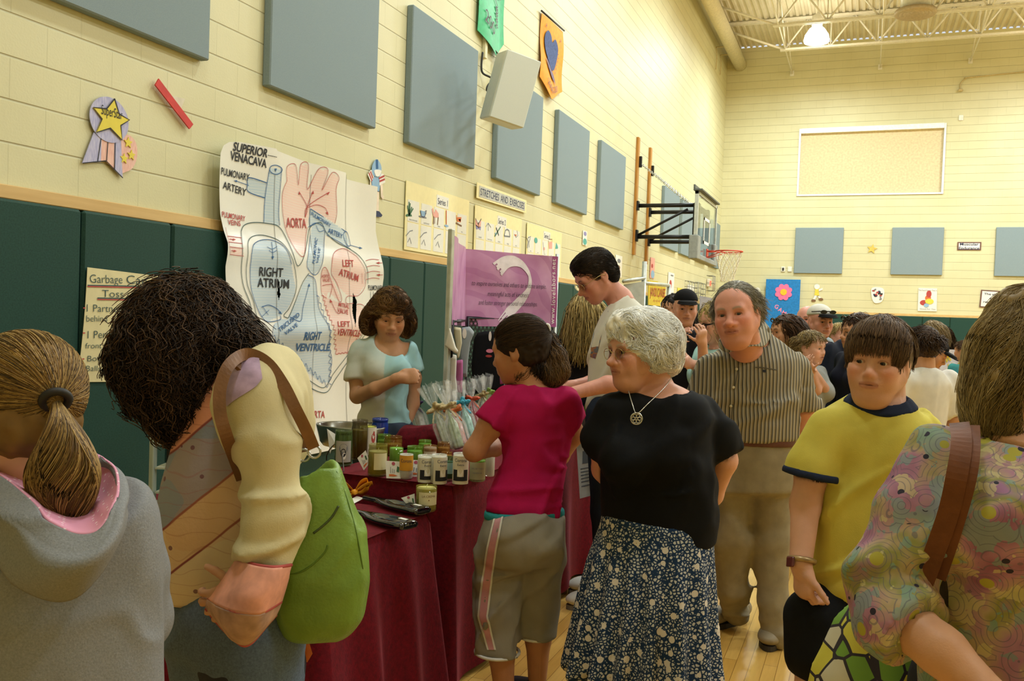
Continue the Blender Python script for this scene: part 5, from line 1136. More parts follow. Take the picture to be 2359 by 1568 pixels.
# ---- shared clothing and pose helpers -----------------------------------------
def along(pts, f1, f0=0.0):
 """part of a poly-line (x, y, dz, r) between two fractions of its length"""
 P = np.array(pts, float); L = np.concatenate([[0], np.cumsum(np.linalg.norm(np.diff(P[:, :2], axis=0), axis=1)+np.abs(np.diff(P[:, 2]))*300)]); L /= L[-1]
 t = [f0]+[q for q in L if f0+.02 < q < f1-.02]+[f1]; return [tuple(np.interp(q, L, P[:, k]) for k in range(4)) for q in t]
def sleeve(p, S, arm, f1, g0=.012, g1=.02, k=.035, cut=True):
 q = along(arm, f1); n = len(q); q = [(x, y, dz, r+g0+(g1-g0)*i/max(1, n-1)) for i, (x, y, dz, r) in enumerate(q)]
 J = [p.J(*w[:3]) for w in q]
 for i in range(n-1): S.cone(J[i], J[i+1], q[i][3], q[i+1][3], k if i == 0 else min(k, .03), 'add', (J[-1], unit(J[-1]-J[-2])))
 return J[-2], J[-1], q[-1][3]
def band(p, name, arm, f1, g, w, m):
 """cuff band round the end of a sleeve"""
 S = Sdf(); q = along(arm, f1); a, b = p.J(*q[-2][:3]), p.J(*q[-1][:3]); d = unit(b-a); r = q[-1][3]+g; b = b+d*.003; S.cone(b-d*w, b, r, r+.001, .005); S.plane_cut(b, d, b-r-.05, b+r+.05, .003); S.plane_cut(b-d*w, -d, b-r-.1, b+r+.1, .003); return p.part(name, S, m, .006)
def neck_cut(S, c, r, up, depth=.18, r2=None): S.cone(np.asarray(c)+unit(up)*depth, np.asarray(c), r2 or r+.012, r, .006, 'sub', True)
def legs_down(p, S, xs, hip, r=(.085, .055, .042), dz=(0, 0), foot=None, grow=0.0):
 """two legs from hip pixels straight to the floor"""
 out = []
 for x, d in zip(xs, dz):
  a = p.J(x, hip, d); g = np.array([a[0], a[1], .07]); k = (a+g)/2+np.array([0, 0, .02]); S.chain([a, k, g], [q+grow for q in r], .03); out.append((a, k, g))
 return out
def simple_shoes(p, legs, m, ang=None, L=.25):
 f = facing(p.ang if ang is None else ang)
 for a, k, g in legs: b = np.array([g[0], g[1], 0]); shoe(p, b-f*.06, b+f*(L-.06), .085, .095, m, M_sole)
def fabric(name, col, bump=.25, bscale=420, rough=.85, var=.07): return mat(name, col, rough, 0, var, 14, bump*.4, bscale, .15)
def bystander(label, x, y, z, H, ang, yaw=None, pitch=0, skin='fair', top='202326', bottom='2C3446', hair=('3A2C20', '4A3828'), hstyle='short', sleeve_len=.45, feat=None, roll=0, arms=None, neck='crew', fem=False, shoulders=1.0, group=None, cut_y=None, eyes='3E3026', fine=.0045, lip='9A5F54', kind=None):
 """a standing person further back in the hall, scaled from the head"""
 c = at_z(x, y, z); p = Person(label, z, (c[0], c[1]), skin, ang); hd = p.head(x, y, 0, H, yaw, pitch, roll, feat, fine); k = (c[2]+H*.5)/1.72; ks = min(1.12, H/.23*.5+k*.5)*shoulders
 s = p.side(); f = facing(ang); w = lambda a, b, cc: np.array([c[0], c[1], 0])+s*a*ks+f*b*ks+UP*cc
 zc = c[2]-H*.5; sh = zc-.055*k; hp = zc*.60
 B = p.body; B.chain([hd.w(0, -.03, -.05), w(0, -.035, sh)], [.052*ks, .058*ks], .03)
 stn = [(w(0, -.02, hp-.08*k), .15*ks*(1.08 if fem else 1), .11*ks), (w(0, -.02, hp+.06*k), .135*ks, .10*ks), (w(0, -.02, (hp+sh)/2+.05), .15*ks, .11*ks), (w(0, -.03, sh-.06*k), .165*ks*(.92 if fem else 1), .10*ks), (w(0, -.035, sh+.01), .11*ks, .07*ks)]
 B.loft([(a, b-.012, d-.012) for a, b, d in stn], s, .03)
 T = Sdf(); T.loft([(a, b+.006, d+.008) for a, b, d in stn]+[(w(0, -.035, sh+.04*k), .066*ks, .06*ks)], s, .02, cap=.015)
 if fem:
  for q in (-1, 1): T.ell(w(q*.075, .07, sh-.17*k), (.06*ks,)*3, None, .05)
 for q, nm in ((1, 'L'), (-1, 'R')):
  a0 = w(q*.175*(.93 if fem else 1), -.03, sh-.035*k); pts = (arms or {}).get(nm)
  if pts is None: e = a0+s*q*.045*ks-UP*.27*k-f*.02; wr = e+f*.08*ks-UP*.23*k; pts = [a0, e, wr]
  else: pts = [a0]+[p.J(*t) for t in pts]
  B.chain(pts, [.046*ks, .040*ks, .027*ks], .03); d = unit(pts[2]-pts[1]); hand(B, pts[2], d, f if abs(d[2]) < .5 else -s*q, UP if abs(d[2]) < .5 else f, .95*k, (30, 32, 34, 38))
  L1 = np.linalg.norm(pts[1]-a0); L2 = np.linalg.norm(pts[2]-pts[1]); t = sleeve_len*(L1+L2)
  if t <= L1: e = a0+(pts[1]-a0)*t/L1; T.cone(a0, e, .062*ks, .060*ks, .04, 'add', True)
  else: e = pts[1]+(pts[2]-pts[1])*(t-L1)/L2; T.chain([a0, pts[1], e], [.062*ks, .054*ks, .042*ks], .04)
 B_l = []
 for q in (-1, 1):
  a = w(q*.085, -.02, hp-.05*k); g = w(q*.095, -.02, .07); m_ = (a+g)/2; B.chain([a, m_, g], [.075*ks, .052*ks, .038*ks], .03); B_l.append((a, m_, g))
 neck_cut(T, w(0, -.02, sh+.022*k), .085*ks, UP+f*.3)
 p.make_body(.014, lip, hair[0], .3, eyes=eyes, group=group)
 if H > .225 and not fem: pass
 p.part('shirt', T, top if not isinstance(top, str) else fabric('cloth_'+top, top), .014, (), [folds(.012, 9, int(x) % 50, (.2, 0, 1), .35)])
 P = Sdf(); P.loft([(stn[0][0], stn[0][1]+.012, stn[0][2]+.012), (w(0, -.02, hp+.03*k), .142*ks, .112*ks)], s, .03)
 for a, m_, g in B_l: P.chain([a, m_, g+UP*.0], [.092*ks, .072*ks, .062*ks], .04)
 p.part('trousers', P, bottom if not isinstance(bottom, str) else fabric('cloth_'+bottom, bottom), .016, (), [folds(.01, 9, 7, (0, 0, 1), .3)])
 simple_shoes(p, B_l, mat('dark_shoe', '35302C', .6), L=.24*k+.02)
 hair_style(p, hd, hstyle, hair, int(x)); p.hd = hd; p.w = w; return p
def hair_style(p, hd, style, cols, seed=1, n=None):
 cap = cols[0]
 if style == 'none': return
 if style == 'short':
  cv = cap_solid(hd, .007, .062, .0, -.085, .0055, [grain(.004, 90)]); rt = scalp_pts(n or 700, hairline(.062, .0, -.08), seed); A = flow_hair(hd, rt, 5, .011, lambda P: np.stack([P[:, 0]*3, .2+0*P[:, 1], .5+0*P[:, 0]], 1), lambda P, i: np.stack([P[:, 0]*5, .3-(P[:, 2] < .06)*1.0, -.4-.4*i+0*P[:, 0]], 1), seed, .35)
  return hair_part(p, hd, A, cols, (.0022, .0008), seed, 'hair', cv, cap)
 if style == 'fringe':
  cv = cap_solid(hd, .012, .05, .0, -.08, .0055, [grain(.004, 90)]); rt = scalp_pts(n or 1100, hairline(.05, -.01, -.08), seed); A = flow_hair(hd, rt, 8, .014, lambda P: np.stack([P[:, 0]*3, .6+0*P[:, 1], .3+0*P[:, 0]], 1), hug=.6, flow=lambda P, i: np.stack([P[:, 0]*2, (P[:, 1] > -.02)*.8-.3, -.6-.3*i+0*P[:, 0]], 1), seed=seed, jitter=.2)
  return hair_part(p, hd, A, cols, (.0024, .0008), seed, 'hair', cv, cap)
 if style in ('long', 'bob', 'wavy'):
  L = dict(long=20, bob=11, wavy=13)[style]; cu = .012 if style == 'wavy' else .003
  def ex(S): hd.e(S, (0, -.055, -.06), (.072, .05, .08), .03)
  cv = cap_solid(hd, .012, .058, -.02, -.16 if style != 'long' else -.2, .006, [grain(.006, 60)], ex); rt = scalp_pts(n or 1300, hairline(.062, -.01, -.08), seed)
  A = flow_hair(hd, rt, L, .017, lambda P: np.stack([P[:, 0]*4, -.2+0*P[:, 1], .25+0*P[:, 0]], 1), lambda P, i: np.stack([P[:, 0]*(5 if i < 4 else .6), -.5+.05*i+0*P[:, 1], -.6-.25*i+0*P[:, 0]], 1), seed, .18, cu, 2.2, grow=.0012)
  return hair_part(p, hd, A, cols, (.0028, .0012), seed, 'hair', cv, cap)
def on_surface(p, obj, pts, name, m, width=None, label=None, parent=None, closed=False, off=.002, thick=.0016):
 """a ribbon laid on a garment along pixels; width in pixels (or two pixel lists)"""
 if width is None: A, B = pts
 else:
  P = np.array(pts, float); d = np.gradient(P, axis=0); d /= np.linalg.norm(d, axis=1)[:, None]+1e-9; n = np.stack([-d[:, 1], d[:, 0]], 1)*width/2; A, B = P+n, P-n
 mb = MB(); V = []
 for a, b in zip(A, B):
  (q0, n0), (q1, n1) = p.cast(obj, *a, off), p.cast(obj, *b, off); V += [q0, q1]
 n = len(A); mb.add(V, [(2*i, 2*i+1, 2*i+3, 2*i+2) for i in range(n-1)], True)
 return p.mbpart(name, mb, m, parent, label)
def on_patch(p, obj, A, B, rows, name, m, off=.003):
 A, B = np.array(A, float), np.array(B, float); n = len(A); V = []
 for j in range(rows+1): V += [p.cast(obj, *(A[i]+(B[i]-A[i])*j/rows), off)[0] for i in range(n)]
 mb = MB(); mb.add(V, [(j*n+i, j*n+i+1, (j+1)*n+i+1, (j+1)*n+i) for j in range(rows) for i in range(n-1)], True); return p.mbpart(name, mb, m)
def rim(p, S, c, r, up, w, name, m, grow=.006, h=.0045):
 """ribbed neckband: the part of the garment next to the neck opening"""
 K = Sdf(); K.ops = [o for o in S.ops if o[4] == 'add']; u = unit(up); c = np.asarray(c)
 K.cone(c+u*.2, c-u*w*.8, r+w+.02, r+w, .004, 'and', True); K.ops[-1] = (c-1, c+1, *K.ops[-1][2:]); K.cone(c+u*.18, c, r+.012, r, .004, 'sub', True)
 B = np.array([.16, .16, .10]); return p.part_box(name, K, m, h, c-B, c+B, grow)
# ---- man in the striped shirt ---------------------------------------------------
def stripe_mat(name, ca, cb, cc, per, bump=.2, axis=None):
 t = NT(name); tc = t.n('ShaderNodeTexCoord'); sp = t.n('ShaderNodeSeparateXYZ'); t.l(tc.outputs['Object'], sp.inputs[0])
 d = axis if axis is not None else RH
 x = t.math('ADD', t.math('MULTIPLY', sp.outputs[0], float(d[0])), t.math('MULTIPLY', sp.outputs[1], float(d[1]))); n = t.noise(tc.outputs['Object'], 5, 2)
 ph = t.math('FRACT', t.math('MULTIPLY', t.math('ADD', x, t.math('MULTIPLY', n, .012)), 1/per))
 t.base(t.ramp(ph, ((0, srgb(ca)), (.28, srgb(ca)), (.33, srgb(cb)), (.62, srgb(cb)), (.67, srgb(cc)), (.97, srgb(cc)), (1, srgb(ca)))))
 t.set(Roughness=.8); t.b.inputs['Specular IOR Level'].default_value = .15; t.bump(t.noise(tc.outputs['Object'], 250, 3), bump, .002); return t.m
p = Person('older man with grey hair in a striped short sleeved shirt and khaki trousers', 4.12, at_h(1725, 1462, 0), 'ruddy', 12)
S = p.body; hd = p.head(1697, 722, -.25, .268, 30, -4, 8, dict(jaw=1.12, nose=1.25, cheek=1.1, double=1, bag=1, brow=1.1, chin=1.1))
hd0 = hd
p.limb(S, [(1712, 760, -.15, .066), (1722, 830, -.03, .074)]); 
TS = [(1622, 1836, 1010), (1612, 1840, 940), (1615, 1842, 870), (1632, 1838, 825), (1672, 1800, 790), (1690, 1768, 770)]
S.loft(p.sts(TS, .60, grow=-.014), p.side(), .03)
S.loft(p.sts([(1640, 1820, 1090), (1625, 1830, 1010)], .6, grow=-.012), p.side(), .03)
armL = [(1838, 850, .0, .058), (1852, 930, .02, .05), (1846, 985, .06, .044), (1822, 1060, .10, .034)]; armR = [(1640, 845, .0, .056), (1614, 930, .04, .05), (1612, 1000, .12, .042), (1640, 1050, .22, .034)]
p.limb(S, armL); p.limb(S, armR)
hand(S, p.J(1822, 1060, .10), -UP*.8-RH*.5, -RH, FH*-1, 1.0, (35, 40, 40, 45)); hand(S, p.J(1645, 1055, .22), RH-UP*.4, FH, UP, 1.0)
legL = [(1772, 1120, 0, .085), (1778, 1300, .02, .052), (1774, 1440, 0, .042)]; legR = [(1684, 1120, .03, .085), (1684, 1270, .07, .056), (1694, 1390, .16, .042)]
p.limb(S, legL); p.limb(S, legR)
p.make_body(.013, 'A0584E', '9A8A78', .5, eyes='4A4438', gaze=(.12, -.05))
sh = Sdf(); sh.loft(p.sts(TS+[(1688, 1768, 752, -.03)], .62), p.side(), .02, cap=.012)
for q in (armL, armR): sleeve(p, sh, q, .40, .014, .026, .025)
neck_cut(sh, p.J(1720, 786, -.02), .095, UP-FH*.25)
sh.plane_cut(p.J(1725, 1004), -UP, p.J(1500, 1100, -.4), p.J(1950, 1000, .4)+np.array([.3, .3, 0]))
p.part('shirt', sh, stripe_mat('striped_cotton', '4F4E4A', 'A8A294', '8E836A', .0165), .010, (), [folds(0.0192, 7, 2, (.3, 0, 1), .35), folds(0.0224, 11, 6, (1, 0, .35), .3, mask=near(p.J(1720, 960, -.1), .2)), folds(0.0192, 14, 9, (1, 0, .3), .35, mask=near(p.J(1830, 880), .12))])
M_col = stripe_mat('striped_collar', '5A5850', 'AEA898', '968B72', .0165)
shirt = [o for o in p.root.children if o.name.startswith('shirt')][0]
for inner, mid, outer in (([(1752, 730, .03), (1754, 744, -.03), (1742, 766, -.10), (1724, 785, -.15), (1706, 796, -.175)], [(1757, 736, .035), (1766, 752, -.03), (1756, 782, -.115), (1731, 792, -.17), (1706, 799, -.19)], [(1764, 746, .03), (1778, 766, -.02), (1763, 797, -.13), (1736, 797, -.18), (1706, 803, -.195)]),
                          ([(1672, 760, -.02), (1668, 772, -.08), (1680, 788, -.14), (1704, 797, -.175)], [(1664, 770, -.03), (1660, 786, -.10), (1676, 800, -.165), (1702, 801, -.19)], [(1656, 784, -.03), (1656, 800, -.11), (1674, 812, -.18), (1701, 805, -.195)])):
 I, M_, O = [smooth_pts([p.J(*q) for q in L_], 5) for L_ in (inner, mid, outer)]; V = np.stack([I-UP*.02+FH*.004, I, M_, O], 1).reshape(-1, 3); n = len(I); Q = np.array([(i*4+j, (i+1)*4+j, (i+1)*4+j+1, i*4+j+1) for i in range(n-1) for j in range(3)])
 o = p.raw('collar', V, Q, None, M_col); md = o.modifiers.new('t', 'SOLIDIFY'); md.thickness = .005; md.offset = 0; md = o.modifiers.new('s', 'SUBSURF'); md.levels = md.render_levels = 1
for (x, y) in ((1702, 822), (1697, 850), (1690, 892), (1684, 935), (1680, 978)):
 c, n = p.cast(shirt, x, y, .001); e1 = unit(np.cross(UP, n)); bm_ = MB(); bm_.lathe([(.0065, 0), (.0065, .002), (.005, .0032), (.0, .0028)], 12, frameM(c, e1, np.cross(n, e1), n)); p.mbpart('button', bm_, mat('button_cream', 'D8D0B8', .4))
on_surface(p, shirt, [(1708, 806), (1700, 850), (1692, 900), (1686, 950), (1683, 1000)], 'placket_seam', mat('seam_grey', '5A564C', .8), 2); on_surface(p, shirt, [(1740, 846), (1752, 846), (1764, 848), (1778, 850), (1790, 852)], 'pocket_edge', mat('seam_grey', '5A564C', .8), 2.5); on_surface(p, shirt, [(1757, 854), (1764, 855)], 'pocket_emblem', mat('navy_thread', '1E2438', .7), 6)
tr = Sdf(); tr.loft(p.sts([(1634, 1826, 1130), (1628, 1830, 1060), (1628, 1830, 1008)], .62), p.side(), .03, cap=.01)
p.limb(tr, [(1774, 1090, 0, .104), (1778, 1240, .01, .080), (1781, 1380, .0, .066), (1784, 1464, -.02, .060)], .035); p.limb(tr, [(1684, 1090, .03, .102), (1683, 1240, .06, .086), (1688, 1350, .12, .074), (1698, 1414, .18, .062)], .035)
tr.plane_cut(p.J(1778, 1462, -.02), -UP, p.J(1700, 1600, -.3), p.J(1850, 1460, .3)+np.array([.1, .1, 0])); 
p.part('trousers', tr, mat('khaki_twill', '8F856E', .8, bump=.25, bscale=500, spec=.15), .011, (), [folds(0.0192, 8, 3, (.15, 0, 1), .25), folds(0.0224, 16, 4, (1, 0, .2), .3, mask=near(p.J(1690, 1390, .15), .12)), folds(0.0192, 14, 7, (1, 0, .3), .3, mask=near(p.J(1778, 1430), .12))])
be = Sdf(); q = p.sts([(1625, 1832, 1022), (1627, 1831, 1000)], .625, grow=.004); be.loft(q, p.side(), .01, cap=.006); p.part('belt', be, mat('brown_belt', '5A2E24', .45), .008, cover=False)
def shoe(p, heel, toe, h, w, m, solem, name='shoe', sole=.025):
 S = Sdf(); f = unit(toe-heel); L = np.linalg.norm(toe-heel); sd = np.cross(f, UP); R = np.array([sd, f, UP])
 S.ell(heel+f*.05+UP*(sole+h*.42), (w*.43, .07, h*.5), R, .03); S.ell(heel+f*L*.5+UP*(sole+h*.35), (w*.43, L*.4, h*.38), R, .03); S.ell(toe-f*.07+UP*(sole+h*.25), (w*.5, .075, h*.32), R, .03)
 z = heel[2]+sole*.8; S.plane_cut(np.array([0, 0, z]), -UP, heel-.4, np.array([heel[0]+.4, heel[1]+.4, z+.02]))
 o = p.part(name, S, m, .007)
 mb = MB(); pts = []
 n = 28
 for i in range(n):
  t = 2*math.pi*i/n; y = math.cos(t); x = math.sin(t); ww = w*.5*(1.0+.12*y) if y > 0 else w*.44; c = heel+f*(L*.5); pts.append(c+f*y*L*.5+sd*x*ww*(1-.12*abs(y)))
 V = [q+UP*.001 for q in pts]+[q+UP*sole+0*f for q in pts]; mb.add(V, [tuple(range(n)), tuple(range(2*n-1, n-1, -1))]+[(i, (i+1) % n, n+(i+1) % n, n+i) for i in range(n)]); p.mbpart('sole', mb, solem, o); return o
M_tan = mat('tan_leather', '8C8069', .6, bump=.2); M_sole = mat('dark_sole', '2E2823', .7)
a = at_h(1786, 1452, 0); b = at_h(1768, 1502, 0); shoe(p, a, b, .10, .11, M_tan, M_sole); a = at_h(1720, 1428, 0); b = at_h(1612, 1450, 0); shoe(p, a, b, .10, .105, M_tan, M_sole)
capV = cap_solid(hd, .007, .078, .02, -.10, .004, [grain(.002, 160)])
rt = scalp_pts(2800, lambda L: hairline(.082, -.005, -.085)(L), 3)
A = flow_hair(hd, rt, 6, .011, lambda P: np.stack([P[:, 0]*4-.3, -.6+0*P[:, 1], .15-P[:, 2]*0], 1), lambda P, i: np.stack([P[:, 0]*6-.1, -.9+0*P[:, 1], -.6-.2*i+0*P[:, 2]], 1), 3, .3)
hair_part(p, hd, A, ['8A867A', '9C988C', '77746A', 'ABA79B'], (.0011, .0005), 3, 'hair', capV, '8F8B80')
# ================================================================ PEOPLE IN FRONT
def lower(p, xs, y, bottom, hipr, dz=(0, 0), r=(.09, .07, .06), shoes='35302C', rows=None):
 """hips, legs and shoes that continue below the picture"""
 lg = legs_down(p, p.body, xs, y, (.075, .052, .04), dz); S = Sdf(); legs_down(p, S, xs, y, r, dz)
 if rows: S.loft(p.sts(rows, .66), p.side(), .03)
 return lg, S
# ---- old woman with white hair ---------------------------------------------------
p = Person('elderly woman with curly white hair, black top and blue floral skirt', 3.2, at_h(1490, 1700, 0), 'pink', 28)
B = p.body; hd = p.head(1470, 808, -.02, .252, 62, -4, 3, dict(nose=1.2, bag=1, jaw=1.05, chin=1.15, cheek=.95, lips=.8, double=.6))
p.limb(B, [(1500, 850, .0, .060), (1510, 905, .03, .07)], .03)
TS = [(1395, 1638, 1245), (1384, 1642, 1190), (1384, 1640, 1100), (1388, 1634, 1010), (1396, 1634, 950), (1408, 1622, 918), (1436, 1592, 898), (1465, 1562, 882)]
B.loft(p.sts(TS, .72, grow=-.016), p.side(), .03)
aL = [(1616, 948, .02, .05), (1652, 1010, .04, .054), (1668, 1060, .06, .047), (1640, 1140, .14, .040), (1560, 1190, .22, .032)]; aR = [(1410, 945, -.02, .048), (1388, 1010, .0, .05), (1392, 1080, .1, .044), (1450, 1170, .22, .036)]
p.limb(B, aL); p.limb(B, aR); hand(B, p.J(1560, 1190, .22), -RH, -FH, UP); 
lg = legs_down(p, B, (1445, 1560), 1280, (.08, .055, .04))
p.make_body(.013, 'A06058', 'B9A598', .45, eyes='4A4A48', gaze=(0, .0))
S = Sdf(); S.loft(p.sts(TS, .74), p.side(), .03, cap=.012); sleeve(p, S, aL, .32, .014, .028, .025); sleeve(p, S, aR, .36, .014, .024, .025)
for q in (1440, 1530): S.ell(p.J(q, 1055, -.12), (.085, .085, .09), None, .07)
neck_cut(S, p.J(1506, 897, -.0), .13, UP-FH*.2)
p.part('black_top', S, fabric('black_jersey', '131417', .25), .010, (), [folds(0.0153, 8, 4, (.6, 0, .8), .3), folds(0.0170, 13, 8, (1, 0, .2), .3, mask=near(p.J(1600, 1120, -.1), .15))])
M_flw = NT('white_blue_floral'); v = M_flw.coord(); vd = M_flw.voro(v, 88, 'DISTANCE_TO_EDGE'); v2 = M_flw.voro(v, 30); v3 = M_flw.voro(v, 30, 'F1', 'Color')
leaf = M_flw.ramp(vd, ((.14, (0, 0, 0)), (.22, (1, 1, 1)))); vs = M_flw.n('ShaderNodeSeparateColor'); M_flw.l(v3, vs.inputs[0])
big = M_flw.math('MULTIPLY', M_flw.math('LESS_THAN', v2, .36), M_flw.math('GREATER_THAN', vs.outputs[0], .62)); cen = M_flw.math('LESS_THAN', v2, .07)
c = M_flw.mix(leaf, srgb('203656'), srgb('BFC2C2')); c = M_flw.mix(big, c, srgb('D8D2CA')); c = M_flw.mix(M_flw.math('MULTIPLY', cen, big), c, srgb('B8A48E')); M_flw.base(c); M_flw.set(Roughness=.85); M_flw.b.inputs['Specular IOR Level'].default_value = .15
S = Sdf(); S.loft(p.sts([(1308, 1648, 1565), (1320, 1644, 1500), (1338, 1640, 1400), (1360, 1640, 1300), (1385, 1638, 1225), (1392, 1636, 1190)], .78), p.side(), .02, cap=.005)
cx = p.J(1490, 1400); pl = lambda P: .020*np.clip((cx[2]+.28-P[:, 2])/.4, 0, 1.3)*np.sin(np.arctan2(P[:, 1]-cx[1], P[:, 0]-cx[0])*15+2*vnoise(P*2.0, 3))
p.part('floral_skirt', S, M_flw.m, .011, (), [pl])
simple_shoes(p, lg, mat('dark_shoe', '35302C', .6))
S = Sdf(); hd.e(S, (0, -.018, .032), (.09, .112, .1)); hd.e(S, (0, -.06, .03), (.106, .098, .103), .03); hd.e(S, (.0, .03, .09), (.078, .06, .045), .03); [hd.e(S, (q*.08, -.03, -.005), (.036, .06, .06), .03) for q in (-1, 1)]; hd.e(S, (0, -.10, -.04), (.07, .045, .05), .03); head_cut(hd, S, .062, -.0, -.105)
wv_ = [grain(.012, 26, 2), grain(.006, 60, 5)]; V2, Q2 = S.mesh(.007, (), wv_); ft = lambda P: (lambda L: (np.stack([L[:, 0]*3, -.55-.0*L[:, 1], -.55-L[:, 2]*3], 1)+.9*np.stack([vnoise(L*28, 3), vnoise(L*28, 5), vnoise(L*28, 7)], 1))@hd.R)(hd.loc(P))
A = surf_hair(S, V2, 4600, ft, 10, .0095, .003, .009, .22, .003, 1.4, 4)
hair_solid(p, S, A, ['FBFAF6', 'FFFFFC', 'F2EFE8'], 'FAF8F2', (.0013, .0006), .005, wv_, 'hair', 4, .05, vcmat('white_hair', .5, spec=.3, mottle=.05, mscale=40))
M_gold = mat('gold_wire', 'C9B27A', .25, .9); M_silver = mat('silver_metal', 'B9B9B4', .25, .9)
def glasses(p, hd, m, r=(.022, .017), lens=True, dark=False):
 g = MB()
 for q in (-1, 1):
  g.tube([hd.w(q*.032+r[0]*math.cos(a), .101-.004*abs(math.cos(a)), -.004+r[1]*math.sin(a)) for a in np.linspace(0, 2*math.pi, 20, endpoint=False)], .0009*hd.k*1.3, 5, True); g.tube([hd.w(q*.053, .098, .002), hd.w(q*.074, .08, .004), hd.w(q*.083, .0, .006), hd.w(q*.084, -.02, -.006)], .0012*hd.k, 5)
 g.tube([hd.w(-.011, .103, .0), hd.w(0, .108, .003), hd.w(.011, .103, .0)], .0012*hd.k, 5); o = p.mbpart('eyeglasses', g, m)
 if lens:
  l = MB()
  for q in (-1, 1): l.add([hd.w(q*.032+r[0]*math.cos(a), .1005, -.004+r[1]*math.sin(a)) for a in np.linspace(0, 2*math.pi, 20, endpoint=False)], [tuple(range(20))])
  p.mbpart('lens', l, mat('dark_lens', '1A1814', .1) if dark else glassmat('clear_lens', 'FFFFFF', .0, 1, 1.02), o)
 return o
glasses(p, hd, M_gold)
ch = MB(); P = smooth_pts([p.J(1448, 900, -.17), p.J(1456, 928, -.22), p.J(1467, 952, -.245), p.J(1492, 930, -.22), p.J(1530, 893, -.10), p.J(1548, 868, -.0)], 6); ch.tube(P, .0016, 5); ck = p.mbpart('necklace', ch, M_silver)
pm_ = MB(); c = p.J(1466, 964, -.255); pm_.tube([c+.019*(math.cos(a)*RH+math.sin(a)*UP) for a in np.linspace(0, 2*math.pi, 18, endpoint=False)], .0025, 6, True)
for k in range(6): a = k*math.pi/3; pm_.tube([c+.010*(math.cos(a)*RH+math.sin(a)*UP)+.006*(math.cos(t)*RH+math.sin(t)*UP) for t in np.linspace(0, 2*math.pi, 8, endpoint=False)], .002, 5, True)
pm_.tube([c+.004*(math.cos(t)*RH+math.sin(t)*UP) for t in np.linspace(0, 2*math.pi, 8, endpoint=False)], .002, 5, True); p.mbpart('pendant', pm_, M_silver, ck)
# ---- boy in the yellow ringer shirt --------------------------------------------------
p = Person('boy with brown hair in a yellow ringer t-shirt and black shorts', 2.5, at_h(1985, 1960, 0), 'fair', 18)
B = p.body; hd = p.head(2023, 830, -.03, .226, 34, -2, -3, dict(nose=.82, jaw=1.1, cheek=1.25, eye=1.04, closed=.25, brow=.6, chin=.95, lips=1.0, double=.5), .0028)
p.limb(B, [(2040, 870, 0, .052), (2032, 945, .03, .062)], .03)
TS = [(1880, 2092, 1385), (1876, 2105, 1340), (1886, 2128, 1240), (1892, 2140, 1140), (1888, 2150, 1040), (1896, 2142, 985), (1918, 2122, 950), (1950, 2098, 926), (1972, 2086, 908)]
B.loft(p.sts(TS, .64, grow=-.016), p.side(), .03)
aR = [(1910, 992, 0, .046), (1872, 1080, .0, .045), (1856, 1160, .0, .041), (1845, 1295, -.05, .030)]; aL = [(2128, 995, .02, .046), (2165, 1090, .03, .044), (2165, 1180, .03, .04), (2150, 1310, -.05, .03)]
p.limb(B, aR); p.limb(B, aL)
hw = p.J(1845, 1300, -.05); hand(B, hw, -UP+RH*.12-FH*.1, RH+FH*.3, RH*.6-FH, .92, (42, 45, 48, 52), 25, .03, out=.55); p.fbox(hw-UP*.06, .1, .0042)
hand(B, p.J(2150, 1312, -.05), -UP, -RH, -FH, .92, (30, 35, 40, 45))
lgs = [[(1885, 1460, 0, .07), (1880, 1600, 0, .055), (1885, 1700, 0, .052), (1890, 1930, .0, .035)], [(2010, 1460, 0, .07), (2010, 1600, 0, .055), (2010, 1700, 0, .052), (2012, 1930, .0, .035)]]
for q in lgs: p.limb(B, q)
p.make_body(.011, 'B0665C', '4A3628', .55, eyes='3A2A1E', gaze=(-.2, -.12))
S = Sdf(); S.loft(p.sts(TS, .66), p.side(), .03, cap=.012); sleeve(p, S, aR, .34, .014, .032, .025); sleeve(p, S, aL, .34, .014, .03, .025); neck_cut(S, p.J(2028, 903, -.0), .078, UP-FH*.8)
M_ylw = fabric('yellow_jersey', 'D2C65C', .3); M_nvy = fabric('navy_rib', '232C44', .4)
S_y = S; p.part('yellow_shirt', S, M_ylw, .009, (), [folds(0.0187, 7, 14, (.5, 0, .8), .3), folds(0.0204, 10, 17, (.8, 0, .5), .28, mask=near(p.J(1930, 1250, -.1), .22)), folds(0.0170, 12, 5, (.1, 0, 1), .3, mask=near(p.J(1890, 1010), .1))])
rim(p, S_y, p.J(2028, 903, -.0), .078, UP-FH*.8, .022, 'navy_collar', M_nvy)
band(p, 'navy_cuff', aR, .345, .036, .02, M_nvy); band(p, 'navy_cuff', aL, .345, .034, .02, M_nvy)
S = Sdf(); S.loft(p.sts([(1862, 2100, 1450), (1872, 2098, 1380), (1880, 2092, 1345)], .64), p.side(), .03); 
for q, d in zip(lgs, ((-1, 0), (1, 0))): S.chain([p.J(q[0][0]+d[0]*4, 1420), p.J(q[0][0]+d[0]*12+22*(d[0] < 0)*0+18, 1498)], [.088, .098], .03)
S.plane_cut(p.J(1950, 1500), -UP+RH*.06, p.J(1800, 1640, -.3), p.J(2150, 1485, .3)+np.array([.2, .2, 0])); p.part('black_shorts', S, fabric('black_knit', '16181C', .3), .010, (), [folds(0.0136, 9, 6, (0, 0, 1), .25)])
for q in lgs: b = p.J(*q[3][:3]); g = np.array([b[0], b[1], 0]); shoe(p, g-facing(18)*.06, g+facing(18)*.17, .08, .09, mat('dark_shoe', '35302C', .6), M_sole)
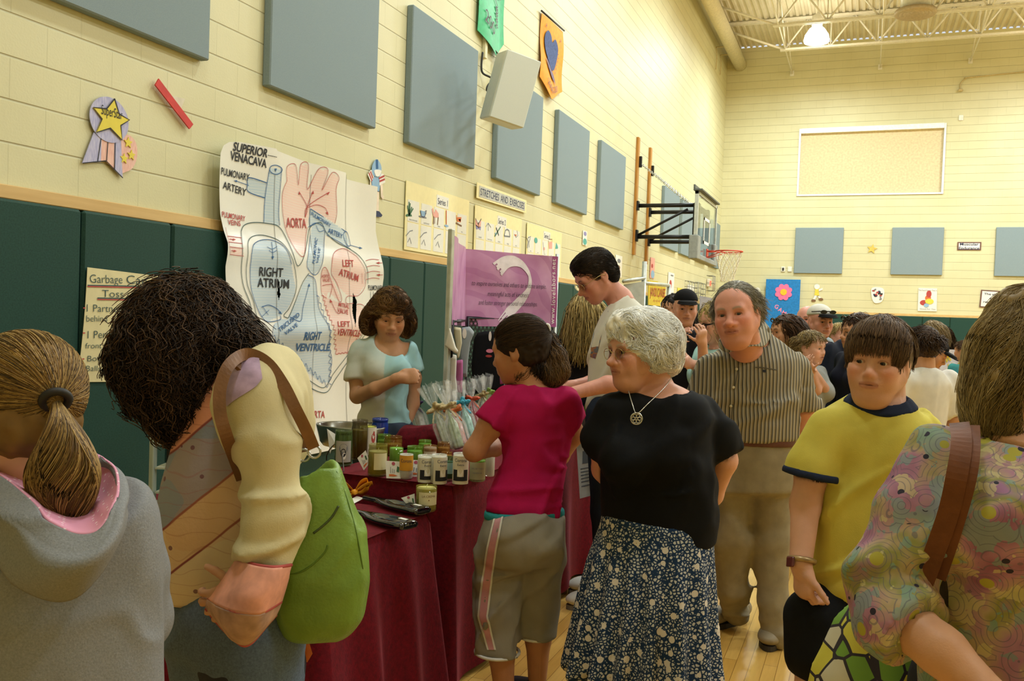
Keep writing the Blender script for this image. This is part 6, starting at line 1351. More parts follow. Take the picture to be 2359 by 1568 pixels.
w = MB(); c = p.J(1847, 1290, -.048); ax = unit(p.J(1845, 1300, -.05)-p.J(1856, 1160)); e1 = unit(np.cross(ax, FH)); e2 = np.cross(ax, e1)
w.tube([c+.0335*math.cos(a)*e1+.0335*math.sin(a)*e2 for a in np.linspace(0, 2*math.pi, 24, endpoint=False)], .008, 6, True); wo = p.mbpart('wristwatch', w, mat('watch_band', 'A8906A', .35, .6)); w = MB(); d = unit(-RH-FH*.5); w.box((-.014, -.014, 0), (.014, .014, .01), .003, frameM(c+d*.036, np.cross(ax, d), ax, d)); p.mbpart('watch_face', w, mat('watch_red', '5A2426', .3), wo)
cv = cap_solid(hd, .012, .055, .016, -.085, .0045, [grain(.004, 80)]); rt = scalp_pts(4600, hairline(.058, -.02, -.085), 6, .083, .104, .094)
A = flow_hair(hd, rt, 9, .0125, lambda P: np.stack([P[:, 0]*6+.25, .55+0*P[:, 1], .3+0*P[:, 0]], 1), lambda P, i: np.stack([P[:, 0]*2.5-.10*(P[:, 1] > .04), (P[:, 1] > -.01)*1.1-.35, -.35-.28*i+0*P[:, 0]], 1), 6, .16, rad=(.086, .108, .097), grow=.0006, hug=.75)
A = A[(A[:, -1, 2] > .012) | (np.abs(A[:, -1, 0]) > .05) | (A[:, -1, 1] < .05)]; A = A[A[..., 2].min(1) > -.03]; A = A[~((np.abs(A[..., 0]) > .060) & (A[..., 1] > -.06) & (A[..., 1] < .04) & (A[..., 2] < .014)).any(1)]
hair_part(p, hd, A, ['624A33', '72573B', '543E2A', '7E6244'], (.0010, .0005), 6, 'hair', cv, '523D29')
# ---- girl in the magenta shirt ---------------------------------------------------------
p = Person('girl with a dark ponytail in a magenta t-shirt and grey cropped sweatpants, seen from behind', 3.35, at_h(1205, 1610, 0), 'deep', 158)
B = p.body; hd = p.head(1196, 806, .02, .236, 112, -14, 0, dict(nose=.9, cheek=1.1, ear=1.15), .004)
p.limb(B, [(1212, 850, 0, .048), (1226, 905, .0, .058)], .03)
TS = [(1114, 1298, 1185), (1122, 1298, 1140), (1150, 1298, 1080), (1160, 1310, 1020), (1158, 1322, 960), (1165, 1318, 920), (1190, 1290, 893), (1205, 1262, 880)]
B.loft(p.sts(TS, .66, grow=-.016), p.side(), .03)
aL = [(1172, 925, -.02, .05), (1130, 980, -.04, .046), (1092, 1038, -.04, .038), (1140, 1030, .12, .034), (1190, 1010, .2, .027)]; aR = [(1300, 925, 0, .048), (1318, 1000, .1, .044), (1290, 1050, .2, .036), (1230, 1030, .28, .028)]
p.limb(B, aL); p.limb(B, aR); hand(B, p.J(1190, 1010, .2), RH, -FH, UP, .9)
lL = [(1158, 1270, 0, .075), (1150, 1420, -.01, .056), (1155, 1500, -.02, .05), (1162, 1600, -.02, .036)]; lR = [(1248, 1270, .02, .075), (1242, 1400, .06, .055), (1240, 1470, .06, .048), (1238, 1560, .06, .036)]
p.limb(B, lL); p.limb(B, lR); p.make_body(.012, None, None, .2, eyes='3A2A1E')
S = Sdf(); S.loft(p.sts(TS, .68), p.side(), .03, cap=.012); sleeve(p, S, aL, .235, .013, .024, .025); sleeve(p, S, aR, .2, .013, .022, .025); neck_cut(S, p.J(1232, 887, 0), .09, UP+RH*.1)
wr = lambda P: .55*np.exp(-((P[:, 2]-p.J(1200, 1090)[2])/.13)**2)+.15
p.part('magenta_shirt', S, fabric('magenta_jersey', 'A81450', .3), .009, (), [folds(0.0170, 16, 24, (.93, .37, 0), .16, mask=wr), folds(0.0170, 8, 21, (.5, .2, .8), .3)])
S = Sdf(); S.loft(p.sts([(1117, 1300, 1192), (1118, 1299, 1172)], .665, grow=.002), p.side(), .01, cap=.008); p.part('teal_undershirt', S, fabric('teal_jersey', '2E8C92', .3), .008)
M_gry = fabric('grey_sweat', '8C877C', .35)
S = Sdf(); S.loft(p.sts([(1098, 1298, 1290), (1098, 1298, 1240), (1112, 1297, 1195), (1116, 1296, 1182)], .74), p.side(), .03, cap=.01); S.ell(p.J(1175, 1250, -.09), (.085, .085, .09), None, .06); S.ell(p.J(1245, 1250, -.07), (.08, .085, .09), None, .06)
for q, dx, yb in ((lL, 0, 1502), (lR, 0, 1464)):
 x0, x1 = (1095, 1196) if q is lL else (1194, 1277); cxx = (x0+x1)/2; dz = q[1][2]; p.limb(S, [(cxx+6 if q is lL else cxx+10, 1290, q[0][2], .088 if q is lL else .082), (cxx+1, 1400, dz, .083 if q is lL else .074), (cxx, yb, dz, .0815 if q is lL else .069)], .03); c = p.J(cxx, yb-6, dz); S.plane_cut(c, -UP, c-np.array([.13, .13, .15]), c+np.array([.13, .13, .03]))
p.part('grey_sweatpants', S, M_gry, .009, (), [folds(0.0187, 9, 33, (.75, .2, .6), .28), folds(0.0170, 12, 31, (-.6, .2, .8), .3, mask=near(p.J(1160, 1400), .25))])
gp = [o for o in p.root.children if o.name.startswith('grey_sweatpants')][0]; ys = np.linspace(1190, 1496, 44); YK = [1185, 1260, 1340, 1420, 1500]
L_ = lambda f: [(np.interp(y, YK, f), y) for y in ys]
e0, e1, e2, e3 = [1140, 1122, 1109, 1101, 1124], [1144, 1126, 1113, 1105, 1128], [1157, 1142, 1130, 1121, 1140], [1161, 1146, 1134, 1125, 1144]
on_surface(p, gp, (L_(e1), L_(e2)), 'pink_stripe', mat('pink_satin', 'C78E98', .5)); M_pip = mat('white_piping', 'D6D2CA', .6); on_surface(p, gp, (L_(e0), L_(e1)), 'white_piping', M_pip, off=.003); on_surface(p, gp, (L_(e2), L_(e3)), 'white_piping', M_pip, off=.003)
for q, yb in ((lL, 1500), (lR, 1462)):
 x0, x1 = (1095, 1196) if q is lL else (1194, 1277); c = p.J((x0+x1)/2, yb, q[1][2]); r = p.m((x1-x0)/2)*1.0; t_ = MB(); t_.tube([c+r*(math.cos(a)*RH+math.sin(a)*FH) for a in np.linspace(0, 2*math.pi, 28, endpoint=False)], .0065, 6, True); p.mbpart('white_hem', t_, mat('white_piping', 'D6D2CA', .6))
for q in (lL, lR): b = p.J(*q[3][:3]); g = np.array([b[0], b[1], 0]); f = facing(130); shoe(p, g-f*.06, g+f*.15, .07, .08, mat('black_sandal', '1A1A1E', .5), M_sole)
def ex(S): hd.e(S, (0, -.02, .03), (.083, .106, .093), .02)
cv = cap_solid(hd, .008, .06, .0, -.09, .005, [grain(.003, 90)], ex); tie = np.array([-.02, -.108, .035])
rt = scalp_pts(3000, hairline(.065, .012, -.075), 8, .084, .107, .095); A = flow_hair(hd, rt, 9, .014, lambda P: tie-P, lambda P, i: tie-P, 8, .08, rad=(.087, .110, .098), grow=.0003); A = A[~((A[..., 2] < -.03) & (A[..., 1] > -.075)).any(1)]
S = Sdf(); tw = hd.w(*tie)
for x, y, dz, r in ((1232, 762, .06, .030), (1258, 785, .05, .042), (1272, 825, .04, .05), (1262, 865, .02, .045), (1232, 850, .0, .045), (1205, 860, -.01, .03), (1290, 855, .03, .03)): S.ell(p.J(x, y, dz), (r*.95, r*.95, r), None, .03)
wv_ = [grain(.012, 30, 2), grain(.006, 70, 6)]; V2, Q2 = S.mesh(.008, (), wv_); A2 = surf_hair(S, V2, 3000, lambda P: (P-tw)*np.array([2.2, 2.2, 1.2])+np.array([0, 0, -.22])+.12*np.stack([vnoise(P*22, 3), vnoise(P*22, 5), vnoise(P*22, 7)], 1), 10, .010, .002, .016, .04, .005, 1.6, 9)
V1, Q1, C1 = strands(hd.wv(A), .0017, .0008, hcols(len(A), ['2A1D14', '3A2A1C', '4A3624'], 1)); hair_part(p, hd, A, ['33251A', '3E2D1F', '4A3624'], (.0011, .0006), 8, 'hair', cv, '2A1D14'); hair_solid(p, S, A2, ['3A291B', '4E3925', '2C1F15', '6E5234', '8A6A42'], '35261A', (.0012, .0006), .007, wv_, 'ponytail', 9, .22)
cl = MB(); c = hd.w(tie[0]+.01, tie[1]-.012, tie[2]+.02); cl.tube([c+.016*(math.cos(a)*UP+math.sin(a)*RH*.5) for a in np.linspace(0, 2*math.pi, 14, endpoint=False)], .006, 6, True); p.mbpart('hair_tie', cl, mat('white_elastic', 'DDDAD4', .5))
# ---- girl in the grey hoodie -----------------------------------------------------------
p = Person('girl with a long blonde-brown ponytail in a grey hoodie with pink dotted lining', 1.5, at_h(120, 2720, 0), 'fair', 150)
B = p.body; hd = p.head(38, 945, .03, .24, 118, -8, 6, dict(nose=.9, cheek=1.1), .004)
p.limb(B, [(60, 1020, .02, .052), (100, 1130, .03, .062)], .03)
TS = [(-120, 348, 1640), (-125, 345, 1500), (-118, 338, 1380), (-105, 340, 1270), (-85, 330, 1190), (-50, 305, 1135), (0, 262, 1098), (40, 200, 1070)]
B.loft(p.sts(TS[:4], .6, grow=-.03), p.side(), .03)
aR = [(258, 1180, .05, .05), (300, 1320, .11, .048), (314, 1425, .14, .046), (262, 1440, .36, .034)]; aL = [(-60, 1190, .0, .055), (-130, 1330, .02, .05), (-150, 1480, .1, .044), (-60, 1500, .32, .034)]
p.limb(B, aR); p.limb(B, aL); hand(B, p.J(262, 1440, .36), FH-RH*.2, -RH, UP); hand(B, p.J(-60, 1500, .32), FH+RH*.2, RH, UP); lg = legs_down(p, B, (40, 210), 1640, (.08, .055, .04))
p.make_body(.012, 'A8625A', '6A5038', .3)
M_hood = NT('grey_fleece'); v = M_hood.coord(); M_hood.base(M_hood.ramp(M_hood.noise(v, 300, 4, .75), ((.25, srgb('75777A')), (.75, srgb('94969A'))))); M_hood.set(Roughness=.95); M_hood.b.inputs['Specular IOR Level'].default_value = .1; M_hood.bump(M_hood.noise(v, 260, 3), .35, .003); M_hood = M_hood.m
S = Sdf(); S.loft(p.sts(TS, .64), p.side(), .03, cap=.012); sleeve(p, S, aR, .86, .018, .020, .02); sleeve(p, S, aL, .86, .028, .026, .025)
neck_cut(S, p.J(140, 1190, -.02), .135, UP-FH*.55)
p.part('grey_hoodie', S, M_hood, .0075, (), [folds(.010, 6, 41, (.4, 0, .9), .3), folds(.010, 9, 44, (.9, .3, .2), .25, mask=near(p.J(120, 1300, -.1), .12)), folds(.011, 10, 45, (1, 0, .3), .3, mask=near(p.J(350, 1400), .1))])
M_dot = NT('pink_dotted_lining'); v = M_dot.coord(); vo = M_dot.voro(v, 105, 'F1', 'Distance', .25); M_dot.base(M_dot.ramp(vo, ((.0, srgb('F2DDE4')), (.22, srgb('F2DDE4')), (.27, srgb('DB97B2')), (1, srgb('DB97B2'))))); M_dot.set(Roughness=.8)
rimc = smooth_pts([p.J(*q) for q in [(-40, 1075, .0), (0, 1102, -.07), (60, 1152, -.13), (110, 1200, -.17), (165, 1238, -.19), (218, 1238, -.185), (252, 1205, -.16), (272, 1150, -.11), (270, 1098, -.05), (250, 1066, .01), (225, 1056, .06)]], 5)
midc = smooth_pts([p.J(*q) for q in [(-60, 1110, -.02), (-15, 1175, -.12), (45, 1245, -.19), (100, 1300, -.225), (160, 1310, -.235), (222, 1290, -.22), (268, 1240, -.18), (292, 1170, -.12), (288, 1108, -.05), (266, 1078, .01), (235, 1066, .06)]], 5)
botc = smooth_pts([p.J(*q) for q in [(-80, 1150, .0), (-25, 1255, -.11), (30, 1325, -.15), (90, 1368, -.165), (150, 1378, -.165), (205, 1352, -.15), (262, 1278, -.115), (290, 1195, -.07), (290, 1125, -.02), (270, 1092, .02), (240, 1080, .07)]], 5)
inn = smooth_pts([p.J(*q) for q in [(0, 1078, .04), (28, 1090, .02), (62, 1112, .0), (105, 1145, -.02), (150, 1168, -.03), (198, 1166, -.03), (222, 1140, -.02), (234, 1108, -.0), (236, 1080, .02), (228, 1062, .04), (215, 1052, .08)]], 5)
in2 = smooth_pts([p.J(*q) for q in [(40, 1085, .08), (56, 1095, .06), (80, 1105, .05), (110, 1120, .04), (150, 1132, .04), (185, 1130, .04), (205, 1112, .05), (216, 1092, .06), (218, 1070, .07), (214, 1055, .09), (205, 1048, .12)]], 5)
def ruled(curves, nv, wob=0.0):
 n = len(curves[0]); G = np.array([smooth_pts([c[i] for c in curves], nv) for i in range(n)]); m_ = G.shape[1]; V = G.reshape(-1, 3)
 if wob: V = V-FH*(wob*np.maximum(0, 1-np.abs(vnoise(V*np.array([7, 7, 16]), 77))*2.5))[:, None]
 Q = np.array([(i*m_+j, (i+1)*m_+j, (i+1)*m_+j+1, i*m_+j+1) for i in range(n-1) for j in range(m_-1)]); return V, Q
V, Q = ruled([rimc+UP*.006, rimc*.6+midc*.4-FH*.012, midc, botc], 7, .014); ho = p.raw('hood', V, Q, None, M_hood); md = ho.modifiers.new('thickness', 'SOLIDIFY'); md.thickness = .006; md.offset = 0
V, Q = ruled([rimc+UP*.0075-FH*.001, rimc*.45+inn*.55+UP*.004, inn+UP*.008, in2], 6, .010); lo_ = p.raw('hood_lining', V, Q, None, M_dot.m); md = lo_.modifiers.new('thickness', 'SOLIDIFY'); md.thickness = .004; md.offset = 0
simple_shoes(p, lg, mat('dark_shoe', '35302C', .6)); S = Sdf(); legs_down(p, S, (40, 200), 1780, (.095, .075, .07)); S.loft(p.sts([(-80, 310, 1860), (-80, 310, 1720)], .58), p.side(), .03); p.part('jeans', S, fabric('blue_denim', '3A4658', .4), .016)
HC = ['8A6A3C', 'A08048', '6A4E2C', '54401F', 'B4945A']
cv = cap_solid(hd, .010, .06, .0, -.10, .005, [grain(.003, 70)]); tie = hd.loc(p.J(128, 922, -.04))
rt = scalp_pts(5200, hairline(.066, -.02, -.10), 12, .085, .107, .096); A = flow_hair(hd, rt, 11, .0165, lambda P: tie-P, lambda P, i: tie-P, 12, .05, rad=(.087, .109, .098), grow=.0002); hair_part(p, hd, A, HC, (.0010, .0007), 12, 'hair', cv, '7A5E36', var=.16)
r_ = np.random.default_rng(15); n = 3800; u = r_.random(n)*6.28; rr = np.sqrt(r_.random(n)); PP = [(128, 922, -.04, 8), (140, 960, -.07, 26), (148, 1010, -.085, 52), (146, 1070, -.09, 78), (142, 1120, -.09, 80), (150, 1165, -.09, 58), (158, 1200, -.09, 26)]
A = np.zeros((n, len(PP)*3-2, 3)); ctr = smooth_pts([p.J(*q[:3]) for q in PP], 3); rad = smooth_pts([(q[3]*1.5/CF, 0) for q in PP], 3)[:, 0]; L = 1-.35*r_.random(n)**2; tt = np.linspace(0, 1, len(ctr))
for j in range(len(ctr)):
 t = tt[j]*L; ix = t*(len(ctr)-1); c = np.stack([np.interp(ix, np.arange(len(ctr)), ctr[:, k]) for k in range(3)], 1); rd = np.interp(ix, np.arange(len(ctr)), rad)*rr; w_ = u+.5*np.sin(tt[j]*4+u*3)
 A[:, j] = c+(np.cos(w_)*rd)[:, None]*RH-(np.sin(w_)*rd*.55)[:, None]*FH
V, Q, C = strands(A, .0011, .0006, hcols(n, HC, 7, .16)); p.raw('ponytail', V, Q, C, M_hair)
tb = MB(); c = p.J(128, 922, -.045); ax = unit(p.J(140, 960, -.07)-p.J(128, 922, -.04)); e1 = unit(np.cross(ax, UP)); e2 = np.cross(ax, e1); tb.tube([c+.020*math.cos(a)*e1+.018*math.sin(a)*e2 for a in np.linspace(0, 2*math.pi, 20, endpoint=False)], .007, 8, True); p.mbpart('hair_tie', tb, mat('black_elastic', '17130F', .6))
# ---- woman with dark curls and patchwork cardigan ------------------------------------------
p = Person('woman with big dark curly hair in a cream and patchwork cardigan', 2.1, at_h(520, 2170, 0), 'tan', 84)
B = p.body; hd = p.head(418, 800, .03, .235, 98, -30, 0, None, .005)
p.limb(B, [(455, 850, .03, .055), (520, 905, .05, .062)], .03)
TS = [(392, 625, 1385), (376, 640, 1310), (370, 650, 1210), (384, 655, 1110), (410, 655, 1010), (440, 650, 930), (478, 640, 880), (500, 600, 845), (500, 560, 828)]
B.loft(p.sts(TS, 1.45, 90, grow=-.02), p.side(), .03)
aL = [(592, 915, -.14, .056), (618, 1040, -.17, .052), (632, 1180, -.18, .047), (600, 1300, -.20, .038), (580, 1372, -.20, .028)]; aR = [(560, 920, .22, .055), (520, 1080, .26, .05), (480, 1200, .26, .045), (400, 1290, .2, .03)]
p.limb(B, aL); p.limb(B, aR); hw = p.J(580, 1372, -.20); hand(B, hw, -RH-UP*.32, FH, UP, .95, (30, 32, 36, 40)); p.fbox(hw-RH*.06, .1); hand(B, p.J(400, 1290, .2), -RH-UP*.3, -FH, UP, .95)
p.limb(B, [(470, 1400, .05, .09), (480, 1700, .06, .06), (500, 2140, .05, .04)]); p.limb(B, [(580, 1400, .0, .09), (590, 1700, -.02, .06), (560, 2140, -.02, .04)])
p.make_body(.012, None, None, .2)
M_cream = fabric('cream_fleece', 'CFC49C', .4, 300)
t = NT('patchwork_panels'); tc = t.n('ShaderNodeTexCoord'); sp = t.n('ShaderNodeSeparateXYZ'); t.l(tc.outputs['Object'], sp.inputs[0]); v = t.coord()
xr = t.math('ADD', t.math('MULTIPLY', sp.outputs[0], float(RH[0])), t.math('MULTIPLY', sp.outputs[1], float(RH[1])))
nz_ = t.noise(v, 5, 3); dg = t.math('ADD', t.math('SUBTRACT', sp.outputs[2], t.math('MULTIPLY', xr, .85)), t.math('MULTIPLY', nz_, .035))
base = p.base
def dval(x, y): q = p.J(x, y, -.1)-base; return q[2]-.85*(q@RH)+.0175
EDG = [dval(430, 1005), dval(430, 1172), dval(430, 1291), dval(430, 1380)]
lo_, hi_ = EDG[-1]-.03, EDG[0]+.16; nrm_ = t.math('MULTIPLY', t.math('SUBTRACT', dg, lo_), 1/(hi_-lo_)); q_ = lambda z: (z-lo_)/(hi_-lo_)
cols = ['E6D6B2', 'E2C498', '8E99AC', 'F2A88C', 'D6D4D0', 'C4AAC8']; st_ = [(0, srgb(cols[0]))]
for i, e in enumerate(EDG[::-1][1:]): st_ += [(q_(e)-.008, srgb(cols[min(i, 5)])), (q_(e)-.004, srgb('8A3A34')), (q_(e)+.004, srgb('8A3A34')), (q_(e)+.008, srgb(cols[min(i+1, 5)]))]
st_ = [s_ for s_ in st_ if 0 <= s_[0] <= 1][:31]
pc = t.ramp(nrm_, st_); n2 = t.noise(v, 9, 4, .6); n3 = t.noise(v, 3.5, 2)
pc = t.mix(t.math('MULTIPLY', t.math('GREATER_THAN', n3, .55), .22), pc, srgb('DA9A6A')); pc = t.mix(t.math('MULTIPLY', n2, .2), pc, srgb('9E7E8A')); vd = t.voro(v, 24); pc = t.mix(t.math('MULTIPLY', t.math('LESS_THAN', vd, .14), .8), pc, srgb('6A3448'))
wv_ = t.n('ShaderNodeTexWave', wave_type='RINGS'); wv_.inputs['Scale'].default_value = 9; wv_.inputs['Distortion'].default_value = 9; wv_.inputs['Detail'].default_value = 1; t.l(v, wv_.inputs[0]); pc = t.mix(t.math('MULTIPLY', t.math('GREATER_THAN', wv_.outputs[1], .985), .25), pc, srgb('A0483E')); t.base(pc); t.set(Roughness=.75); t.bump(t.noise(v, 120, 3), .3, .003); M_patch = t.m
S = Sdf(); S.loft(p.sts(TS, 1.5, 90), p.side(), .03, cap=.012); sleeve(p, S, aR, .9, .02, .02, .025); neck_cut(S, p.J(505, 858, .04), .085, UP-RH*.6)
p.part('patchwork_cardigan', S, M_patch, .009, (), [folds(.014, 6, 51, (.5, 0, .8), .3)])
S = Sdf(); sleeve(p, S, aL, .84, .016, .018, .025); S.ell(p.J(600, 925, -.08), (.09, .10, .10), None, .06); S.ell(p.J(640, 950, -.03), (.06, .12, .16), None, .06)
p.part('cream_sleeve', S, M_cream, .008, (), [folds(.016, 10, 55, (.95, .3, .15), .22, mask=lambda P: .35+np.exp(-((P[:, 2]-p.J(640, 1200, -.18)[2])/.14)**2)), folds(.010, 8, 57, (.3, 0, 1), .3)])
cu = [[(548, 1285, -.20), (590, 1300, -.265), (635, 1305, -.265), (672, 1300, -.20)], [(518, 1330, -.20), (565, 1352, -.285), (620, 1358, -.285), (660, 1345, -.20)], [(482, 1378, -.20), (535, 1405, -.29), (600, 1410, -.29), (648, 1385, -.20)], [(476, 1400, -.19), (535, 1446, -.27), (592, 1450, -.27), (636, 1415, -.19)], [(500, 1430, -.18), (545, 1475, -.23), (575, 1482, -.23), (618, 1435, -.18)]]
V, Q = ruled([smooth_pts([p.J(*q) for q in c], 6) for c in cu[:3]], 6, .010); o = p.raw('patchwork_cuff', V, Q, None, mat('pink_patch', 'E2A08C', .8, var=.22, scale=22)); md = o.modifiers.new('t', 'SOLIDIFY'); md.thickness = .005; md.offset = 0
on_c = MB(); P_ = smooth_pts([p.J(*q) for q in cu[2]], 6); on_c.tube([q-FH*.003 for q in P_], .004, 6); p.mbpart('red_seam', on_c, mat('red_seam', 'B04A48', .7))
V, Q = ruled([smooth_pts([p.J(*q) for q in c], 6) for c in cu[2:]], 6, .010); o = p.raw('patchwork_cuff', V, Q, None, mat('mauve_patch', 'B89484', .8, var=.3, scale=26)); md = o.modifiers.new('t', 'SOLIDIFY'); md.thickness = .005; md.offset = 0
on_c = MB(); P_ = smooth_pts([p.J(*q) for q in cu[0]], 6); on_c.tube([q-FH*.003 for q in P_], .004, 6); p.mbpart('red_seam', on_c, mat('red_seam', 'B04A48', .7)); on_c = MB(); P_ = smooth_pts([p.J(*q) for q in [cu[3][0], *cu[4], cu[3][3]]], 6); on_c.tube([q-FH*.003 for q in P_], .004, 6); p.mbpart('red_seam', on_c, mat('red_seam', 'B04A48', .7))
cs_ = [o for o in p.root.children if o.name.startswith('cream_sleeve')][0]; on_patch(p, cs_, smooth_pts([(516, 880), (528, 858), (550, 836), (578, 824), (596, 822)], 3), smooth_pts([(524, 936), (544, 920), (568, 905), (590, 890), (604, 872)], 3), 8, 'lilac_patch', mat('lilac_cloth', 'B096B4', .8, var=.2, scale=40))
S = Sdf(); p.limb(S, [(470, 860, .0, .03), (455, 920, -.02, .03), (430, 980, -.03, .025)], .02); p.part('maroon_scarf', S, fabric('maroon_cloth', '5E1E26', .3), .008, cover=False)
t = NT('washed_denim'); v = t.coord(); n_ = t.noise(v, 4, 3); t.base(t.mix(t.math('GREATER_THAN', t.noise(v, 5.5, 2), .60), t.ramp(t.noise(v, 200, 3, .7), ((.3, srgb('46566E')), (.7, srgb('627690')))), srgb('1C2030'))); t.set(Roughness=.85); t.bump(t.noise(v, 380, 2), .3, .002)
S = Sdf(); S.loft(p.sts([(400, 660, 1480), (398, 650, 1400), (402, 630, 1360)], 1.45, 90), p.side(), .04); p.limb(S, [(500, 1440, .06, .125), (500, 1700, .06, .085), (500, 2130, .05, .07)], .04); p.limb(S, [(580, 1440, -.02, .13), (590, 1700, -.02, .09), (560, 2130, -.02, .07)], .04); p.part('jeans', S, t.m, .012, (), [folds(.016, 9, 61, (.9, .3, .3), .3)])
for q in ((500, 2140, .05), (560, 2140, -.02)): b = p.J(*q); g = np.array([b[0], b[1], 0]); f = facing(84); shoe(p, g-f*.06, g+f*.18, .08, .09, mat('dark_shoe', '35302C', .6), M_sole)
r_ = np.random.default_rng(21); CB = [(425, 770, .02, .150), (470, 820, .06, .150), (390, 830, -.02, .125), (360, 880, -.03, .085), (520, 800, .08, .115), (400, 720, .02, .115), (470, 720, .05, .10), (440, 900, .0, .10), (400, 960, -.03, .06), (552, 815, .02, .075), (345, 790, -.02, .10), (330, 880, -.03, .05), (310, 840, -.02, .06), (585, 825, .0, .04)]
S = Sdf()
for x, y, dz, r in CB: S.ell(p.J(x, y, dz), (r*.68,)*3, None, .05)
S.ell(p.J(330, 905, .06), (.07, .07, .07), None, .02, 'sub')
cv = S.mesh(.008, (), [grain(.015, 40), grain(.010, 90)]); CP = cv[0]; cen = p.J(440, 790, .03)
A = surf_hair(S, CP, 5200, lambda P: np.array([0, 0, -.9])+(P-cen)*np.array([2.5, 2.5, 1.0])+.9*np.stack([vnoise(P*20, 3), vnoise(P*20, 5), vnoise(P*20, 7)], 1), 18, .0066, .004, .022, .3, .008, 2.4, 21); n = len(A)
A2 = surf_hair(S, CP, 1300, lambda P: np.array([0, 0, -.8])+(P-cen)*np.array([3.5, 3.5, 2.0])+1.1*np.stack([vnoise(P*16, 13), vnoise(P*16, 15), vnoise(P*16, 17)], 1), 18, .0068, .006, .035, .35, .009, 2.4, 23); A = np.concatenate([A, A2]); n = len(A)
V, Q, C = strands(A, .0015, .0009, hcols(n, ['34251A', '463224', '261A12', '5E4632'], 5, .2)); V2, Q2 = cv
p.raw('curly_hair', np.concatenate([V, V2]), np.concatenate([Q, Q2+len(V)]), np.concatenate([C, np.tile(np.array(srgb('231810')), (len(V2), 1))]), M_hair)
# ---- green tote bag on her shoulder (its own thing) -----------------------------------------
bz = 2.1; BJ = lambda x, y, dz=0: at_z(x, y, bz+dz)
t = NT('green_leather'); v = t.coord(); t.base(t.ramp(t.noise(v, 9, 4), ((.3, srgb('64842E')), (.7, srgb('7A9C3C'))))); t.set(Roughness=.42); t.bump(t.noise(v, 160, 4), .35, .003); M_gl = t.m; M_strap = mat('brown_strap', '7A5230', .45, var=.2, bump=.2); M_brass = mat('nickel_ring', 'B8B8B4', .25, .9)
S = Sdf(); bag_c = BJ(745, 1270, -.1); sd = unit(RH*.86+FH*.5)
rows = [((665, 795, 1468), .045), ((648, 830, 1420), .065), ((640, 846, 1320), .07), ((650, 832, 1220), .062), ((672, 800, 1130), .048), ((694, 772, 1070), .03), ((700, 750, 1048), .022)]
st = []
for (xl, xr_, y), b in rows: st.append((BJ((xl+xr_)/2, y, -.08), (xr_-xl)/2*bz/CF, b))
S.loft(st, RH, .02, p=3.0, cap=.02); S.ell(BJ(728, 1055, -.08), (.055, .03, .06), None, .02, 'sub')
V, Q = S.mesh(.007, (), [folds(.009, 7, 71, (.25, 0, 1), .3), folds(.006, 15, 73, (.6, 0, .8), .3)], smooth=1); bb = np.array([*bag_c[:2], BJ(745, 1470)[2]])
bag = link('tote_bag', fast_mesh('tote_bag', V-bb, Q), M_gl, None, bb); tag(bag, 'green leather tote bag with brown straps hanging from the curly haired woman\'s shoulder', 'bag')
bt = BVHTree.FromPolygons([tuple(q) for q in V], [tuple(int(i) for i in q) for q in Q])
def bcast(x, y, off=.003):
 d = unit(ray(x, y)); h = bt.ray_cast(Vector(CAM), Vector(d)); 
 if h[0] is None: h = bt.find_nearest(Vector(BJ(x, y, -.1)))
 n = np.array(h[1]); n = n if n@d < 0 else -n; return np.array(h[0])+n*off
def bpart_(mb, name, m): mb.v = [tuple(np.array(q)-bb) for q in mb.v]; return mb.build(name, m, bag)
M_gd = mat('green_leather_dark', '55741F', .45, bump=.2)
for nm, pts, r, m_ in (('zip_seam', [(722, 1228), (745, 1210), (765, 1190), (780, 1165)], .0028, mat('zip_dark', '3A4A22', .4)), ('pocket_seam', [(660, 1322), (690, 1318), (720, 1300), (748, 1272), (755, 1255)], .0022, M_gd), ('side_seam', [(775, 1085), (800, 1150), (822, 1230), (836, 1310)], .0016, M_gd), ):
 mb = MB(); mb.tube(smooth_pts([bcast(x, y, .0) for x, y in pts], 5), r, 6); bpart_(mb, nm, m_)
mb = MB(); o_ = [(680, 1195), (700, 1178), (714, 1185), (712, 1205), (690, 1240), (675, 1250), (672, 1225)]; P = [bcast(*q, .004) for q in o_]; P2 = [bcast(*q, .010) for q in o_]; n = len(P); mb.add(P+P2, [tuple(range(n)), tuple(range(2*n-1, n-1, -1))]+[(i, (i+1) % n, n+(i+1) % n, n+i) for i in range(n)]); bpart_(mb, 'leather_tab', M_strap)
mb = MB(); c = bcast(695, 1197, .012); mb.lathe([(.006, 0), (.005, .004), (0, .005)], 12, frameM(c, RH, UP, -FH)); bpart_(mb, 'stud', M_brass)
def strap(pts, w, name):
 mb = MB(); C_ = smooth_pts([BJ(*q) for q in pts], 6); d = np.gradient(C_, axis=0); d /= np.linalg.norm(d, axis=1)[:, None]; vw = np.array([unit(q-CAM) for q in C_]); sdv = np.cross(d, vw); sdv /= np.linalg.norm(sdv, axis=1)[:, None]; nn = np.cross(sdv, d); V = []
 for q, s_, n_ in zip(C_, sdv, nn): V += [q+s_*w/2+n_*.004, q-s_*w/2+n_*.004, q-s_*w/2-n_*.004, q+s_*w/2-n_*.004]
 m_ = len(C_); mb.add(V, [(4*i+k, 4*i+(k+1) % 4, 4*i+4+(k+1) % 4, 4*i+4+k) for i in range(m_-1) for k in range(4)]+[(0, 1, 2, 3), (4*m_-4, 4*m_-1, 4*m_-2, 4*m_-3)]); bpart_(mb, name, M_strap)
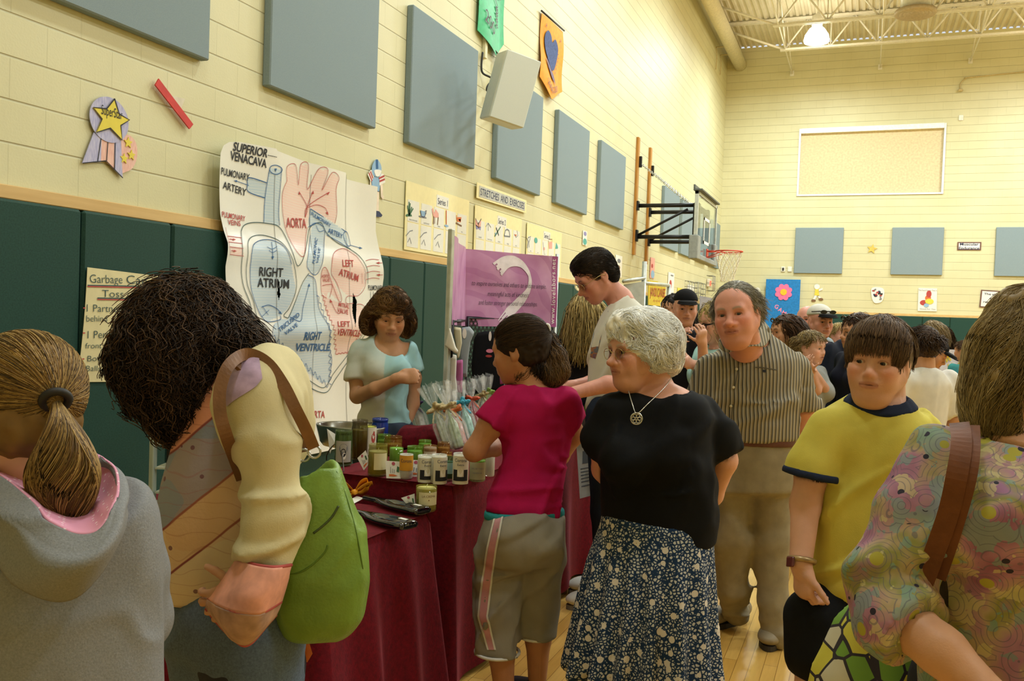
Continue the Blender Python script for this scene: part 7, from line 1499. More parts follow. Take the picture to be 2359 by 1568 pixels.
strap([(560, 1110, -.06), (538, 1050, -.16), (522, 1005, -.235), (507, 950, -.245), (508, 890, -.235), (530, 838, -.21), (570, 815, -.16), (615, 835, -.16), (652, 885, -.18), (680, 940, -.19), (705, 990, -.17), (722, 1030, -.14)], .026, 'shoulder_strap'); strap([(548, 850, -.19), (585, 822, -.12), (640, 870, -.12), (672, 930, -.10), (690, 985, -.08), (700, 1040, -.07)], .022, 'shoulder_strap')
mb = MB()
for c in (BJ(724, 1040, -.13), BJ(700, 1048, -.08)): mb.tube([c+.014*(math.cos(a)*RH+math.sin(a)*UP) for a in np.linspace(0, 2*math.pi, 14, endpoint=False)], .003, 6, True)
bpart_(mb, 'strap_ring', M_brass)
mb = MB(); mb.add([BJ(672, 1475, .02), BJ(712, 1478, .02), BJ(720, 1505, .02), BJ(708, 1525, .02), BJ(682, 1515, .02), BJ(672, 1475, .027), BJ(712, 1478, .027), BJ(720, 1505, .027), BJ(708, 1525, .027), BJ(682, 1515, .027)], [(0, 1, 2, 3, 4), (9, 8, 7, 6, 5)]+[(i, (i+1) % 5, 5+(i+1) % 5, 5+i) for i in range(5)]); og = mb.build('orange_paper_bag', mat('orange_paper', 'D8702E', .7)); tag(og, 'corner of an orange paper bag below the green tote', 'paper bag')
# ---- woman at the right edge in the floral top -------------------------------------------------
p = Person('woman with layered blonde hair in a purple floral blouse at the right edge', 1.75, at_h(2330, 2450, 0), 'tan', -28)
B = p.body; hd = p.head(2378, 830, .02, .24, -78, -6, 0, None, .006)
p.limb(B, [(2350, 900, .03, .052), (2330, 1010, .04, .065)], .03)
TS = [(2110, 2560, 1640), (2120, 2555, 1500), (2135, 2550, 1380), (2140, 2550, 1250), (2140, 2550, 1140), (2150, 2540, 1060), (2190, 2510, 1005), (2250, 2450, 975), (2280, 2400, 955)]
B.loft(p.sts(TS, .7, grow=-.02), p.side(), .03)
aR = [(2165, 1050, -.02, .056), (2105, 1180, -.05, .054), (2052, 1330, -.06, .052), (2070, 1420, -.12, .048), (2170, 1500, -.2, .042), (2300, 1620, -.28, .03)]; aL = [(2540, 1060, .02, .056), (2600, 1250, .0, .05), (2590, 1440, -.1, .045), (2450, 1620, -.25, .03)]
p.limb(B, aR); p.limb(B, aL); hand(B, p.J(2300, 1620, -.28), RH*.7-UP*.7, FH, UP); lg = legs_down(p, B, (2240, 2440), 1640, (.08, .06, .045)); p.make_body(.011, None, None, .2)
t = NT('paisley_print'); v = t.coord(); n1 = t.noise(v, 9, 3); n2 = t.noise(v, 22, 3); vc = t.voro(v, 17, 'F1', 'Distance'); vcol = t.voro(v, 17, 'F1', 'Color'); sc_ = t.n('ShaderNodeSeparateColor'); t.l(vcol, sc_.inputs[0])
c = t.ramp(n1, ((.3, srgb('8E5A78')), (.42, srgb('A97A92')), (.5, srgb('B09A7E')), (.58, srgb('8A8A4A')), (.68, srgb('9A6E90')))); c = t.mix(t.math('MULTIPLY', t.math('GREATER_THAN', n2, .57), .6), c, srgb('6E9A98')); c = t.mix(t.math('MULTIPLY', t.math('LESS_THAN', n2, .40), .6), c, srgb('C9BE8A'))
ring = t.math('FRACT', t.math('MULTIPLY', vc, 7)); c = t.mix(t.math('MULTIPLY', t.math('LESS_THAN', ring, .16), .55), c, srgb('5A5A6E')); c = t.mix(t.math('MULTIPLY', t.math('LESS_THAN', vc, .22), t.math('GREATER_THAN', sc_.outputs[0], .55)), c, srgb('A8A040')); c = t.mix(t.math('MULTIPLY', t.math('LESS_THAN', t.voro(v, 30), .2), t.math('LESS_THAN', sc_.outputs[1], .3)), c, srgb('2E2A3A')); t.base(c); t.set(Roughness=.7); t.b.inputs['Specular IOR Level'].default_value = .25; M_pais = t.m
S = Sdf(); S.loft(p.sts(TS, .72), p.side(), .03, cap=.012); sleeve(p, S, aR, .62, .014, .034, .02); sleeve(p, S, aL, .55, .018, .036, .025); neck_cut(S, p.J(2345, 985, .0), .10, UP-FH*.75+RH*.2)
for q in (2290, 2420): S.ell(p.J(q, 1200, -.12), (.10, .10, .10), None, .07)
p.part('floral_blouse', S, M_pais, .009, (), [folds(.014, 7, 81, (.7, 0, .7), .28), folds(.018, 9, 83, (.9, .3, .3), .25, mask=near(p.J(2050, 1340, -.08), .16)), folds(.014, 8, 85, (.7, .2, -.6), .25, mask=near(p.J(2300, 1080, -.1), .2))])
S = Sdf(); legs_down(p, S, (2240, 2440), 1600, (.12, .085, .075)); S.loft(p.sts([(2130, 2550, 1720), (2130, 2550, 1620)], .66), p.side(), .03); p.part('trousers', S, fabric('dark_trousers', '2A2A30', .3), .016); simple_shoes(p, lg, mat('dark_shoe', '35302C', .6))
HC = ['A08C60', 'B49E70', '8A7448', '766038', 'C4AE80']; r_ = np.random.default_rng(31)
CB = [(2362, 772, .03, .072), (2340, 840, .0, .070), (2322, 900, -.02, .060), (2300, 958, -.02, .040), (2400, 735, .05, .066), (2450, 780, .08, .07), (2288, 905, -.02, .040), (2346, 728, .03, .045), (2288, 985, -.02, .028), (2300, 800, .0, .045)]
S = Sdf()
for x, y, dz, r in CB: S.ell(p.J(x, y, dz), (r,)*3, None, .05)
S.ell(p.J(2420, 930, -.08), (.06, .12, .13), None, .02, 'sub'); wv_ = [grain(.010, 30), grain(.006, 60)]; V2, Q2 = S.mesh(.008, (), wv_); tp = p.J(2400, 690, .03)
A = surf_hair(S, V2, 5200, lambda P: np.array([0, 0, -1.0])-RH*.25+(P-tp)*np.array([3, 3, 1.5])+.45*np.stack([vnoise(P*16, 3), vnoise(P*16, 5), vnoise(P*16, 7)], 1), 20, .012, .002, .012, .07, .006, 1.5, 9)
A = np.concatenate([A, surf_hair(S, V2, 3200, lambda P: np.array([0, 0, -.6])-RH*.5+FH*.2+.3*np.stack([vnoise(P*16, 3), vnoise(P*16, 5), vnoise(P*16, 7)], 1), 20, .0035, .0015, .006, .1, .002, 1, 19)]); hair_solid(p, S, A, HC, '8A744A', (.0010, .0005), .007, wv_, 'hair', 9, .16)
mb = MB(); bz = 1.75; bag_b = at_z(2130, 1420, 1.72); bag = empty('shoulder_bag', (*bag_b[:2], bag_b[2]-.12), 'dark brown shoulder bag with wide strap on the floral bloused woman', 'bag'); bb = np.array(bag.location)
def sb(mb, name, m): mb.v = [tuple(np.array(q)-bb) for q in mb.v]; return mb.build(name, m, bag)
def strap2(pts, w, z=1.75):
 mb = MB(); C_ = smooth_pts([at_z(x, y, z+d) for x, y, d in pts], 6); d = np.gradient(C_, axis=0); d /= np.linalg.norm(d, axis=1)[:, None]; vw = np.array([unit(q-CAM) for q in C_]); sdv = np.cross(d, vw); sdv /= np.linalg.norm(sdv, axis=1)[:, None]; nn = np.cross(sdv, d); V = []
 for q, s_, n_ in zip(C_, sdv, nn): V += [q+s_*w/2+n_*.003, q-s_*w/2+n_*.003, q-s_*w/2-n_*.003, q+s_*w/2-n_*.003]
 m_ = len(C_); mb.add(V, [(4*i+k, 4*i+(k+1) % 4, 4*i+4+(k+1) % 4, 4*i+4+k) for i in range(m_-1) for k in range(4)]+[(0, 1, 2, 3), (4*m_-4, 4*m_-1, 4*m_-2, 4*m_-3)]); return mb
M_br = mat('brown_leather', '6A4028', .6, var=.2, bump=.15, spec=.2)
sb(strap2([(2120, 1360, -.12), (2150, 1280, -.15), (2185, 1180, -.185), (2205, 1090, -.20), (2215, 1020, -.165), (2210, 976, -.09)], .034), 'strap', M_br); sb(strap2([(2160, 1330, -.13), (2190, 1240, -.17), (2225, 1120, -.205), (2238, 1040, -.18), (2238, 982, -.10)], .028), 'strap', M_br)
S = Sdf(); S.loft([(at_z(2120, 1420, 1.70), .06, .04), (at_z(2122, 1330, 1.68), .045, .035), (at_z(2135, 1280, 1.66), .02, .02)], RH, .02); V, Q = S.mesh(.008, (), [folds(.008, 10, 5)]); link('bag_body', fast_mesh('bag_body', V-bb, Q), mat('dark_bag', '1E1614', .5), bag)
t = NT('floral_canvas'); v = t.coord(); vc = t.voro(v, 17); vcol = t.voro(v, 17, 'F1', 'Color'); sc_ = t.n('ShaderNodeSeparateColor'); t.l(vcol, sc_.inputs[0]); c = t.ramp(sc_.outputs[0], ((.0, srgb('C9C24A')), (.22, srgb('6E9A3A')), (.4, srgb('C8C4B0')), (.6, srgb('5E3A5C')), (.8, srgb('D4C83C'))), 'CONSTANT'); ed = t.voro(v, 17, 'DISTANCE_TO_EDGE'); c = t.mix(t.math('LESS_THAN', ed, .05), c, srgb('2A2430')); t.base(c); t.set(Roughness=.7)
S = Sdf(); S.loft([(at_z(2020, 1720, 1.95), .16, .07), (at_z(2030, 1560, 1.95), .14, .07), (at_z(2045, 1440, 1.95), .10, .05), (at_z(2060, 1395, 1.95), .08, .03)], RH, .03, p=3); V, Q = S.mesh(.01, (), [folds(.02, 8, 15)]); b0 = np.array([*at_z(2030, 1560, 1.95)[:2], V[:, 2].min()]); o = link('floral_tote', fast_mesh('floral_tote', V-b0, Q), t.m, None, b0); tag(o, 'yellow, green and purple floral tote bag under the blouse sleeve', 'bag')
# ---- vendor behind the table -----------------------------------------------------------------
p = Person('woman with brown feathered hair in a white and aqua v-neck t-shirt behind the table', 4.58, at_h(890, 1398, 0), 'tan', -14)
B = p.body; hd = p.head(899, 726, -.03, .236, -16, -20, -3, dict(closed=.7, nose=.9, cheek=1.05), .004)
p.limb(B, [(897, 750, .0, .046), (888, 795, .02, .056)], .03)
TS = [(825, 950, 1012), (826, 945, 975), (836, 936, 930), (838, 938, 890), (830, 944, 850), (826, 946, 815), (836, 936, 790), (852, 918, 775), (868, 908, 764)]
B.loft(p.sts(TS, .68, grow=-.014), p.side(), .03)
aR = [(832, 808, .0, .046), (822, 865, -.02, .042), (823, 912, -.04, .036), (865, 895, -.16, .034), (920, 870, -.22, .026)]; aL = [(938, 808, .02, .044), (952, 870, .05, .04), (950, 930, .06, .036), (930, 990, .02, .028)]
p.limb(B, aR); p.limb(B, aL); hw = p.J(920, 870, -.22); hand(B, hw, RH*.95+UP*.15, FH-UP*.3, UP, .95, (82, 86, 88, 90), 30, .02, tf=.25, out=.25, tp=1.1); p.fbox(hw+RH*.05, .09, .0042); hand(B, p.J(930, 990, .02), -UP, -RH, -FH, .95)
lg = legs_down(p, B, (862, 915), 1040, (.085, .055, .04)); p.make_body(.012, 'A0605A', '5A4030', .4, eyes='3A2A1E', gaze=(0, -.4))
for q in (868, 920): pass
S = Sdf(); S.loft(p.sts(TS, .70), p.side(), .03, cap=.012); sleeve(p, S, aR, .26, .013, .022, .025); sleeve(p, S, aL, .26, .013, .02, .025)
for q in (872, 922): S.ell(p.J(q, 852, -.10), (.062, .06, .06), None, .06)
neck_cut(S, p.J(904, 802, .0), .088, UP-FH*1.1+RH*.15)
t = NT('white_aqua_jersey'); tc = t.n('ShaderNodeTexCoord'); sp = t.n('ShaderNodeSeparateXYZ'); t.l(tc.outputs['Object'], sp.inputs[0]); xr = t.math('ADD', t.math('MULTIPLY', sp.outputs[0], float(RH[0])), t.math('MULTIPLY', sp.outputs[1], float(RH[1]))); x0 = float((p.J(893, 900)-p.base)@RH)
c = t.ramp(t.math('ADD', t.math('MULTIPLY', t.math('SUBTRACT', xr, x0), 8), .5), ((0, srgb('D8D6CC')), (.47, srgb('D2D6CE')), (.53, srgb('A9CED0')), (1, srgb('9CC8D0')))); up = t.math('GREATER_THAN', sp.outputs[2], float(p.J(890, 800)[2])); zf = t.ramp(t.math('MULTIPLY', t.math('SUBTRACT', sp.outputs[2], float(p.J(890, 880)[2])), 4), ((0, (0, 0, 0)), (1, (1, 1, 1)))); c = t.mix(t.math('MULTIPLY', t.noise(t.coord(), 9, 2), zf), c, srgb('9CCBD8')); t.base(c); t.set(Roughness=.8); t.bump(t.noise(t.coord(), 300, 2), .2, .002)
p.part('tee_shirt', S, t.m, .008, (), [folds(.011, 15, 91, (.95, .3, .25), .18, mask=lambda P: .3+np.exp(-((P[:, 2]-p.J(890, 950)[2])/.1)**2)), folds(.010, 9, 93, (.5, 0, .8), .3)])
S = Sdf(); legs_down(p, S, (862, 915), 1030, (.105, .075, .065)); S.loft(p.sts([(818, 955, 1060), (822, 952, 1000), (828, 946, 968)], .7), p.side(), .03); p.part('jeans', S, fabric('blue_denim', '46608A', .4), .013, (), [folds(.012, 9, 95)]); simple_shoes(p, lg, mat('dark_shoe', '35302C', .6))
S = Sdf(); hd.e(S, (0, -.018, .034), (.088, .108, .098)); [hd.e(S, (q*.085, -.015, -.03), (.042, .055, .075), .03) for q in (-1, 1)]; hd.e(S, (0, -.07, -.03), (.09, .06, .09), .03); hd.e(S, (.01, .035, .085), (.07, .05, .04), .03); [hd.e(S, (q*.10, -.02, -.055), (.03, .045, .045), .03) for q in (-1, 1)]; head_cut(hd, S, .055, .02, -.15)
wv_ = [grain(.012, 30, 2), grain(.006, 70, 6)]; V2, Q2 = S.mesh(.007, (), wv_); ft = lambda P: (lambda L: (np.stack([L[:, 0]*8, -.35+0*L[:, 1], .35-(.09-L[:, 2])*6], 1)+.7*np.stack([vnoise(L*26, 3), vnoise(L*26, 5), vnoise(L*26, 7)], 1))@hd.R)(hd.loc(P))
A = surf_hair(S, V2, 3600, ft, 11, .010, .003, .014, .2, .005, 1.8, 22); hair_solid(p, S, A, ['6A4A2C', '7A5836', '5C4024', '8A683E', '4C361F'], '664628', (.0013, .0006), .006, wv_, 'hair', 22, .2)
# ---- tall man leaning over the table ----------------------------------------------------------
p = Person('tall dark haired man with glasses in a white printed t-shirt leaning over the table', 4.62, at_h(1400, 1390, 0), 'ruddy', 80)
B = p.body; hd = p.head(1372, 636, .0, .25, 74, -34, 0, dict(nose=1.15, brow=1.1, jaw=1.05), .004)
p.limb(B, [(1398, 655, .02, .054), (1428, 690, .03, .062), (1450, 730, .03, .075)], .03)
TS = [(1352, 1478, 985), (1350, 1480, 930), (1350, 1488, 880), (1354, 1505, 820), (1366, 1515, 770), (1386, 1505, 725), (1408, 1475, 695), (1418, 1450, 676)]
B.loft(p.sts(TS, 1.5, 90, grow=-.014), p.side(), .03)
aL = [(1455, 755, -.20, .055), (1470, 830, -.24, .05), (1478, 888, -.26, .045), (1400, 885, -.34, .041), (1322, 905, -.38, .031)]; aR = [(1445, 760, .2, .054), (1440, 840, .22, .05), (1420, 885, .2, .044), (1360, 882, .1, .038), (1312, 890, .02, .03)]
p.limb(B, aL); p.limb(B, aR); hw = p.J(1318, 906, -.38); hand(B, hw, -RH-UP*.25, -UP, -FH, 1.05); hand(B, p.J(1310, 890, .02), -RH-UP*.3, -UP, FH, 1.05)
lg = [(p.J(1400, 960, d), np.array([*p.J(1400, 1150, d)[:2], .5]), np.array([*at_h(1400, 1390+dy, 0)[:2], .07])) for d, dy in ((-.08, 10), (.1, -25))]
for a, k, g in lg: B.chain([a, k, g], [.09, .06, .045], .03)
p.make_body(.012, 'A0584E', '2A1E16', .45, eyes='3A2A1E', gaze=(0, -.4))
S = Sdf(); S.loft(p.sts(TS, 1.55, 90), p.side(), .03, cap=.012); sleeve(p, S, aL, .34, .016, .034, .025); sleeve(p, S, aR, .30, .015, .026, .025); neck_cut(S, p.J(1432, 688, .03), .085, UP-RH*.75)
p.part('white_tee', S, fabric('white_cotton', 'D9D7CC', .3, var=.04), .009, (), [folds(.014, 7, 101, (.4, 0, .9), .28), folds(.014, 10, 103, (.7, .3, .7), .25, mask=near(p.J(1440, 800, -.2), .15))])
tee = [o for o in p.root.children if o.name.startswith('white_tee')][0]
pr = NT('shirt_print'); v = pr.coord(); pr.base(pr.ramp(pr.noise(v, 28, 3), ((.35, srgb('3E6A78')), (.45, srgb('6A6A70')), (.52, srgb('A06A44')), (.62, srgb('7A5A66'))), 'CONSTANT')); pr.set(Roughness=.8)
on_surface(p, tee, ([(1388, 715), (1378, 740), (1368, 770), (1362, 800), (1360, 822)], [(1402, 716), (1396, 745), (1385, 775), (1380, 800), (1372, 826)]), 'shirt_print', pr.m)
S = Sdf(); 
for a, k, g in lg: S.chain([a, k, g], [.115, .08, .07], .03)
S.loft(p.sts([(1352, 1480, 1010), (1352, 1478, 930)], 1.5, 90), p.side(), .03); p.part('jeans', S, fabric('navy_denim', '1F2838', .4), .014, (), [folds(.012, 9, 105)])
f = facing(80)
for a, k, g in lg: b = np.array([g[0], g[1], 0]); shoe(p, b-f*.07, b+f*.22, .10, .10, mat('white_sneaker', 'C9C6BC', .5), mat('sneaker_sole', '6A665E', .7))
glasses(p, hd, M_gold)
S = Sdf(); hd.e(S, (0, -.016, .036), (.083, .105, .094)); hd.e(S, (0, .03, .085), (.066, .055, .035), .03); hd.e(S, (0, -.06, -.02), (.07, .05, .06), .03); head_cut(hd, S, .072, .012, -.09); h_ = [grain(.004, 60)]; V2, Q2 = S.mesh(.007, (), h_)
ft = lambda P: (lambda L: np.stack([L[:, 0]*2+.25*(L[:, 2] > .06), -.8+.9*(L[:, 1] > .06), .2-.8*(L[:, 2] < .07)], 1)@hd.R)(hd.loc(P)); A = surf_hair(S, V2, 3200, ft, 6, .009, .001, .005, .25, 0, 1, 25); hair_solid(p, S, A, ['2A201A', '362A20', '1E1712'], '261D17', (.0011, .0005), .005, h_, 'hair', 25)
# ---- blonde woman seen from behind ------------------------------------------------------------
p = bystander('woman with long straight blonde hair and black top seen from behind the pink banner', 1345, 722, 5.6, .23, 165, None, -6, 'fair', '18181C', '1E2028', ('A08A52', 'B8A064', '8A7442', 'C4AE74'), 'long', .8, fem=True)
# ================================================================ SALE TABLES
t = NT('crimson_velvet'); v = t.coord(); n_ = t.noise(v, 60, 4, .7); t.base(t.ramp(n_, ((.3, srgb('4E0C18')), (.7, srgb('70101F'))))); t.set(Roughness=.8); t.b.inputs['Sheen Weight'].default_value = .25; t.b.inputs['Sheen Roughness'].default_value = .35; t.b.inputs['Sheen Tint'].default_value = (1, .25, .3, 1); t.b.inputs['Specular IOR Level'].default_value = .15; t.bump(t.noise(v, 150, 3), .3, .003); M_vel = t.m
def cloth(lab, x0, x1, y0, y1, h, hem, seed, flare=.05):
 V = []; per = []; n = 260; r_ = np.random.default_rng(seed); w, d = x1-x0, y1-y0; L = 2*(w+d); rc = .03
 for i in range(n):
  s_ = L*i/n
  if s_ < w: p_, o = (x0+s_, y0), (0, -1)
  elif s_ < w+d: p_, o = (x1, y0+s_-w), (1, 0)
  elif s_ < 2*w+d: p_, o = (x1-(s_-w-d), y1), (0, 1)
  else: p_, o = (x0, y1-(s_-2*w-d)), (-1, 0)
  per.append((p_, o, s_))
 rows = 16; ph = r_.random(4)*6.28
 cor = lambda s_: min(abs(s_-q) for q in (0, w, w+d, 2*w+d, L))
 for j in range(rows+1):
  t_ = j/rows
  for p_, o, s_ in per:
   c = math.exp(-(cor(s_)/.10)**2); f = (.5+.5*math.sin(s_*17+ph[0]+1.2*math.sin(s_*5+ph[1])))**1.6; out = flare*t_+.055*f*t_**.8*(1-.3*c)+.05*c*t_; side_ = .02*math.sin(s_*11+ph[2])*t_
   z = h-(h-hem-.02*math.sin(s_*6+ph[3]))*t_; rr = .012*(1-math.exp(-t_*30)); k = math.hypot(*o)
   cx_, cy_ = p_[0]+o[0]*(out+rr-.012), p_[1]+o[1]*(out+rr-.012)
   if c > .3:
    mx, my = (x0+x1)/2, (y0+y1)/2; dx, dy = np.sign(p_[0]-mx), np.sign(p_[1]-my); cx_ += dx*c*out*.35*(o[0] == 0); cy_ += dy*c*out*.35*(o[1] == 0)
   V.append((cx_+side_*o[1], cy_+side_*o[0], z-(0 if t_ else 0)))
 Q = [(j*n+i, j*n+(i+1) % n, (j+1)*n+(i+1) % n, (j+1)*n+i) for j in range(rows) for i in range(n)]; V = np.array(V)
 mb = MB(); mb.add(V, [tuple(reversed(q)) for q in Q], True)
 mb.grid(lambda a, b: (x0+w*a, y0+d*b, h+.0015*math.sin(a*13+b*5)*math.sin(math.pi*a)*math.sin(math.pi*b)), 16, 24)
 b0 = np.array([(x0+x1)/2, (y0+y1)/2, hem]); mb.v = [tuple(np.array(q)-b0) for q in mb.v]; o = mb.build('tablecloth', M_vel, None, b0); tag(o, lab, 'tablecloth'); return o
cloth('crimson velvet cloth on the low front table with the flattened bottles', -2.08, -1.47, 2.25, 2.95, .74, .13, 3, .04)
cloth('crimson velvet cloth on the higher candle table behind', -2.05, -1.46, 3.13, 5.05, .81, .02, 5, .0)
def ftable(lab, x0, x1, y0, y1, h):
 r = empty('folding_table', ((x0+x1)/2, (y0+y1)/2, 0), lab, 'table'); w, d = (x1-x0)/2, (y1-y0)/2; m = MB(); m.box((-w, -d, h-.03), (w, d, h), .004); m.build('tabletop', mat('laminate', 'B9B2A2', .5), r)
 for sx in (-1, 1):
  for sy in (-1, 1): m = MB(); m.tube([(sx*(w-.08), sy*(d-.1), 0), (sx*(w-.08), sy*(d-.1), h-.03)], .014, 8); m.build('leg', M_galv, r)
ftable('folding table hidden under the low front crimson cloth', -2.07, -1.49, 2.27, 2.93, .735); ftable('folding table hidden under the higher crimson cloth', -2.04, -1.48, 3.14, 5.03, .805)
HT1, HT2 = .742, .8125
# ---- candles -------------------------------------------------------------------------------
def gl(name, c):
 m = mat('glass_'+name, c, .05, var=.05, spec=.8, Alpha=.42); return m
GLS = dict(green=gl('green', '6E9A2A'), olive=gl('olive', '8A842A'), amber=gl('amber', '8A5A1A'), blue=mat('blue_glass', '1B3A94', .12), clear=gl('clear', 'F4F6F0'), dgreen=gl('dgreen', '3E5E24'), brown=gl('brown', '4A3A18'))
def wax(c): return mat('wax_'+c, c, .45, var=.05, **{'Subsurface Weight': .15})
def candle(x, by, rp, ty, glass, wc, lab, label=None, h=HT2, fill=.8, neck=True, wax_top=True):
 c = at_h(x, by, h); z = (c-CAM)@FW; r = rp*z/CF; H = (by-ty)*z/CF; root = MB(); g = .003
 if neck: pr_ = [(r*.9, 0), (r, .006), (r, H*.80), (r*.93, H*.86), (r*.93, H*.9), (r*.97, H*.915), (r*.97, H), (r*.9, H), (r*.88, H*.9), (r*.95, H*.8), (r*.95, .01), (0.0001, .008)]
 else: pr_ = [(r*.93, 0), (r, .006), (r, H), (r*.95, H), (r*.95, .008), (0.0001, .008)]
 root.lathe(pr_, 28); o = root.build('candle_jar', GLS[glass], None, c); tag(o, lab, 'candle', 'candles in cut bottles')
 m = MB(); f = H*fill; m.lathe([(r*.93, .009), (r*.93, f*.97), (r*.88, f), (0, f*.985)], 24); m.build('wax', wax(wc), o)
 m = MB(); m.tube([(0, 0, f*.98), (.001, .001, f+.008), (.004, 0, f+.013)], .0012, 5); m.build('wick', mat('wick', 'E8E4D8', .8), o)
 if label: 
  d = CAM-c; a0 = math.atan2(d[1], d[0])+label.get('turn', 0); span = label.get('span', 1.1); z0, z1 = label.get('z', (.15, .75)); z0 *= H; z1 *= H
  fn = lambda u, v, w=0.0: ((r+.0012+w)*math.cos(a0+u/r), (r+.0012+w)*math.sin(a0+u/r), v)
  m = MB(); m.grid(lambda p_, q_: fn((p_-.5)*2*span*r, z0+(z1-z0)*q_), 14, 1); lo = m.build('label', mat('label_'+label['c'], label['c'], .6, var=.03), o)
  for txt, vv, sz, wd, col in label.get('text', ()):
   m = MB(); V, F = text_poly(txt, sz*H, bold=.0, width=wd*r); m.add([fn(p_, z0+(z1-z0)*vv+q_, .0008) for p_, q_ in V], F); m.build('lettering', INK[col], lo)
  for (u, vv, ru, rv, col) in label.get('dots', ()):
   m = MB(); n = 12; P = [fn(u*r+ru*r*math.cos(a), z0+(z1-z0)*vv+rv*H*math.sin(a), .0006) for a in np.linspace(0, 6.283, n, endpoint=False)]; m.add(P, [tuple(range(n))]); m.build('picture', INK[col], lo)
  for (ua, va, ub, vb, col) in label.get('bars', ()):
   m = MB(); m.grid(lambda p_, q_: fn((ua+(ub-ua)*p_)*r, z0+(z1-z0)*(va+(vb-va)*q_), .0006), 8, 1); m.build('printed_panel', INK[col], lo)
 return o
CO = lambda turn: dict(c='DDD8C6', z=(.0, .93), span=1.25, turn=turn, text=(('Corona', .80, .16, 1.5, 'navy'), ('Extra', .66, .11, .8, 'navy')), bars=((-.95, .12, -.4, .52, 'black'), (.4, .12, .95, .52, 'black'), (-.5, .12, .5, .27, 'black')), dots=((0, .42, .34, .16, 'white'),))
candle(790, 1071, 20, 990, 'dgreen', '5E7A30', 'tall green jar candle with a grey arched picture label at the left end', dict(c='A7A59F', z=(.12, .72), span=.95, dots=((0, .65, .5, .14, 'grey'), (0, .45, .3, .12, 'black'), (.1, .3, .2, .1, 'white'))), fill=.4)
candle(827, 1056, 19, 966, 'brown', '9A8A2C', 'dark amber jar candle behind the tall lime candle', fill=.75)
candle(844, 1052, 21, 980, 'olive', 'BEC65A', 'tall lime candle with a white label showing a red grape drawing', dict(c='DCD8C8', z=(.1, .97), span=.9, turn=.5, dots=((.25, .62, .28, .16, 'red'), (.3, .78, .12, .08, 'red'))), fill=.97, neck=False)
candle(874, 1030, 19, 963, 'blue', '2A4FA8', 'cobalt blue jar candle in the back row', dict(c='24479A', z=(.45, .7), span=.6, text=(('W', .2, .2, .5, 'yellow'),)), fill=.7)
candle(884, 1043, 16, 1000, 'green', '7C9A3A', 'low green jar candle behind the olive one', fill=.7); candle(905, 1047, 21, 1004, 'amber', 'A88A2A', 'low amber jar candle in the second row', fill=.6)
candle(869, 1094, 22.5, 1022, 'olive', 'D8D08A', 'big olive jar candle with a blank cream label', dict(c='DBD3A6', z=(.22, .74), span=.72, turn=.35), fill=.78)
candle(912, 1078, 16, 1030, 'green', '7FBF4F', 'small mint green candle behind the left white card', fill=.97, neck=False); candle(954, 1078, 18, 1027, 'green', '6FBE44', 'mint green jar candle behind the orange label', fill=.8)
candle(978, 1052, 15, 1013, 'green', '7EC24A', 'bright green jar candle in the back row', fill=.8); candle(990, 1068, 16, 1025, 'amber', 'D8C8A8', 'tan candle with a red and blue picture label', dict(c='D6CCB8', z=(.2, .7), span=1.0, dots=((-.3, .5, .3, .14, 'red'), (.4, .5, .3, .14, 'blue'))), fill=.9)
candle(1021, 1058, 15, 1018, 'amber', 'B8862A', 'amber jar candle in the back row, right of the tan one', fill=.7); candle(1028, 1078, 13, 1040, 'amber', 'D89A2E', 'small orange candle under the wrapped bottles', fill=.8)
candle(935, 1101, 16, 1045, 'clear', 'E0DCCB', 'white candle with an orange beer label behind the middle card', dict(c='D99A2A', z=(.35, .97), span=1.2, text=(('Corona', .55, .2, 1.6, 'navy'),)), fill=.9)
candle(979, 1108, 19, 1048, 'clear', 'E2DDCC', 'white beer bottle candle half behind the white cards', CO(.3), fill=.93); candle(1010, 1112, 18.5, 1046, 'clear', 'E2DDCC', 'white beer bottle candle, second from the right of its row', CO(.55), fill=.93); candle(1060, 1112, 18.5, 1043, 'clear', 'E2DDCC', 'white beer bottle candle facing front beside the girl\'s elbow', CO(0), fill=.93)
candle(1034, 1106, 10, 1050, 'dgreen', '5E9A7A', 'narrow teal green jar candle between two white ones', dict(c='8FB0A8', z=(.3, .75), span=1.1), fill=.8); candle(1099, 1107, 19, 1053, 'green', '7FC83A', 'green jar candle with a beige printed label at the table edge', dict(c='A9A582', z=(.1, .84), span=1.2, text=(('VIN DE TABLE', .6, .09, 1.5, 'grey'), ('RESERVE', .35, .08, 1.1, 'grey'))), fill=.9); candle(1128, 1096, 11, 1035, 'clear', 'DDD6BC', 'cream candle under the girl\'s forearm', fill=.93)
candle(981, 1175, 24, 1118, 'olive', 'D6D07A', 'yellow candle alone on the low front table', dict(c='D6CFA8', z=(.28, .8), span=1.0, turn=.25, text=(('LA CREMA', .62, .12, 1.3, 'brown'),), dots=((0, .4, .05, .03, 'brown'),)), h=HT1, fill=.93, neck=False)
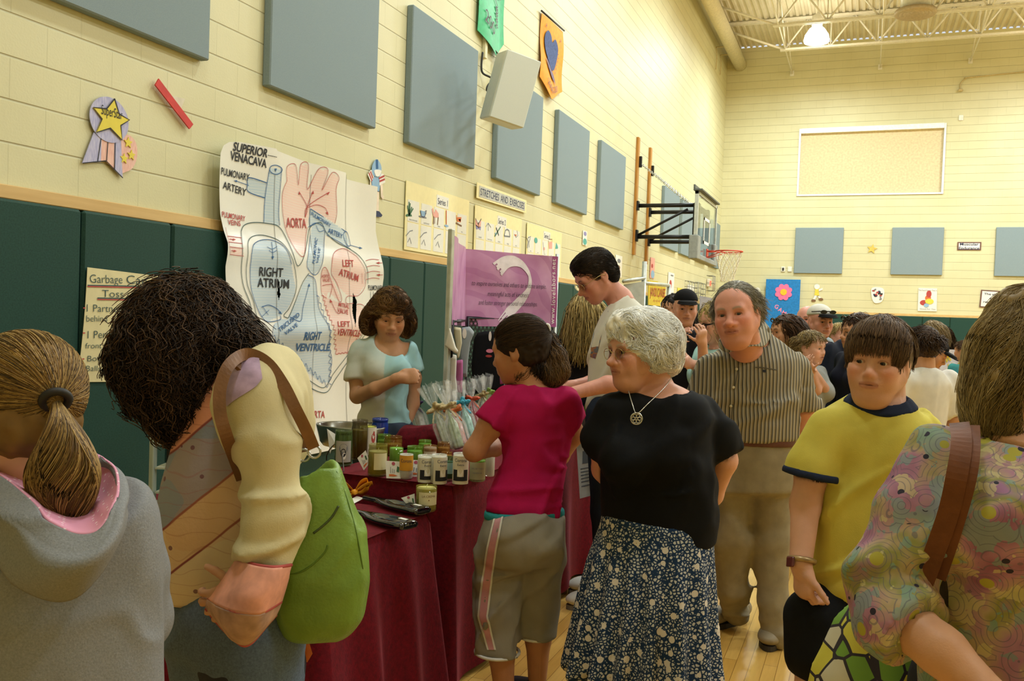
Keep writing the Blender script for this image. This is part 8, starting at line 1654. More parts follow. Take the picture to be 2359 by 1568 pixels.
# ---- cards and tags ------------------------------------------------------------------------
def tagcard(lab, pts, h, zoff=0, pics=True, name='price_card'):
 """a small printed card standing or hanging; pts in the photograph, bottom left first (bl, br, tr, tl)"""
 b = at_h((pts[0][0]+pts[1][0])/2, max(pts[0][1], pts[1][1]), h); z = (b-CAM)@FW+zoff; P = [at_z(x, y, z) for x, y in pts]; up = P[3]-P[0]; P[2] = P[2]+FH*.012; P[3] = P[3]+FH*.012
 o, f = card(name, lab, 'card', [P[3], P[2], P[1], P[0]], M_pw, .0012)
 if pics:
  m = MB(); m.add([f(.5+.18*math.cos(a)*.6, .86+.10*math.sin(a), .0006) for a in np.linspace(0, 6.283, 12, endpoint=False)], [tuple(range(12))]); m.build('pink_blob', mat('ink_rose', 'B8506A', .7), o)
  m = MB(); [m.add([f(x, .3, .0006), f(x+.035, .3, .0006), f(x+.035, .3+l, .0006), f(x, .3+l, .0006)], [(0, 1, 2, 3)]) for x, l in ((.3, .36), (.42, .26), (.54, .22))]; m.build('lettering', INK['grey'], o)
  m = MB(); m.add([f(.7, .4, .0006), f(.86, .36, .0006), f(.88, .66, .0006), f(.74, .72, .0006)], [(0, 1, 2, 3)]); m.build('green_picture', INK['darkgreen'], o); m = MB(); m.add([f(.2, .12, .0006), f(.5, .12, .0006), f(.8, .16, .0006), f(.5, .24, .0006), f(.2, .24, .0006)], [(0, 1, 2, 3, 4)]); m.build('bottle_picture', INK['orange'], o)
 return o
tagcard('white price card left of the orange labelled candle', [(890, 1101), (923, 1102), (924, 1064), (887, 1062)], HT2); tagcard('wide white price card in the middle of the candles', [(931, 1097), (978, 1098), (983, 1062), (934, 1059)], HT2, .0); tagcard('white price card tilted behind the wide one', [(979, 1101), (992, 1101), (1003, 1065), (984, 1062)], HT2, .03)
tagcard('diamond turned white tag leaning on the big olive candle', [(838, 1083), (852, 1065), (841, 1038), (822, 1056)], HT2, 0, True, 'hang_tag'); tagcard('white tag leaning on the yellow candle', [(948, 1173), (957, 1166), (954, 1138), (923, 1148)], HT1, 0, True, 'hang_tag'); tagcard('white tag tied to the tall left jar', [(760, 1045), (771, 1018), (771, 1000), (752, 988)], HT2, .0, False, 'hang_tag')
cd_, f = card('name_card', 'white card lying under the yellow bow', 'card', [at_h(822, 1142, HT1+.006), at_h(838, 1147, HT1+.006), at_h(806, 1164, HT1+.004), at_h(796, 1156, HT1+.004)], M_pw, .0012)
# ---- yellow bow, flattened bottles -----------------------------------------------------------
bw = empty('ribbon_bow', at_h(822, 1146, HT1), 'golden yellow ribbon bow lying on the low front table', 'bow'); M_bow = mat('gold_satin', 'F0A41E', .45, var=.08); bb = np.array(bw.location); zz = (bb-CAM)@FW
def bowpart(pts, w, name):
 mb = MB(); C_ = smooth_pts([at_z(x, y, zz+d)-bb for x, y, d in pts], 6); V = []
 for i, q in enumerate(C_): hw_ = w*(0.35+.65*math.sin(math.pi*min(1, max(.0, i/(len(C_)-1))))); V += [q+FH*hw_*.5-UP*hw_*.35, q-FH*hw_*.5+UP*hw_*.35]
 mb.add(V, [(2*i, 2*i+1, 2*i+3, 2*i+2) for i in range(len(C_)-1)], True); o = mb.build(name, M_bow, bw); md = o.modifiers.new('t', 'SOLIDIFY'); md.thickness = .001
bowpart([(816, 1132, 0), (800, 1116, 0), (785, 1112, .01), (786, 1126, .02), (800, 1134, .01), (816, 1134, 0)], .05, 'loop'); bowpart([(818, 1132, 0), (832, 1112, 0), (848, 1108, .01), (845, 1126, .02), (832, 1136, .01), (818, 1134, 0)], .05, 'loop')
bowpart([(817, 1134, 0), (836, 1120, -.01), (858, 1112, -.01), (851, 1120, -.01)], .03, 'tail'); bowpart([(816, 1134, 0), (806, 1144, -.01), (800, 1148, -.01)], .03, 'tail')
mb = MB(); mb.lathe([(0, -.012), (.012, -.006), (.014, .0), (.012, .008), (0, .012)], 12, None, tuple(at_z(817, 1133, zz-.01)-bb)); mb.build('knot', M_bow, bw)
M_dk = mat('dark_blue_glass', '07080E', .06, spec=.8)
def slump(lab, a, b, w):
 A, B = at_h(*a, HT1), at_h(*b, HT1); c = (A+B)/2; d = unit(B-A); L = np.linalg.norm(B-A); s_ = np.cross(UP, d); S = Sdf(); S.loft([(A+UP*.012, .014, .010), (A+d*L*.25+UP*.014, .018, .011), (A+d*L*.42+UP*.014, w*.8, .012), (A+d*L*.6+UP*.014, w, .014), (B-d*.03+UP*.016, w, .016), (B+UP*.016, w*.85, .014)], s_, .01, p=2.6, cap=.01)
 S.ell(A+d*L*.68+UP*.032, (w*.75, L*.26, .020), np.array([s_, d, UP]), .008, 'sub'); V, Q = S.mesh(.004, smooth=1); V[:, 2] += HT1+.0005-V[:, 2].min(); b0 = np.array([c[0], c[1], HT1]); o = link('flattened_bottle', fast_mesh('flattened_bottle', V-b0, Q), M_dk, None, b0); tag(o, lab, 'glass tray', 'slumped bottle trays')
 mb = MB(); q = B-d*.035+UP*.034-b0; mb.box((-.018, -.007, 0), (.018, .007, .001), 0, frameM(q, d, s_, UP)); mb.build('paper_label', M_pw, o)
slump('dark flattened glass bottle tray behind, with a white label on its base', (838, 1152), (976, 1188), .05); slump('dark flattened glass bottle tray in front at the table edge', (806, 1184), (944, 1222), .05)
# ---- oval metal tub, wire easel, fabric riser -------------------------------------------------
c = at_h(800, 1040, HT2); mb = MB(); M_tin = mat('tin_metal', '9A9A94', .25, .9)
prf = [(.0, .004), (.15, .004), (.17, .03), (.19, .10), (.2, .105), (.205, .10), (.18, .02), (.16, 0), (0, 0)]; mb.lathe([(r, z) for r, z in prf][::-1], 36); o = mb.build('metal_tub', M_tin, None, c+FH*.18-RH*.02); o.scale = (.9, .6, 1.0); tag(o, 'oval tin tub behind the candles at the left end of the table', 'tub')
mb = MB(); c0 = at_h(775, 1085, HT2); mb.tube([at_h(752, 1060, HT2), *smooth_pts([at_h(752, 1060, HT2)+UP*.02, at_h(758, 1062, HT2)+UP*.05, at_h(772, 1068, HT2)+UP*.085, at_h(786, 1076, HT2)+UP*.06, at_h(792, 1088, HT2)+UP*.004], 5), at_h(765, 1086, HT2)+UP*.004, at_h(750, 1080, HT2)+UP*.004], .0025, 6); o = mb.build('wire_stand', mat('dark_wire', '4A4440', .4, .6)); tag(o, 'small bent wire plate stand at the left end of the candle table', 'wire stand')
b0 = at_h(968, 1028, HT2); S = Sdf(); S.loft([(b0+UP*.0, .13, .10), (b0+UP*.06, .12, .09), (b0+UP*.10-RH*.01, .085, .06)], RH, .02, p=3.5, cap=.015); S.cone(b0+RH*.09+UP*.10, b0+RH*.16-UP*.0, .02, .03, .02); S.plane_cut(np.array([0, 0, HT2+.001]), -UP, b0-.5, np.array([b0[0]+.5, b0[1]+.5, HT2+.02])); V, Q = S.mesh(.008, (), [folds(.018, 9, 3, (.2, .2, 1), .3)], smooth=1); o = link('fabric_riser', fast_mesh('fabric_riser', V-b0, Q), M_vel, None, b0); tag(o, 'crimson cloth draped over a small riser behind the candles', 'riser')
# ---- cellophane wrapped bottles ----------------------------------------------------------------
t = NT('cellophane'); v = t.coord(); t.base((.92, .95, .95)); t.set(Roughness=.06, Alpha=.16); t.b.inputs['Specular IOR Level'].default_value = 1.0; t.b.inputs['Coat Weight'].default_value = .6; t.bump(t.noise(v, 30, 2, .5), .7, .02); M_cel = t.m
def bundle(bx, by, tx, ty, bow, lab, body='9FB8A8', h=HT2, r=.034, bowcol2=None):
 A = at_h(bx, by, h); z = (A-CAM)@FW; T = at_z(tx, ty, z+.10); ax = unit(T-A); L = np.linalg.norm(T-A); s_ = unit(np.cross(ax, FH)); q_ = np.cross(ax, s_); M = frameM(A+UP*.03, s_, q_, ax); root = empty('wrapped_bottle', A, lab, 'wrapped gift', 'cellophane wrapped bottles'); Mi = Matrix.Translation(-Vector(A))@M
 m = MB(); m.lathe([(r*.7, .004), (r*.75, .01), (r*.75, L*.36), (r*.3, L*.48), (r*.28, L*.58)], 16, Mi); m.build('bottle', mat('body_'+body, body, .2, var=.3, scale=40), root)
 m = MB(); rs = np.random.default_rng(int(bx)); N = 30; prof = [(0, r*.9), (.04, r*1.15), (.36, r*1.2), (.5, r*.8), (.60, r*.34), (.66, r*.30), (.74, r*.6), (.88, r*.95), (1.0, r*1.15)]; V = []; ph = rs.random(N)
 for f_, rr in prof:
  for k in range(N): a = 2*math.pi*k/N; w_ = 1+.16*math.sin(k*2.4+ph[k]*2)+(.25*math.sin(k*3.1+ph[k]*3) if f_ > .7 else 0); V.append(Mi@Vector((rr*w_*math.cos(a), rr*w_*math.sin(a), f_*L+(.02*L*math.sin(k*2+ph[k]*5) if f_ == 1 else 0))))
 m.add([tuple(q) for q in V], [(i*N+k, i*N+(k+1) % N, (i+1)*N+(k+1) % N, (i+1)*N+k) for i in range(len(prof)-1) for k in range(N)], False); m.build('cellophane_wrap', M_cel, root)
 m = MB(); c = Mi@Vector((0, 0, L*.63))
 S = Sdf(); c = np.array(c)
 for k in range(7): a = 2*math.pi*k/7+rs.random(); d = np.array(s_)*math.cos(a)+np.array(q_)*math.sin(a)*.7+np.array(ax)*(rs.random()-.4)*.8; S.ell(c+d*r*.7, np.array([.026, .013, .010]), np.array([unit(d), unit(np.cross(d, ax+.01)), unit(np.cross(d, np.cross(d, ax+.01)))]), .006)
 S.ell(c, (.014, .014, .012), None, .006)
 for k in (0, 1): d = -np.array(ax)*.06+np.array(s_)*(.03-.06*k)-FH*.02; S.cone(c, c+d, .006, .004, .004)
 V2, Q2 = S.mesh(.0042, (), [grain(.004, 120)], smooth=1); o = link('bow', fast_mesh('bow', V2, Q2), mat('bow_'+bow, bow, .6, var=.3, scale=80), root)
 return root
for a in ((975, 1012, 944, 905, '3A2A66', 'cellophane wrapped bottle with a purple bow beside the vendor', 'B8B8B0'), (1036, 1046, 982, 903, 'C8B88E', 'cellophane wrapped bottle with pale raffia, leftmost of the tall ones', 'A8B0A0'), (1058, 1048, 1014, 896, 'B8A67A', 'cellophane wrapped bottle with thick straw raffia', '8A9A7A'), (1066, 1040, 1030, 915, 'B8652C', 'cellophane wrapped bottle with an orange brown bow', 'A84438'),
          (1086, 1024, 1052, 895, '3FA8C8', 'cellophane wrapped bottle with a turquoise bow', '8FC0B8'), (1103, 1006, 1076, 888, 'C85A38', 'cellophane wrapped bottle with a small red bow', '9A3038'), (1124, 992, 1100, 880, 'AE9C6C', 'cellophane wrapped bottle with brown raffia behind the girl\'s sleeve', '9AA88A'), (1136, 985, 1118, 876, '8FB45A', 'cellophane wrapped bottle with a lime green flower', 'B8B090'), (1160, 962, 1152, 868, 'D8D4C8', 'cellophane wrapped bottle with a white bow under the girl\'s chin', 'C8C4B8'), (1188, 960, 1186, 872, 'B8B48A', 'cellophane wrapped bottle just behind the girl\'s neck', 'AEB49A')): bundle(*a)
# ---- far end: basket, paper, hanging notice -----------------------------------------------------
c = at_h(1345, 985, HT2); S = MB(); M_wk = mat('dark_wicker', '33261C', .7, bump=.8, bscale=120)
S.lathe([(.10, 0), (.11, .0), (.13, .11), (.135, .115), (.125, .11), (.105, .01), (0, .01)], 24); o = S.build('wicker_basket', M_wk, None, c); tag(o, 'dark wicker basket of wrapped goods beside the tall man', 'basket')
for k, (dx, dy, cc) in enumerate(((-.05, 0, '8A8A4A'), (.03, .03, '6E7A3E'), (.05, -.04, '9A9A5A'))):
 S = MB(); S.lathe([(.03, .02), (.036, .03), (.036, .12), (.02, .16), (.018, .18)], 12); b_ = S.build('jar', mat('jar_'+cc, cc, .3), None, c+RH*dx+FH*dy); tag(b_, ('olive jar at the left inside the wicker basket', 'dark green jar at the back of the wicker basket', 'pale green jar at the right inside the wicker basket')[k], 'jar', 'jars in the basket')
a_ = [at_h(x, y, HT2+.002) for x, y in ((1322, 1008), (1360, 1010), (1358, 990), (1322, 988))]; card('paper_sheet', 'white paper sheet lying at the table corner in front of the basket', 'paper', [a_[3], a_[2], a_[1], a_[0]], M_pw, .0015)
q = [at_z(1328, 1022, 4.78), at_z(1364, 1018, 4.84), at_z(1366, 1140, 4.80), at_z(1336, 1148, 4.74)]; o, f = card('hanging_notice', 'white printed notice hanging off the table edge beside the old woman', 'notice', q, M_pw, .001)
m = MB(); m.add([f(.3, .62, .0005), f(.8, .62, .0005), f(.75, .85, .0005), f(.35, .85, .0005)], [(0, 1, 2, 3)]); m.build('picture', INK['grey'], o); m = MB(); [m.add([f(.15, y, .0005), f(.85, y, .0005), f(.85, y+.02, .0005), f(.15, y+.02, .0005)], [(0, 1, 2, 3)]) for y in (.52, .46, .4, .34, .28, .2)]; m.build('lettering', INK['grey'], o)
# ---- acrylic jewellery rack at the left ----------------------------------------------------------
t = empty('acrylic_rack', (*at_z(390, 1200, 3.6)[:2], 0), 'clear acrylic display rack of dark trinkets behind the curly haired woman', 'display rack'); rb = np.array(t.location); M_ac = mat('acrylic_edge', 'AAB6AE', .15, 0, .05)
def rk_(mb, n, m): mb.v = [tuple(np.array(q)-rb) for q in mb.v]; return mb.build(n, m, t)
p0, p1 = at_z(357, 880, 3.6), at_z(357, 1240, 3.6)
for dx in (0, .34):
 mb = MB(); q = p0+RH*dx; mb.box((q[0]-.012, q[1]-.012, .68), (q[0]+.012, q[1]+.012, p0[2]), .003); rk_(mb, 'upright', M_ac)
for i, y in enumerate((910, 968, 1022, 1078, 1134, 1190)):
 q = at_z(357, y, 3.6); mb = MB(); mb.box((0, 0, -.004), (.34, .16, .004), 0, frameM(q, RH, FH, UP)); rk_(mb, 'shelf', M_ac)
 if i in (1, 2, 3):
  mb = MB(); mb.box((.02, .06, .005), (.32, .08, .075), .004, frameM(q, RH, FH, UP)); bk = rk_(mb, 'black_card', mat('black_card', '0C0C0E', .5)); mb = MB()
  for k in range(4): c = q+RH*(.05+.075*k)+FH*.05; mb.tube([c+UP*.06, c+UP*.04, c+UP*.022], .0035, 6); mb.lathe([(0, .0), (.006, .006), (0, .012)], 8, None, tuple(c+UP*.006))
  rk_(mb, 'trinkets', mat('trinket_gold', 'B8A878', .25, .8))
mb = MB(); q = at_z(357, 1240, 3.6); mb.box((q[0]-.02, q[1]-.02, .66), (q[0]+.36, q[1]+.16, .68), .003); rk_(mb, 'base', M_ac)
S = MB(); cb = at_z(400, 1180, 3.6); S.box((cb[0]-.28, cb[1]-.12, 0), (cb[0]+.25, cb[1]+.25, .66), .01); o = S.build('draped_stand', M_vel); tag(o, 'crimson covered stand under the acrylic rack', 'stand')
# ---- pink banner display ------------------------------------------------------------------------
PB0, PB1 = at_z(1072, 573, 5.65), at_z(1284, 591, 5.97); PB2, PB3 = at_z(1281, 753, 5.97), at_z(1070, 751, 5.65); S0, S3 = at_z(1045, 541, 4.62), at_z(1041, 748, 4.62)
st = empty('display_stand', (*S0[:2], 0), 'metal post and black mesh panels carrying the pink banner', 'display stand'); sb0 = np.array(st.location)
def sp_(mb, n, m): mb.v = [tuple(np.array(q)-sb0) for q in mb.v]; return mb.build(n, m, st)
mb = MB(); q = at_z(1040, 528, 4.6); mb.box((q[0]-.012, q[1]-.018, 0), (q[0]+.012, q[1]+.018, q[2]), .003); sp_(mb, 'post', M_galv)
mb = MB(); q = at_z(1284, 585, 5.98); mb.tube([(q[0], q[1], 0), q], .014, 8); sp_(mb, 'post', M_galv)
M_msh = NT('black_mesh'); v = M_msh.coord('Object', (1, 1, 1)); M_msh.base((.012, .012, .013)); M_msh.set(Roughness=.5); M_msh = M_msh.m
def mesh_panel(a, b, z0, z1, n):
 mb = MB(); d = b-a; d = np.array([d[0], d[1], 0]); L = np.linalg.norm(d); d /= L; nx = int(L/.028); nz = int((z1-z0)/.024); A = np.array([a[0], a[1], 0])
 for j in range(nz):
  for i in range(nx):
   c = A+d*(i+.5*(j % 2)+.5)*L/nx+UP*(z0+(j+.5)*(z1-z0)/nz); P = []
   for rr in (.0150, .0095): P += [c+rr*(math.cos(k*math.pi/3+.52)*d*1.08+math.sin(k*math.pi/3+.52)*UP) for k in range(6)]
   mb.add(P, [(k, (k+1) % 6, 6+(k+1) % 6, 6+k) for k in range(6)])
 mb.tube([A+UP*z0, A+d*L+UP*z0, A+d*L+UP*z1, A+UP*z1], .012, 6, True); return sp_(mb, n, M_msh)
mesh_panel(PB3+np.array([0, 0, 0])+RH*.02, PB2+FH*.03, .75, 1.46, 'mesh_panel'); mesh_panel(S3+FH*.03, PB3-FH*.03, .75, 1.44, 'mesh_panel')
M_pnk = NT('pink_banner_print'); v = M_pnk.coord(); w_ = M_pnk.n('ShaderNodeTexWave', wave_type='RINGS'); w_.inputs['Scale'].default_value = 2.2; w_.inputs['Distortion'].default_value = 6; w_.inputs['Detail'].default_value = 2; M_pnk.l(v, w_.inputs[0]); nz_ = M_pnk.noise(v, 5, 3)
c = M_pnk.ramp(nz_, ((.35, srgb('C183B4')), (.65, srgb('D4A0C8')))); c = M_pnk.mix(M_pnk.math('MULTIPLY', M_pnk.math('GREATER_THAN', w_.outputs[1], .8), .35), c, srgb('A9609E')); M_pnk.base(c); M_pnk.set(Roughness=.4); M_pnk = M_pnk.m
nb = unit(np.cross(PB1-PB0, PB3-PB0)); nb = nb if nb@FW < 0 else -nb
def pf(u, v, w=0.0):          # u 0..1 left to right, v 0..1 bottom to top
 q = (PB3*(1-u)+PB2*u)*(1-v)+(PB0*(1-u)+PB1*u)*v; return tuple(q+nb*(w+.012*math.sin(u*8)*(.3+v*.2)+.004*math.sin(v*9+u*4)))
mb = MB(); mb.grid(lambda a, b: pf(a, b), 30, 16); mb.grid(lambda a, b: pf(a, b, -.003), 30, 16)
sf = lambda u, v, w=0.0: tuple((S3*(1-u)+PB3*u)*(1-v)+(S0*(1-u)+PB0*u)*v+RH*(.01*math.sin(u*9)+w)); mb.grid(lambda a, b: sf(a, b), 12, 10); bo = np.array([PB0[0], PB0[1], PB3[2]]); mb.v = [tuple(np.array(q)-bo) for q in mb.v]; bn = mb.build('pink_banner', M_pnk, None, bo); tag(bn, 'pink printed banner with a white brush stroke on the display stand', 'banner')
def bpt(mb, n, m): mb.v = [tuple(np.array(q)-bo) for q in mb.v]; return mb.build(n, m, bn)
mb = MB(); mb.grid(lambda a, b: pf(.94+.06*a, b, .0015), 3, 16); bpt(mb, 'magenta_strip', mat('banner_magenta', 'B05A98', .4))
AB = np.linalg.norm(PB1-PB0); BH = np.linalg.norm(PB0-PB3); pm2 = lambda u, v, w=0.0: pf(u/AB, v/BH, w+.003)
mb = MB(); V, F = text_poly('www.lovelabors.net', .075*BH*1.2, bold=.015, spacing=1.15, width=.92*BH); mb.add([pm2(AB*.975-y+.0, BH*.5+x) for x, y in V], F); bpt(mb, 'lettering', mat('banner_white', 'EFE6EC', .5))
mb = MB()
for tx, v_, wd, u_ in (('to inspire ourselves and others to initiate simple,', .535, .80, .47), ('meaningful acts of kindness', .405, .45, .46), ('and foster stronger personal relationships.', .285, .64, .46)): put_text(mb, tx, lambda u, v, w: pm2(u, v, w), AB*u_, BH*v_, .068*BH*1.35, 0, .001, width=wd*AB, shear=.25, bold=-.008)
bpt(mb, 'lettering', mat('banner_ink2', '3A2A3C', .6))
def swoosh(pts, ws):
 P = smooth_pts([(a*AB, b*BH) for a, b in pts], 8); W_ = np.interp(np.linspace(0, 1, len(P)), np.linspace(0, 1, len(ws)), ws); d = np.gradient(P, axis=0); d /= np.linalg.norm(d, axis=1)[:, None]; n = np.stack([-d[:, 1], d[:, 0]], 1)
 for k in range(7):
  o = (k-3)/3.5; jj = .02*math.sin(k*5); a0 = int(len(P)*(.0+.03*(k % 3))); a1 = int(len(P)*(1-.04*((k*2) % 3))); Q_ = P[a0:a1]+n[a0:a1]*(W_[a0:a1]*o)[:, None]*AB; stroke(mb, Q_, lambda u, v, w: pm2(u, v, w), .0, .0005); m_ = len(Q_); hw_ = (W_[a0:a1]*.17*AB)
  mb.add([pm2(*(q+nn_*h_), .0005) for q, nn_, h_ in zip(Q_, n[a0:a1], hw_)]+[pm2(*(q-nn_*h_), .0005) for q, nn_, h_ in zip(Q_, n[a0:a1], hw_)], [(i, i+1, m_+i+1, m_+i) for i in range(m_-1)])
mb = MB(); swoosh([(.33, .76), (.42, .86), (.52, .89), (.62, .84), (.69, .70), (.68, .52), (.60, .36), (.48, .20), (.36, .06)], [.075, .06, .05, .03, .014, .022, .045, .05, .02]); bpt(mb, 'brush_stroke', mat('banner_white', 'EFE6EC', .5))
def garment(lab, cat, pts, z, col, name, th=.03, dz=0.0, print_=None):
 P = np.array([(x, y) for x, y in pts], float); Z = z; W_ = [at_z(x, y, Z) for x, y in P]; c = np.mean(W_, 0); S = MB(); n = len(P)
 o1 = [q-FH*th*.5 for q in W_]; o2 = [q+FH*th*.5 for q in W_]; 
 ctr = at_z(*P.mean(0), Z); ins = [ctr+(q-ctr)*.86 for q in W_]; i1 = [q-FH*th for q in ins]; i2 = [q+FH*th for q in ins]
 V = i1+o1+o2+i2; F = [tuple(range(n)), tuple(range(4*n-1, 3*n-1, -1))]
 for a in (0, 1, 2): F += [(a*n+i, a*n+n+i, a*n+n+(i+1) % n, a*n+(i+1) % n) for i in range(n)]
 b0 = np.array([ctr[0], ctr[1], min(q[2] for q in W_)]); S.v = []; S.add([q-b0 for q in V], F, True); o = S.build(name, fabric('hang_'+col, col, .4), None, b0); tag(o, lab, cat)
 md = o.modifiers.new('soft', 'BEVEL'); md.width = .006; md.segments = 2; md.limit_method = 'NONE'
 if print_:
  for (x, y, rx, ry, cc) in print_: mb = MB(); k = at_z(x, y, Z-th-.004)-b0; mb.add([k+RH*rx*math.cos(a)+UP*ry*math.sin(a) for a in np.linspace(0, 6.283, 14, endpoint=False)], [tuple(range(14))]); mb.build('print', INK[cc], o)
 return o
garment('white hanging sleeve of the nearest shirt on the display post', 'shirt', [(1024, 795), (1036, 752), (1050, 800), (1056, 808), (1052, 815), (1030, 800)], 4.62, 'D8D4C6', 'white_shirt'); garment('long white towel hanging down the display post', 'towel', [(1036, 815), (1052, 818), (1050, 870), (1053, 890), (1050, 925), (1034, 925), (1036, 870)], 4.68, 'CFCCC2', 'white_towel'); garment('cream shirt hanging beside the white sleeve', 'shirt', [(1044, 752), (1062, 755), (1064, 790), (1058, 822), (1054, 826), (1050, 790)], 4.8, 'C9C2A4', 'cream_shirt')
garment('grey shirt hanging with a white price tag', 'shirt', [(1064, 754), (1082, 752), (1093, 765), (1084, 785), (1078, 830), (1076, 868), (1062, 868), (1060, 820)], 4.95, '98A3A8', 'grey_shirt', .03, 0, ((1070, 768, .012, .028, 'white'),)); garment('pink towel hanging below the cream shirt', 'towel', [(1051, 830), (1066, 828), (1066, 870), (1064, 905), (1052, 902), (1050, 870)], 4.86, 'B8669A', 'pink_towel')
garment('black t-shirt with a small pink print on the mesh panel', 't-shirt', [(1092, 780), (1100, 766), (1120, 762), (1150, 764), (1166, 772), (1164, 830), (1160, 905), (1090, 905), (1086, 840)], 5.5, '17181B', 'black_tee', .03, 0, ((1128, 808, .022, .012, 'pink'), (1126, 820, .02, .008, 'red'), (1129, 774, .009, .03, 'white'))); garment('pink gift bag below the black t-shirt', 'bag', [(1150, 835), (1168, 838), (1170, 880), (1152, 885)], 5.3, 'B45A98', 'pink_bag')
# ================================================================ PEOPLE FURTHER BACK
def cap_hat(p, hd, col, brim_col=None, white=False):
 S = Sdf(); hd.e(S, (0, -.016, .05), (.083, .104, .078)); hd.e(S, (0, -.05, -.02+.035), (.14, .2, .0), .001) if False else None
 S.plane_cut(hd.w(0, 0, .045), -hd.R[2]+hd.R[1]*.12, hd.c-.25, hd.c+.25); o = p.part('cap', S, col, .006, cover=False)
 S = Sdf(); hd.e(S, (0, .105, .040), (.070, .075, .007)); hd.e(S, (0, .10, .052), (.064, .06, .010), .01); S.plane_cut(hd.w(0, .06, 0), -hd.R[1], hd.c-.3, hd.c+.3); p.part('cap_brim', S, brim_col or col, .0045, cover=False); return o
M_blkc = fabric('black_cap', '101012', .3)
p = bystander('man in a black baseball cap and black zip top holding his hand to his chest', 1579, 708, 6.5, .245, 5, 4, -8, 'pink', '131318', '2C3A50', ('2A2019',), 'none', .9, arms=dict(R=[(1560, 830, .0), (1572, 782, -.20)], L=[(1622, 830, .05), (1600, 860, -.15)]), feat=dict(double=.6, jaw=1.08), shoulders=1.08); hd = p.hd; cap_hat(p, hd, M_blkc)
S = Sdf(); c = hd.w(0, -.01, -.125); S.ell(c-FH*.06-UP*.06, (.05, .03, .07), None, .01); p.part('grey_undershirt', S, fabric('grey_jersey', '4A4C50', .3), .008, cover=False)
bystander('dark haired person half hidden behind the black capped man', 1550, 714, 7.0, .235, 60, None, -5, 'tan', '1A1A1E', '20242C', ('1E1612', '2A1F18'), 'bob', .9, fem=True)
p = bystander('blonde woman in an aqua and black striped top raising her hand', 1648, 742, 5.3, .23, 70, 70, -12, 'fair', 'A8D4D2', '39445A', ('A89458', 'BDA86C', '8C7844', 'CDBB84'), 'wavy', .4, arms=dict(L=[(1622, 860, -.15), (1618, 790, -.28)], R=[(1612, 845, .05), (1592, 838, -.1)]), fem=True)
sh_ = [o for o in p.root.children if o.name.startswith('shirt')][0]; on_surface(p, sh_, [(1638, 772), (1655, 768), (1672, 764)], 'black_stripe', M_blkc, 9); on_surface(p, sh_, [(1640, 788), (1655, 784), (1672, 780)], 'black_stripe', M_blkc, 4)
g_ = MB(); hd = p.hd
g_.tube([hd.w(.04, .1, .002), hd.w(.07, .08, .004), hd.w(.083, .0, .006)], .004, 6); [g_.tube([hd.w(q*.033+.021*math.cos(a), .1, -.004+.016*math.sin(a)) for a in np.linspace(0, 6.28, 16, endpoint=False)], .003, 5, True) for q in (-1, 1)]; p.mbpart('dark_glasses', g_, M_blkc)
p = bystander('boy with short blond hair in a grey t-shirt holding his hands to his chest', 1868, 800, 6.1, .222, -38, -42, -4, 'fair', '9DA09C', '5A6478', ('8A7448', '9E885A', '705C38'), 'short', .42, arms=dict(R=[(1880, 898, -.12), (1866, 850, -.25)], L=[(1906, 905, .0), (1872, 852, -.22)]), feat=dict(nose=.85, cheek=1.15, eye=1.05))
p = bystander('man in a white and black mesh cap and dark navy jacket', 1889, 740, 6.9, .245, -8, -12, -4, 'ruddy', '171C2A', '20242C', ('2E241C',), 'none', .95, feat=dict(nose=1.1, jaw=1.08), shoulders=1.22); hd = p.hd; co = cap_hat(p, hd, fabric('white_cap', 'D8D6CE', .3), M_blkc)
g_ = MB()
for q in (-1, 1): P = [hd.w(q*.036+.026*math.cos(a), .098-.018*abs(q*.036+.026*math.cos(a))*14*.06, .075+.014*math.sin(a)) for a in np.linspace(0, 6.28, 16, endpoint=False)]; g_.add(P+[q_+hd.R[1]*.006 for q_ in P], [tuple(range(16)), tuple(range(31, 15, -1))]+[(i, (i+1) % 16, 16+(i+1) % 16, 16+i) for i in range(16)])
g_.tube([hd.w(-.085, .02, .07), hd.w(-.06, .085, .078), hd.w(0, .105, .08), hd.w(.06, .085, .078), hd.w(.085, .02, .07)], .004, 6); p.mbpart('sunglasses', g_, mat('dark_lens', '1A1814', .1))
sh_ = [o for o in p.root.children if o.name.startswith('shirt')][0]; M_pip2 = mat('white_piping', 'D6D2CA', .6); [on_surface(p, sh_, [(1907+dx, 764), (1912+dx, 772), (1917+dx, 781)], 'white_collar_stripe', M_pip2, 2.2) for dx in (0, 6)]
bystander('balding man with reddish skin just behind the white capped man', 1858, 736, 7.8, .24, 40, None, 0, 'ruddy', '8E9AA2', '30343C', ('5A4A3A', '6A5848'), 'none', .5)
p = bystander('brown haired woman with sunglasses on her head and a lime green top', 1808, 764, 6.4, .235, 75, None, -4, 'tan', '7EC23A', '4A4E58', ('4A3222', '5C402A', '38261A'), 'bob', .3, fem=True); hd = p.hd
g_ = MB(); [g_.tube([hd.w(q*.034+.022*math.cos(a), .075, .085+.014*math.sin(a)) for a in np.linspace(0, 6.28, 14, endpoint=False)], .004, 5, True) for q in (-1, 1)]; g_.tube([hd.w(-.09, -.01, .06), hd.w(-.07, .06, .09), hd.w(.07, .06, .09), hd.w(.09, -.01, .06)], .004, 5); p.mbpart('sunglasses', g_, mat('dark_lens', '1A1814', .1))
bystander('small boy with light blond hair between the navy jacket and the brown haired woman', 1934, 772, 8.0, .215, -20, -20, 0, 'pink', '7A8AA0', '3A4254', ('B09A62', 'C2AE78', '98824E'), 'short', .42)
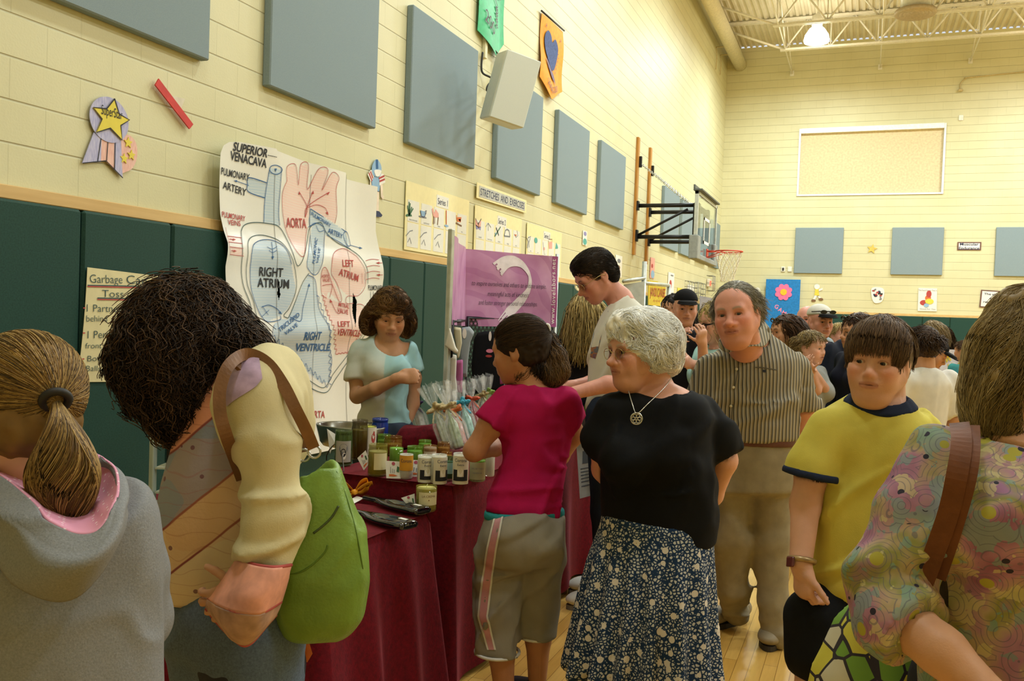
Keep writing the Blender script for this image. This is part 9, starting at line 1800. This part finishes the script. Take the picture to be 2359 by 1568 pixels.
p = bystander('brown haired woman in profile with sunglasses pushed up, behind the yellow shirted boy', 1972, 764, 6.2, .24, 72, 80, -4, 'tan', '1C1E2C', '2A2E38', ('4A3424', '5E4430', '38271B'), 'bob', .8, fem=True); hd = p.hd
g_ = MB(); [g_.tube([hd.w(q*.034+.024*math.cos(a), .07, .095+.014*math.sin(a)) for a in np.linspace(0, 6.28, 14, endpoint=False)], .005, 5, True) for q in (-1, 1)]; g_.tube([hd.w(-.09, -.01, .06), hd.w(-.07, .05, .1), hd.w(.07, .05, .1), hd.w(.09, -.01, .06)], .005, 5); p.mbpart('sunglasses', g_, mat('dark_lens', '1A1814', .1))
bystander('boy with short brown hair in a white t-shirt, seen from behind', 2124, 796, 5.3, .225, 165, 160, 0, 'tan', 'DAD8D2', '5A5448', ('3E2C1E', '4C3826', '2E2016'), 'short', .50, shoulders=1.08)
p = bystander('woman in a green jacket and printed white top leaning over the flower table', 2166, 776, 10.2, .235, 30, 35, -25, 'tan', '1E8A4A', '2A3040', ('2A1E16', '3A2A1E'), 'long', .9, fem=True); sh_ = [o for o in p.root.children if o.name.startswith('shirt')][0]; on_surface(p, sh_, [(2160, 795), (2160, 806), (2160, 818)], 'white_panel', mat('white_piping', 'D6D2CA', .6), 20, off=.006)
bystander('light brown haired person beside the green jacketed woman', 2144, 765, 9.4, .23, 140, None, 0, 'fair', 'C9A8A8', '3A3A44', ('8A744C', '75603C'), 'bob', .5, fem=True)
p = bystander('person in a black cap bending forward behind the white shirted boy', 2150, 812, 6.3, .215, -60, -60, -30, 'tan', '16171C', '20242C', ('241A14',), 'none', .8); cap_hat(p, p.hd, M_blkc)
bystander('small child with short hair in a blue green shirt at the flower table', 2221, 808, 8.6, .20, 160, 150, 0, 'tan', '3E8A8A', '3A4254', ('5A4430', '6A5238'), 'short', .45)
bystander('dark haired woman in a black jacket beside the blonde hair at the right', 2274, 768, 9.0, .235, 80, 85, -15, 'tan', '17171B', '20242C', ('241811', '33241A'), 'long', .95, fem=True)
# ================================================================ FLOWER TABLE
tz = 7.4; a_ = at_z(2172, 960, tz); c0 = np.array([a_[0]+.45, a_[1]+.6, 0]); H3 = .80
S = MB(); S.box((c0[0]-.55, c0[1]-.7, .02), (c0[0]+1.0, c0[1]+1.0, H3), .015); o = S.build('flower_table', fabric('magenta_cloth', 'B23A8A', .3), None); tag(o, 'magenta covered table of flower pots behind the boys', 'table')
def onT(x, z, dy=0): d = ray(x, 900); q = CAM+d*z; return np.array([q[0], q[1], H3])
S = MB(); c = onT(2188, 6.95); S.box((-.08, -.14, 0), (.08, .14, .12), .005); o = S.build('yellow_box', mat('yellow_card', 'D8BE30', .6), None, c); o.rotation_euler[2] = .3; tag(o, 'yellow cardboard box on the magenta flower table', 'box')
def pot(lab, x, z, r, h, col, plant, flower=None, n=26, seed=1):
 c = onT(x, z); t = empty('potted_plant', c, lab, 'potted plant', 'potted plants'); m = MB(); m.lathe([(r*.72, 0), (r*.95, h*.9), (r, h*.9), (r, h), (r*.9, h), (r*.85, h*.85), (0, h*.85)], 20); m.build('pot', mat('pot_'+col, col, .4), t)
 r_ = np.random.default_rng(seed); m = MB()
 for k in range(n):
  a = r_.random()*6.28; L = (.10+.14*r_.random()); sp_ = .03+.09*r_.random(); w_ = .006+.010*r_.random(); P = smooth_pts([(0.02*math.cos(a), .02*math.sin(a), h*.85), (sp_*.6*math.cos(a), sp_*.6*math.sin(a), h+L*.6), (sp_*1.5*math.cos(a), sp_*1.5*math.sin(a), h+L*(.9-.4*r_.random()))], 4); s_ = np.array([-math.sin(a), math.cos(a), 0]); V = []
  for i, q in enumerate(P): f_ = math.sin(math.pi*(i+.6)/(len(P)+.6)); V += [q+s_*w_*f_, q-s_*w_*f_]
  m.add(V, [(2*i, 2*i+1, 2*i+3, 2*i+2) for i in range(len(P)-1)], True)
 m.build('leaves', mat('leaf_'+plant, plant, .5, var=.3), t)
 if flower:
  for k in range(6):
   m = MB(); q = np.array([(r_.random()-.5)*.14, (r_.random()-.5)*.10, h+.12+.10*r_.random()])
   for j in range(6): a = j*math.pi/3; e1 = RH*math.cos(a)+UP*math.sin(a); e2 = np.cross(e1, FH); m.add([q, q+e1*.022+e2*.010-FH*.004, q+e1*.034-FH*.001, q+e1*.022-e2*.010-FH*.004], [(0, 1, 2, 3)])
   m.lathe([(.008, 0), (.009, .012), (.006, .012), (0, .004)], 8, frameM(q, RH, UP, -FH)); m.build('blossom', mat('petal_'+flower, flower, .6), t)
 return t
pot('potted white daffodils on the flower table', 2199, 7.0, .055, .12, '2E2420', '4E7A34', 'E4E0B8', 20, 3); pot('dark green plastic pot with leaves behind the yellow box', 2212, 7.1, .085, .13, '1E4A3C', '3E6A3A', None, 18, 5); pot('leafy plant in a green pot beside the blonde hair', 2236, 7.2, .08, .12, '2A5A40', '4F7E3C', None, 40, 7); pot('low grassy plant at the left of the flower table', 2160, 7.1, .06, .08, '22302A', '3E6E34', None, 26, 9)
pot('taller leafy plant at the back of the flower table', 2244, 7.9, .09, .16, '1E2A24', '5A8A44', None, 46, 11)
S = MB(); c = onT(2215, 7.75); S.lathe([(.07, 0), (.15, .09), (.155, .09), (.145, .085), (.06, .01), (0, .01)], 24); o = S.build('dark_bowl', mat('black_plastic', '15130F', .35), None, c+UP*.21); tag(o, 'wide black bowl on the green hump of the flower table', 'bowl')
S = Sdf(); c = onT(2208, 7.7); S.ell(c+UP*.08, (.26, .2, .14), None, .02); S.plane_cut(np.array([0, 0, H3]), -UP, c-.5, np.array([c[0]+.5, c[1]+.5, H3+.01])); V, Q = S.mesh(.015, (), [folds(.03, 6, 2)]); o = link('green_cloth', fast_mesh('green_cloth', V-c, Q), fabric('moss_cloth', '7A8A4A', .4), None, c); tag(o, 'moss green cloth heaped on the flower table', 'cloth')
q = [at_z(2160, 804, 9.0), at_z(2240, 806, 9.2), at_z(2238, 866, 9.2), at_z(2168, 864, 9.0)]; o, f = card('daffodil_poster', 'white poster with big yellow daffodils behind the flower table', 'poster', q, M_pw, .01)
for (u, v_, s_) in ((.24, .72, .15), (.34, .27, .15), (.66, .5, .12), (.88, .75, .08)):
 S = MB()
 for k in range(6): a = k*math.pi/3+.3; S.add([f(u+s_*1.1*math.cos(a+d)*r*.75, v_+s_*1.3*math.sin(a+d)*r, .001+.0008*k) for d, r in ((0, .25), (.4, .8), (0, 1.25), (-.4, .8))], [(0, 1, 2, 3)])
 S.build('daffodil', mat('daff_yellow', 'EAD84A', .7), o); S = MB(); n = 14; S.add([f(u+s_*.42*.75*math.cos(a), v_+s_*.5*math.sin(a), .008) for a in np.linspace(0, 6.283, n, endpoint=False)], [tuple(range(n))]); S.build('daffodil_cup', mat('daff_deep', 'D8B41E', .7), o)
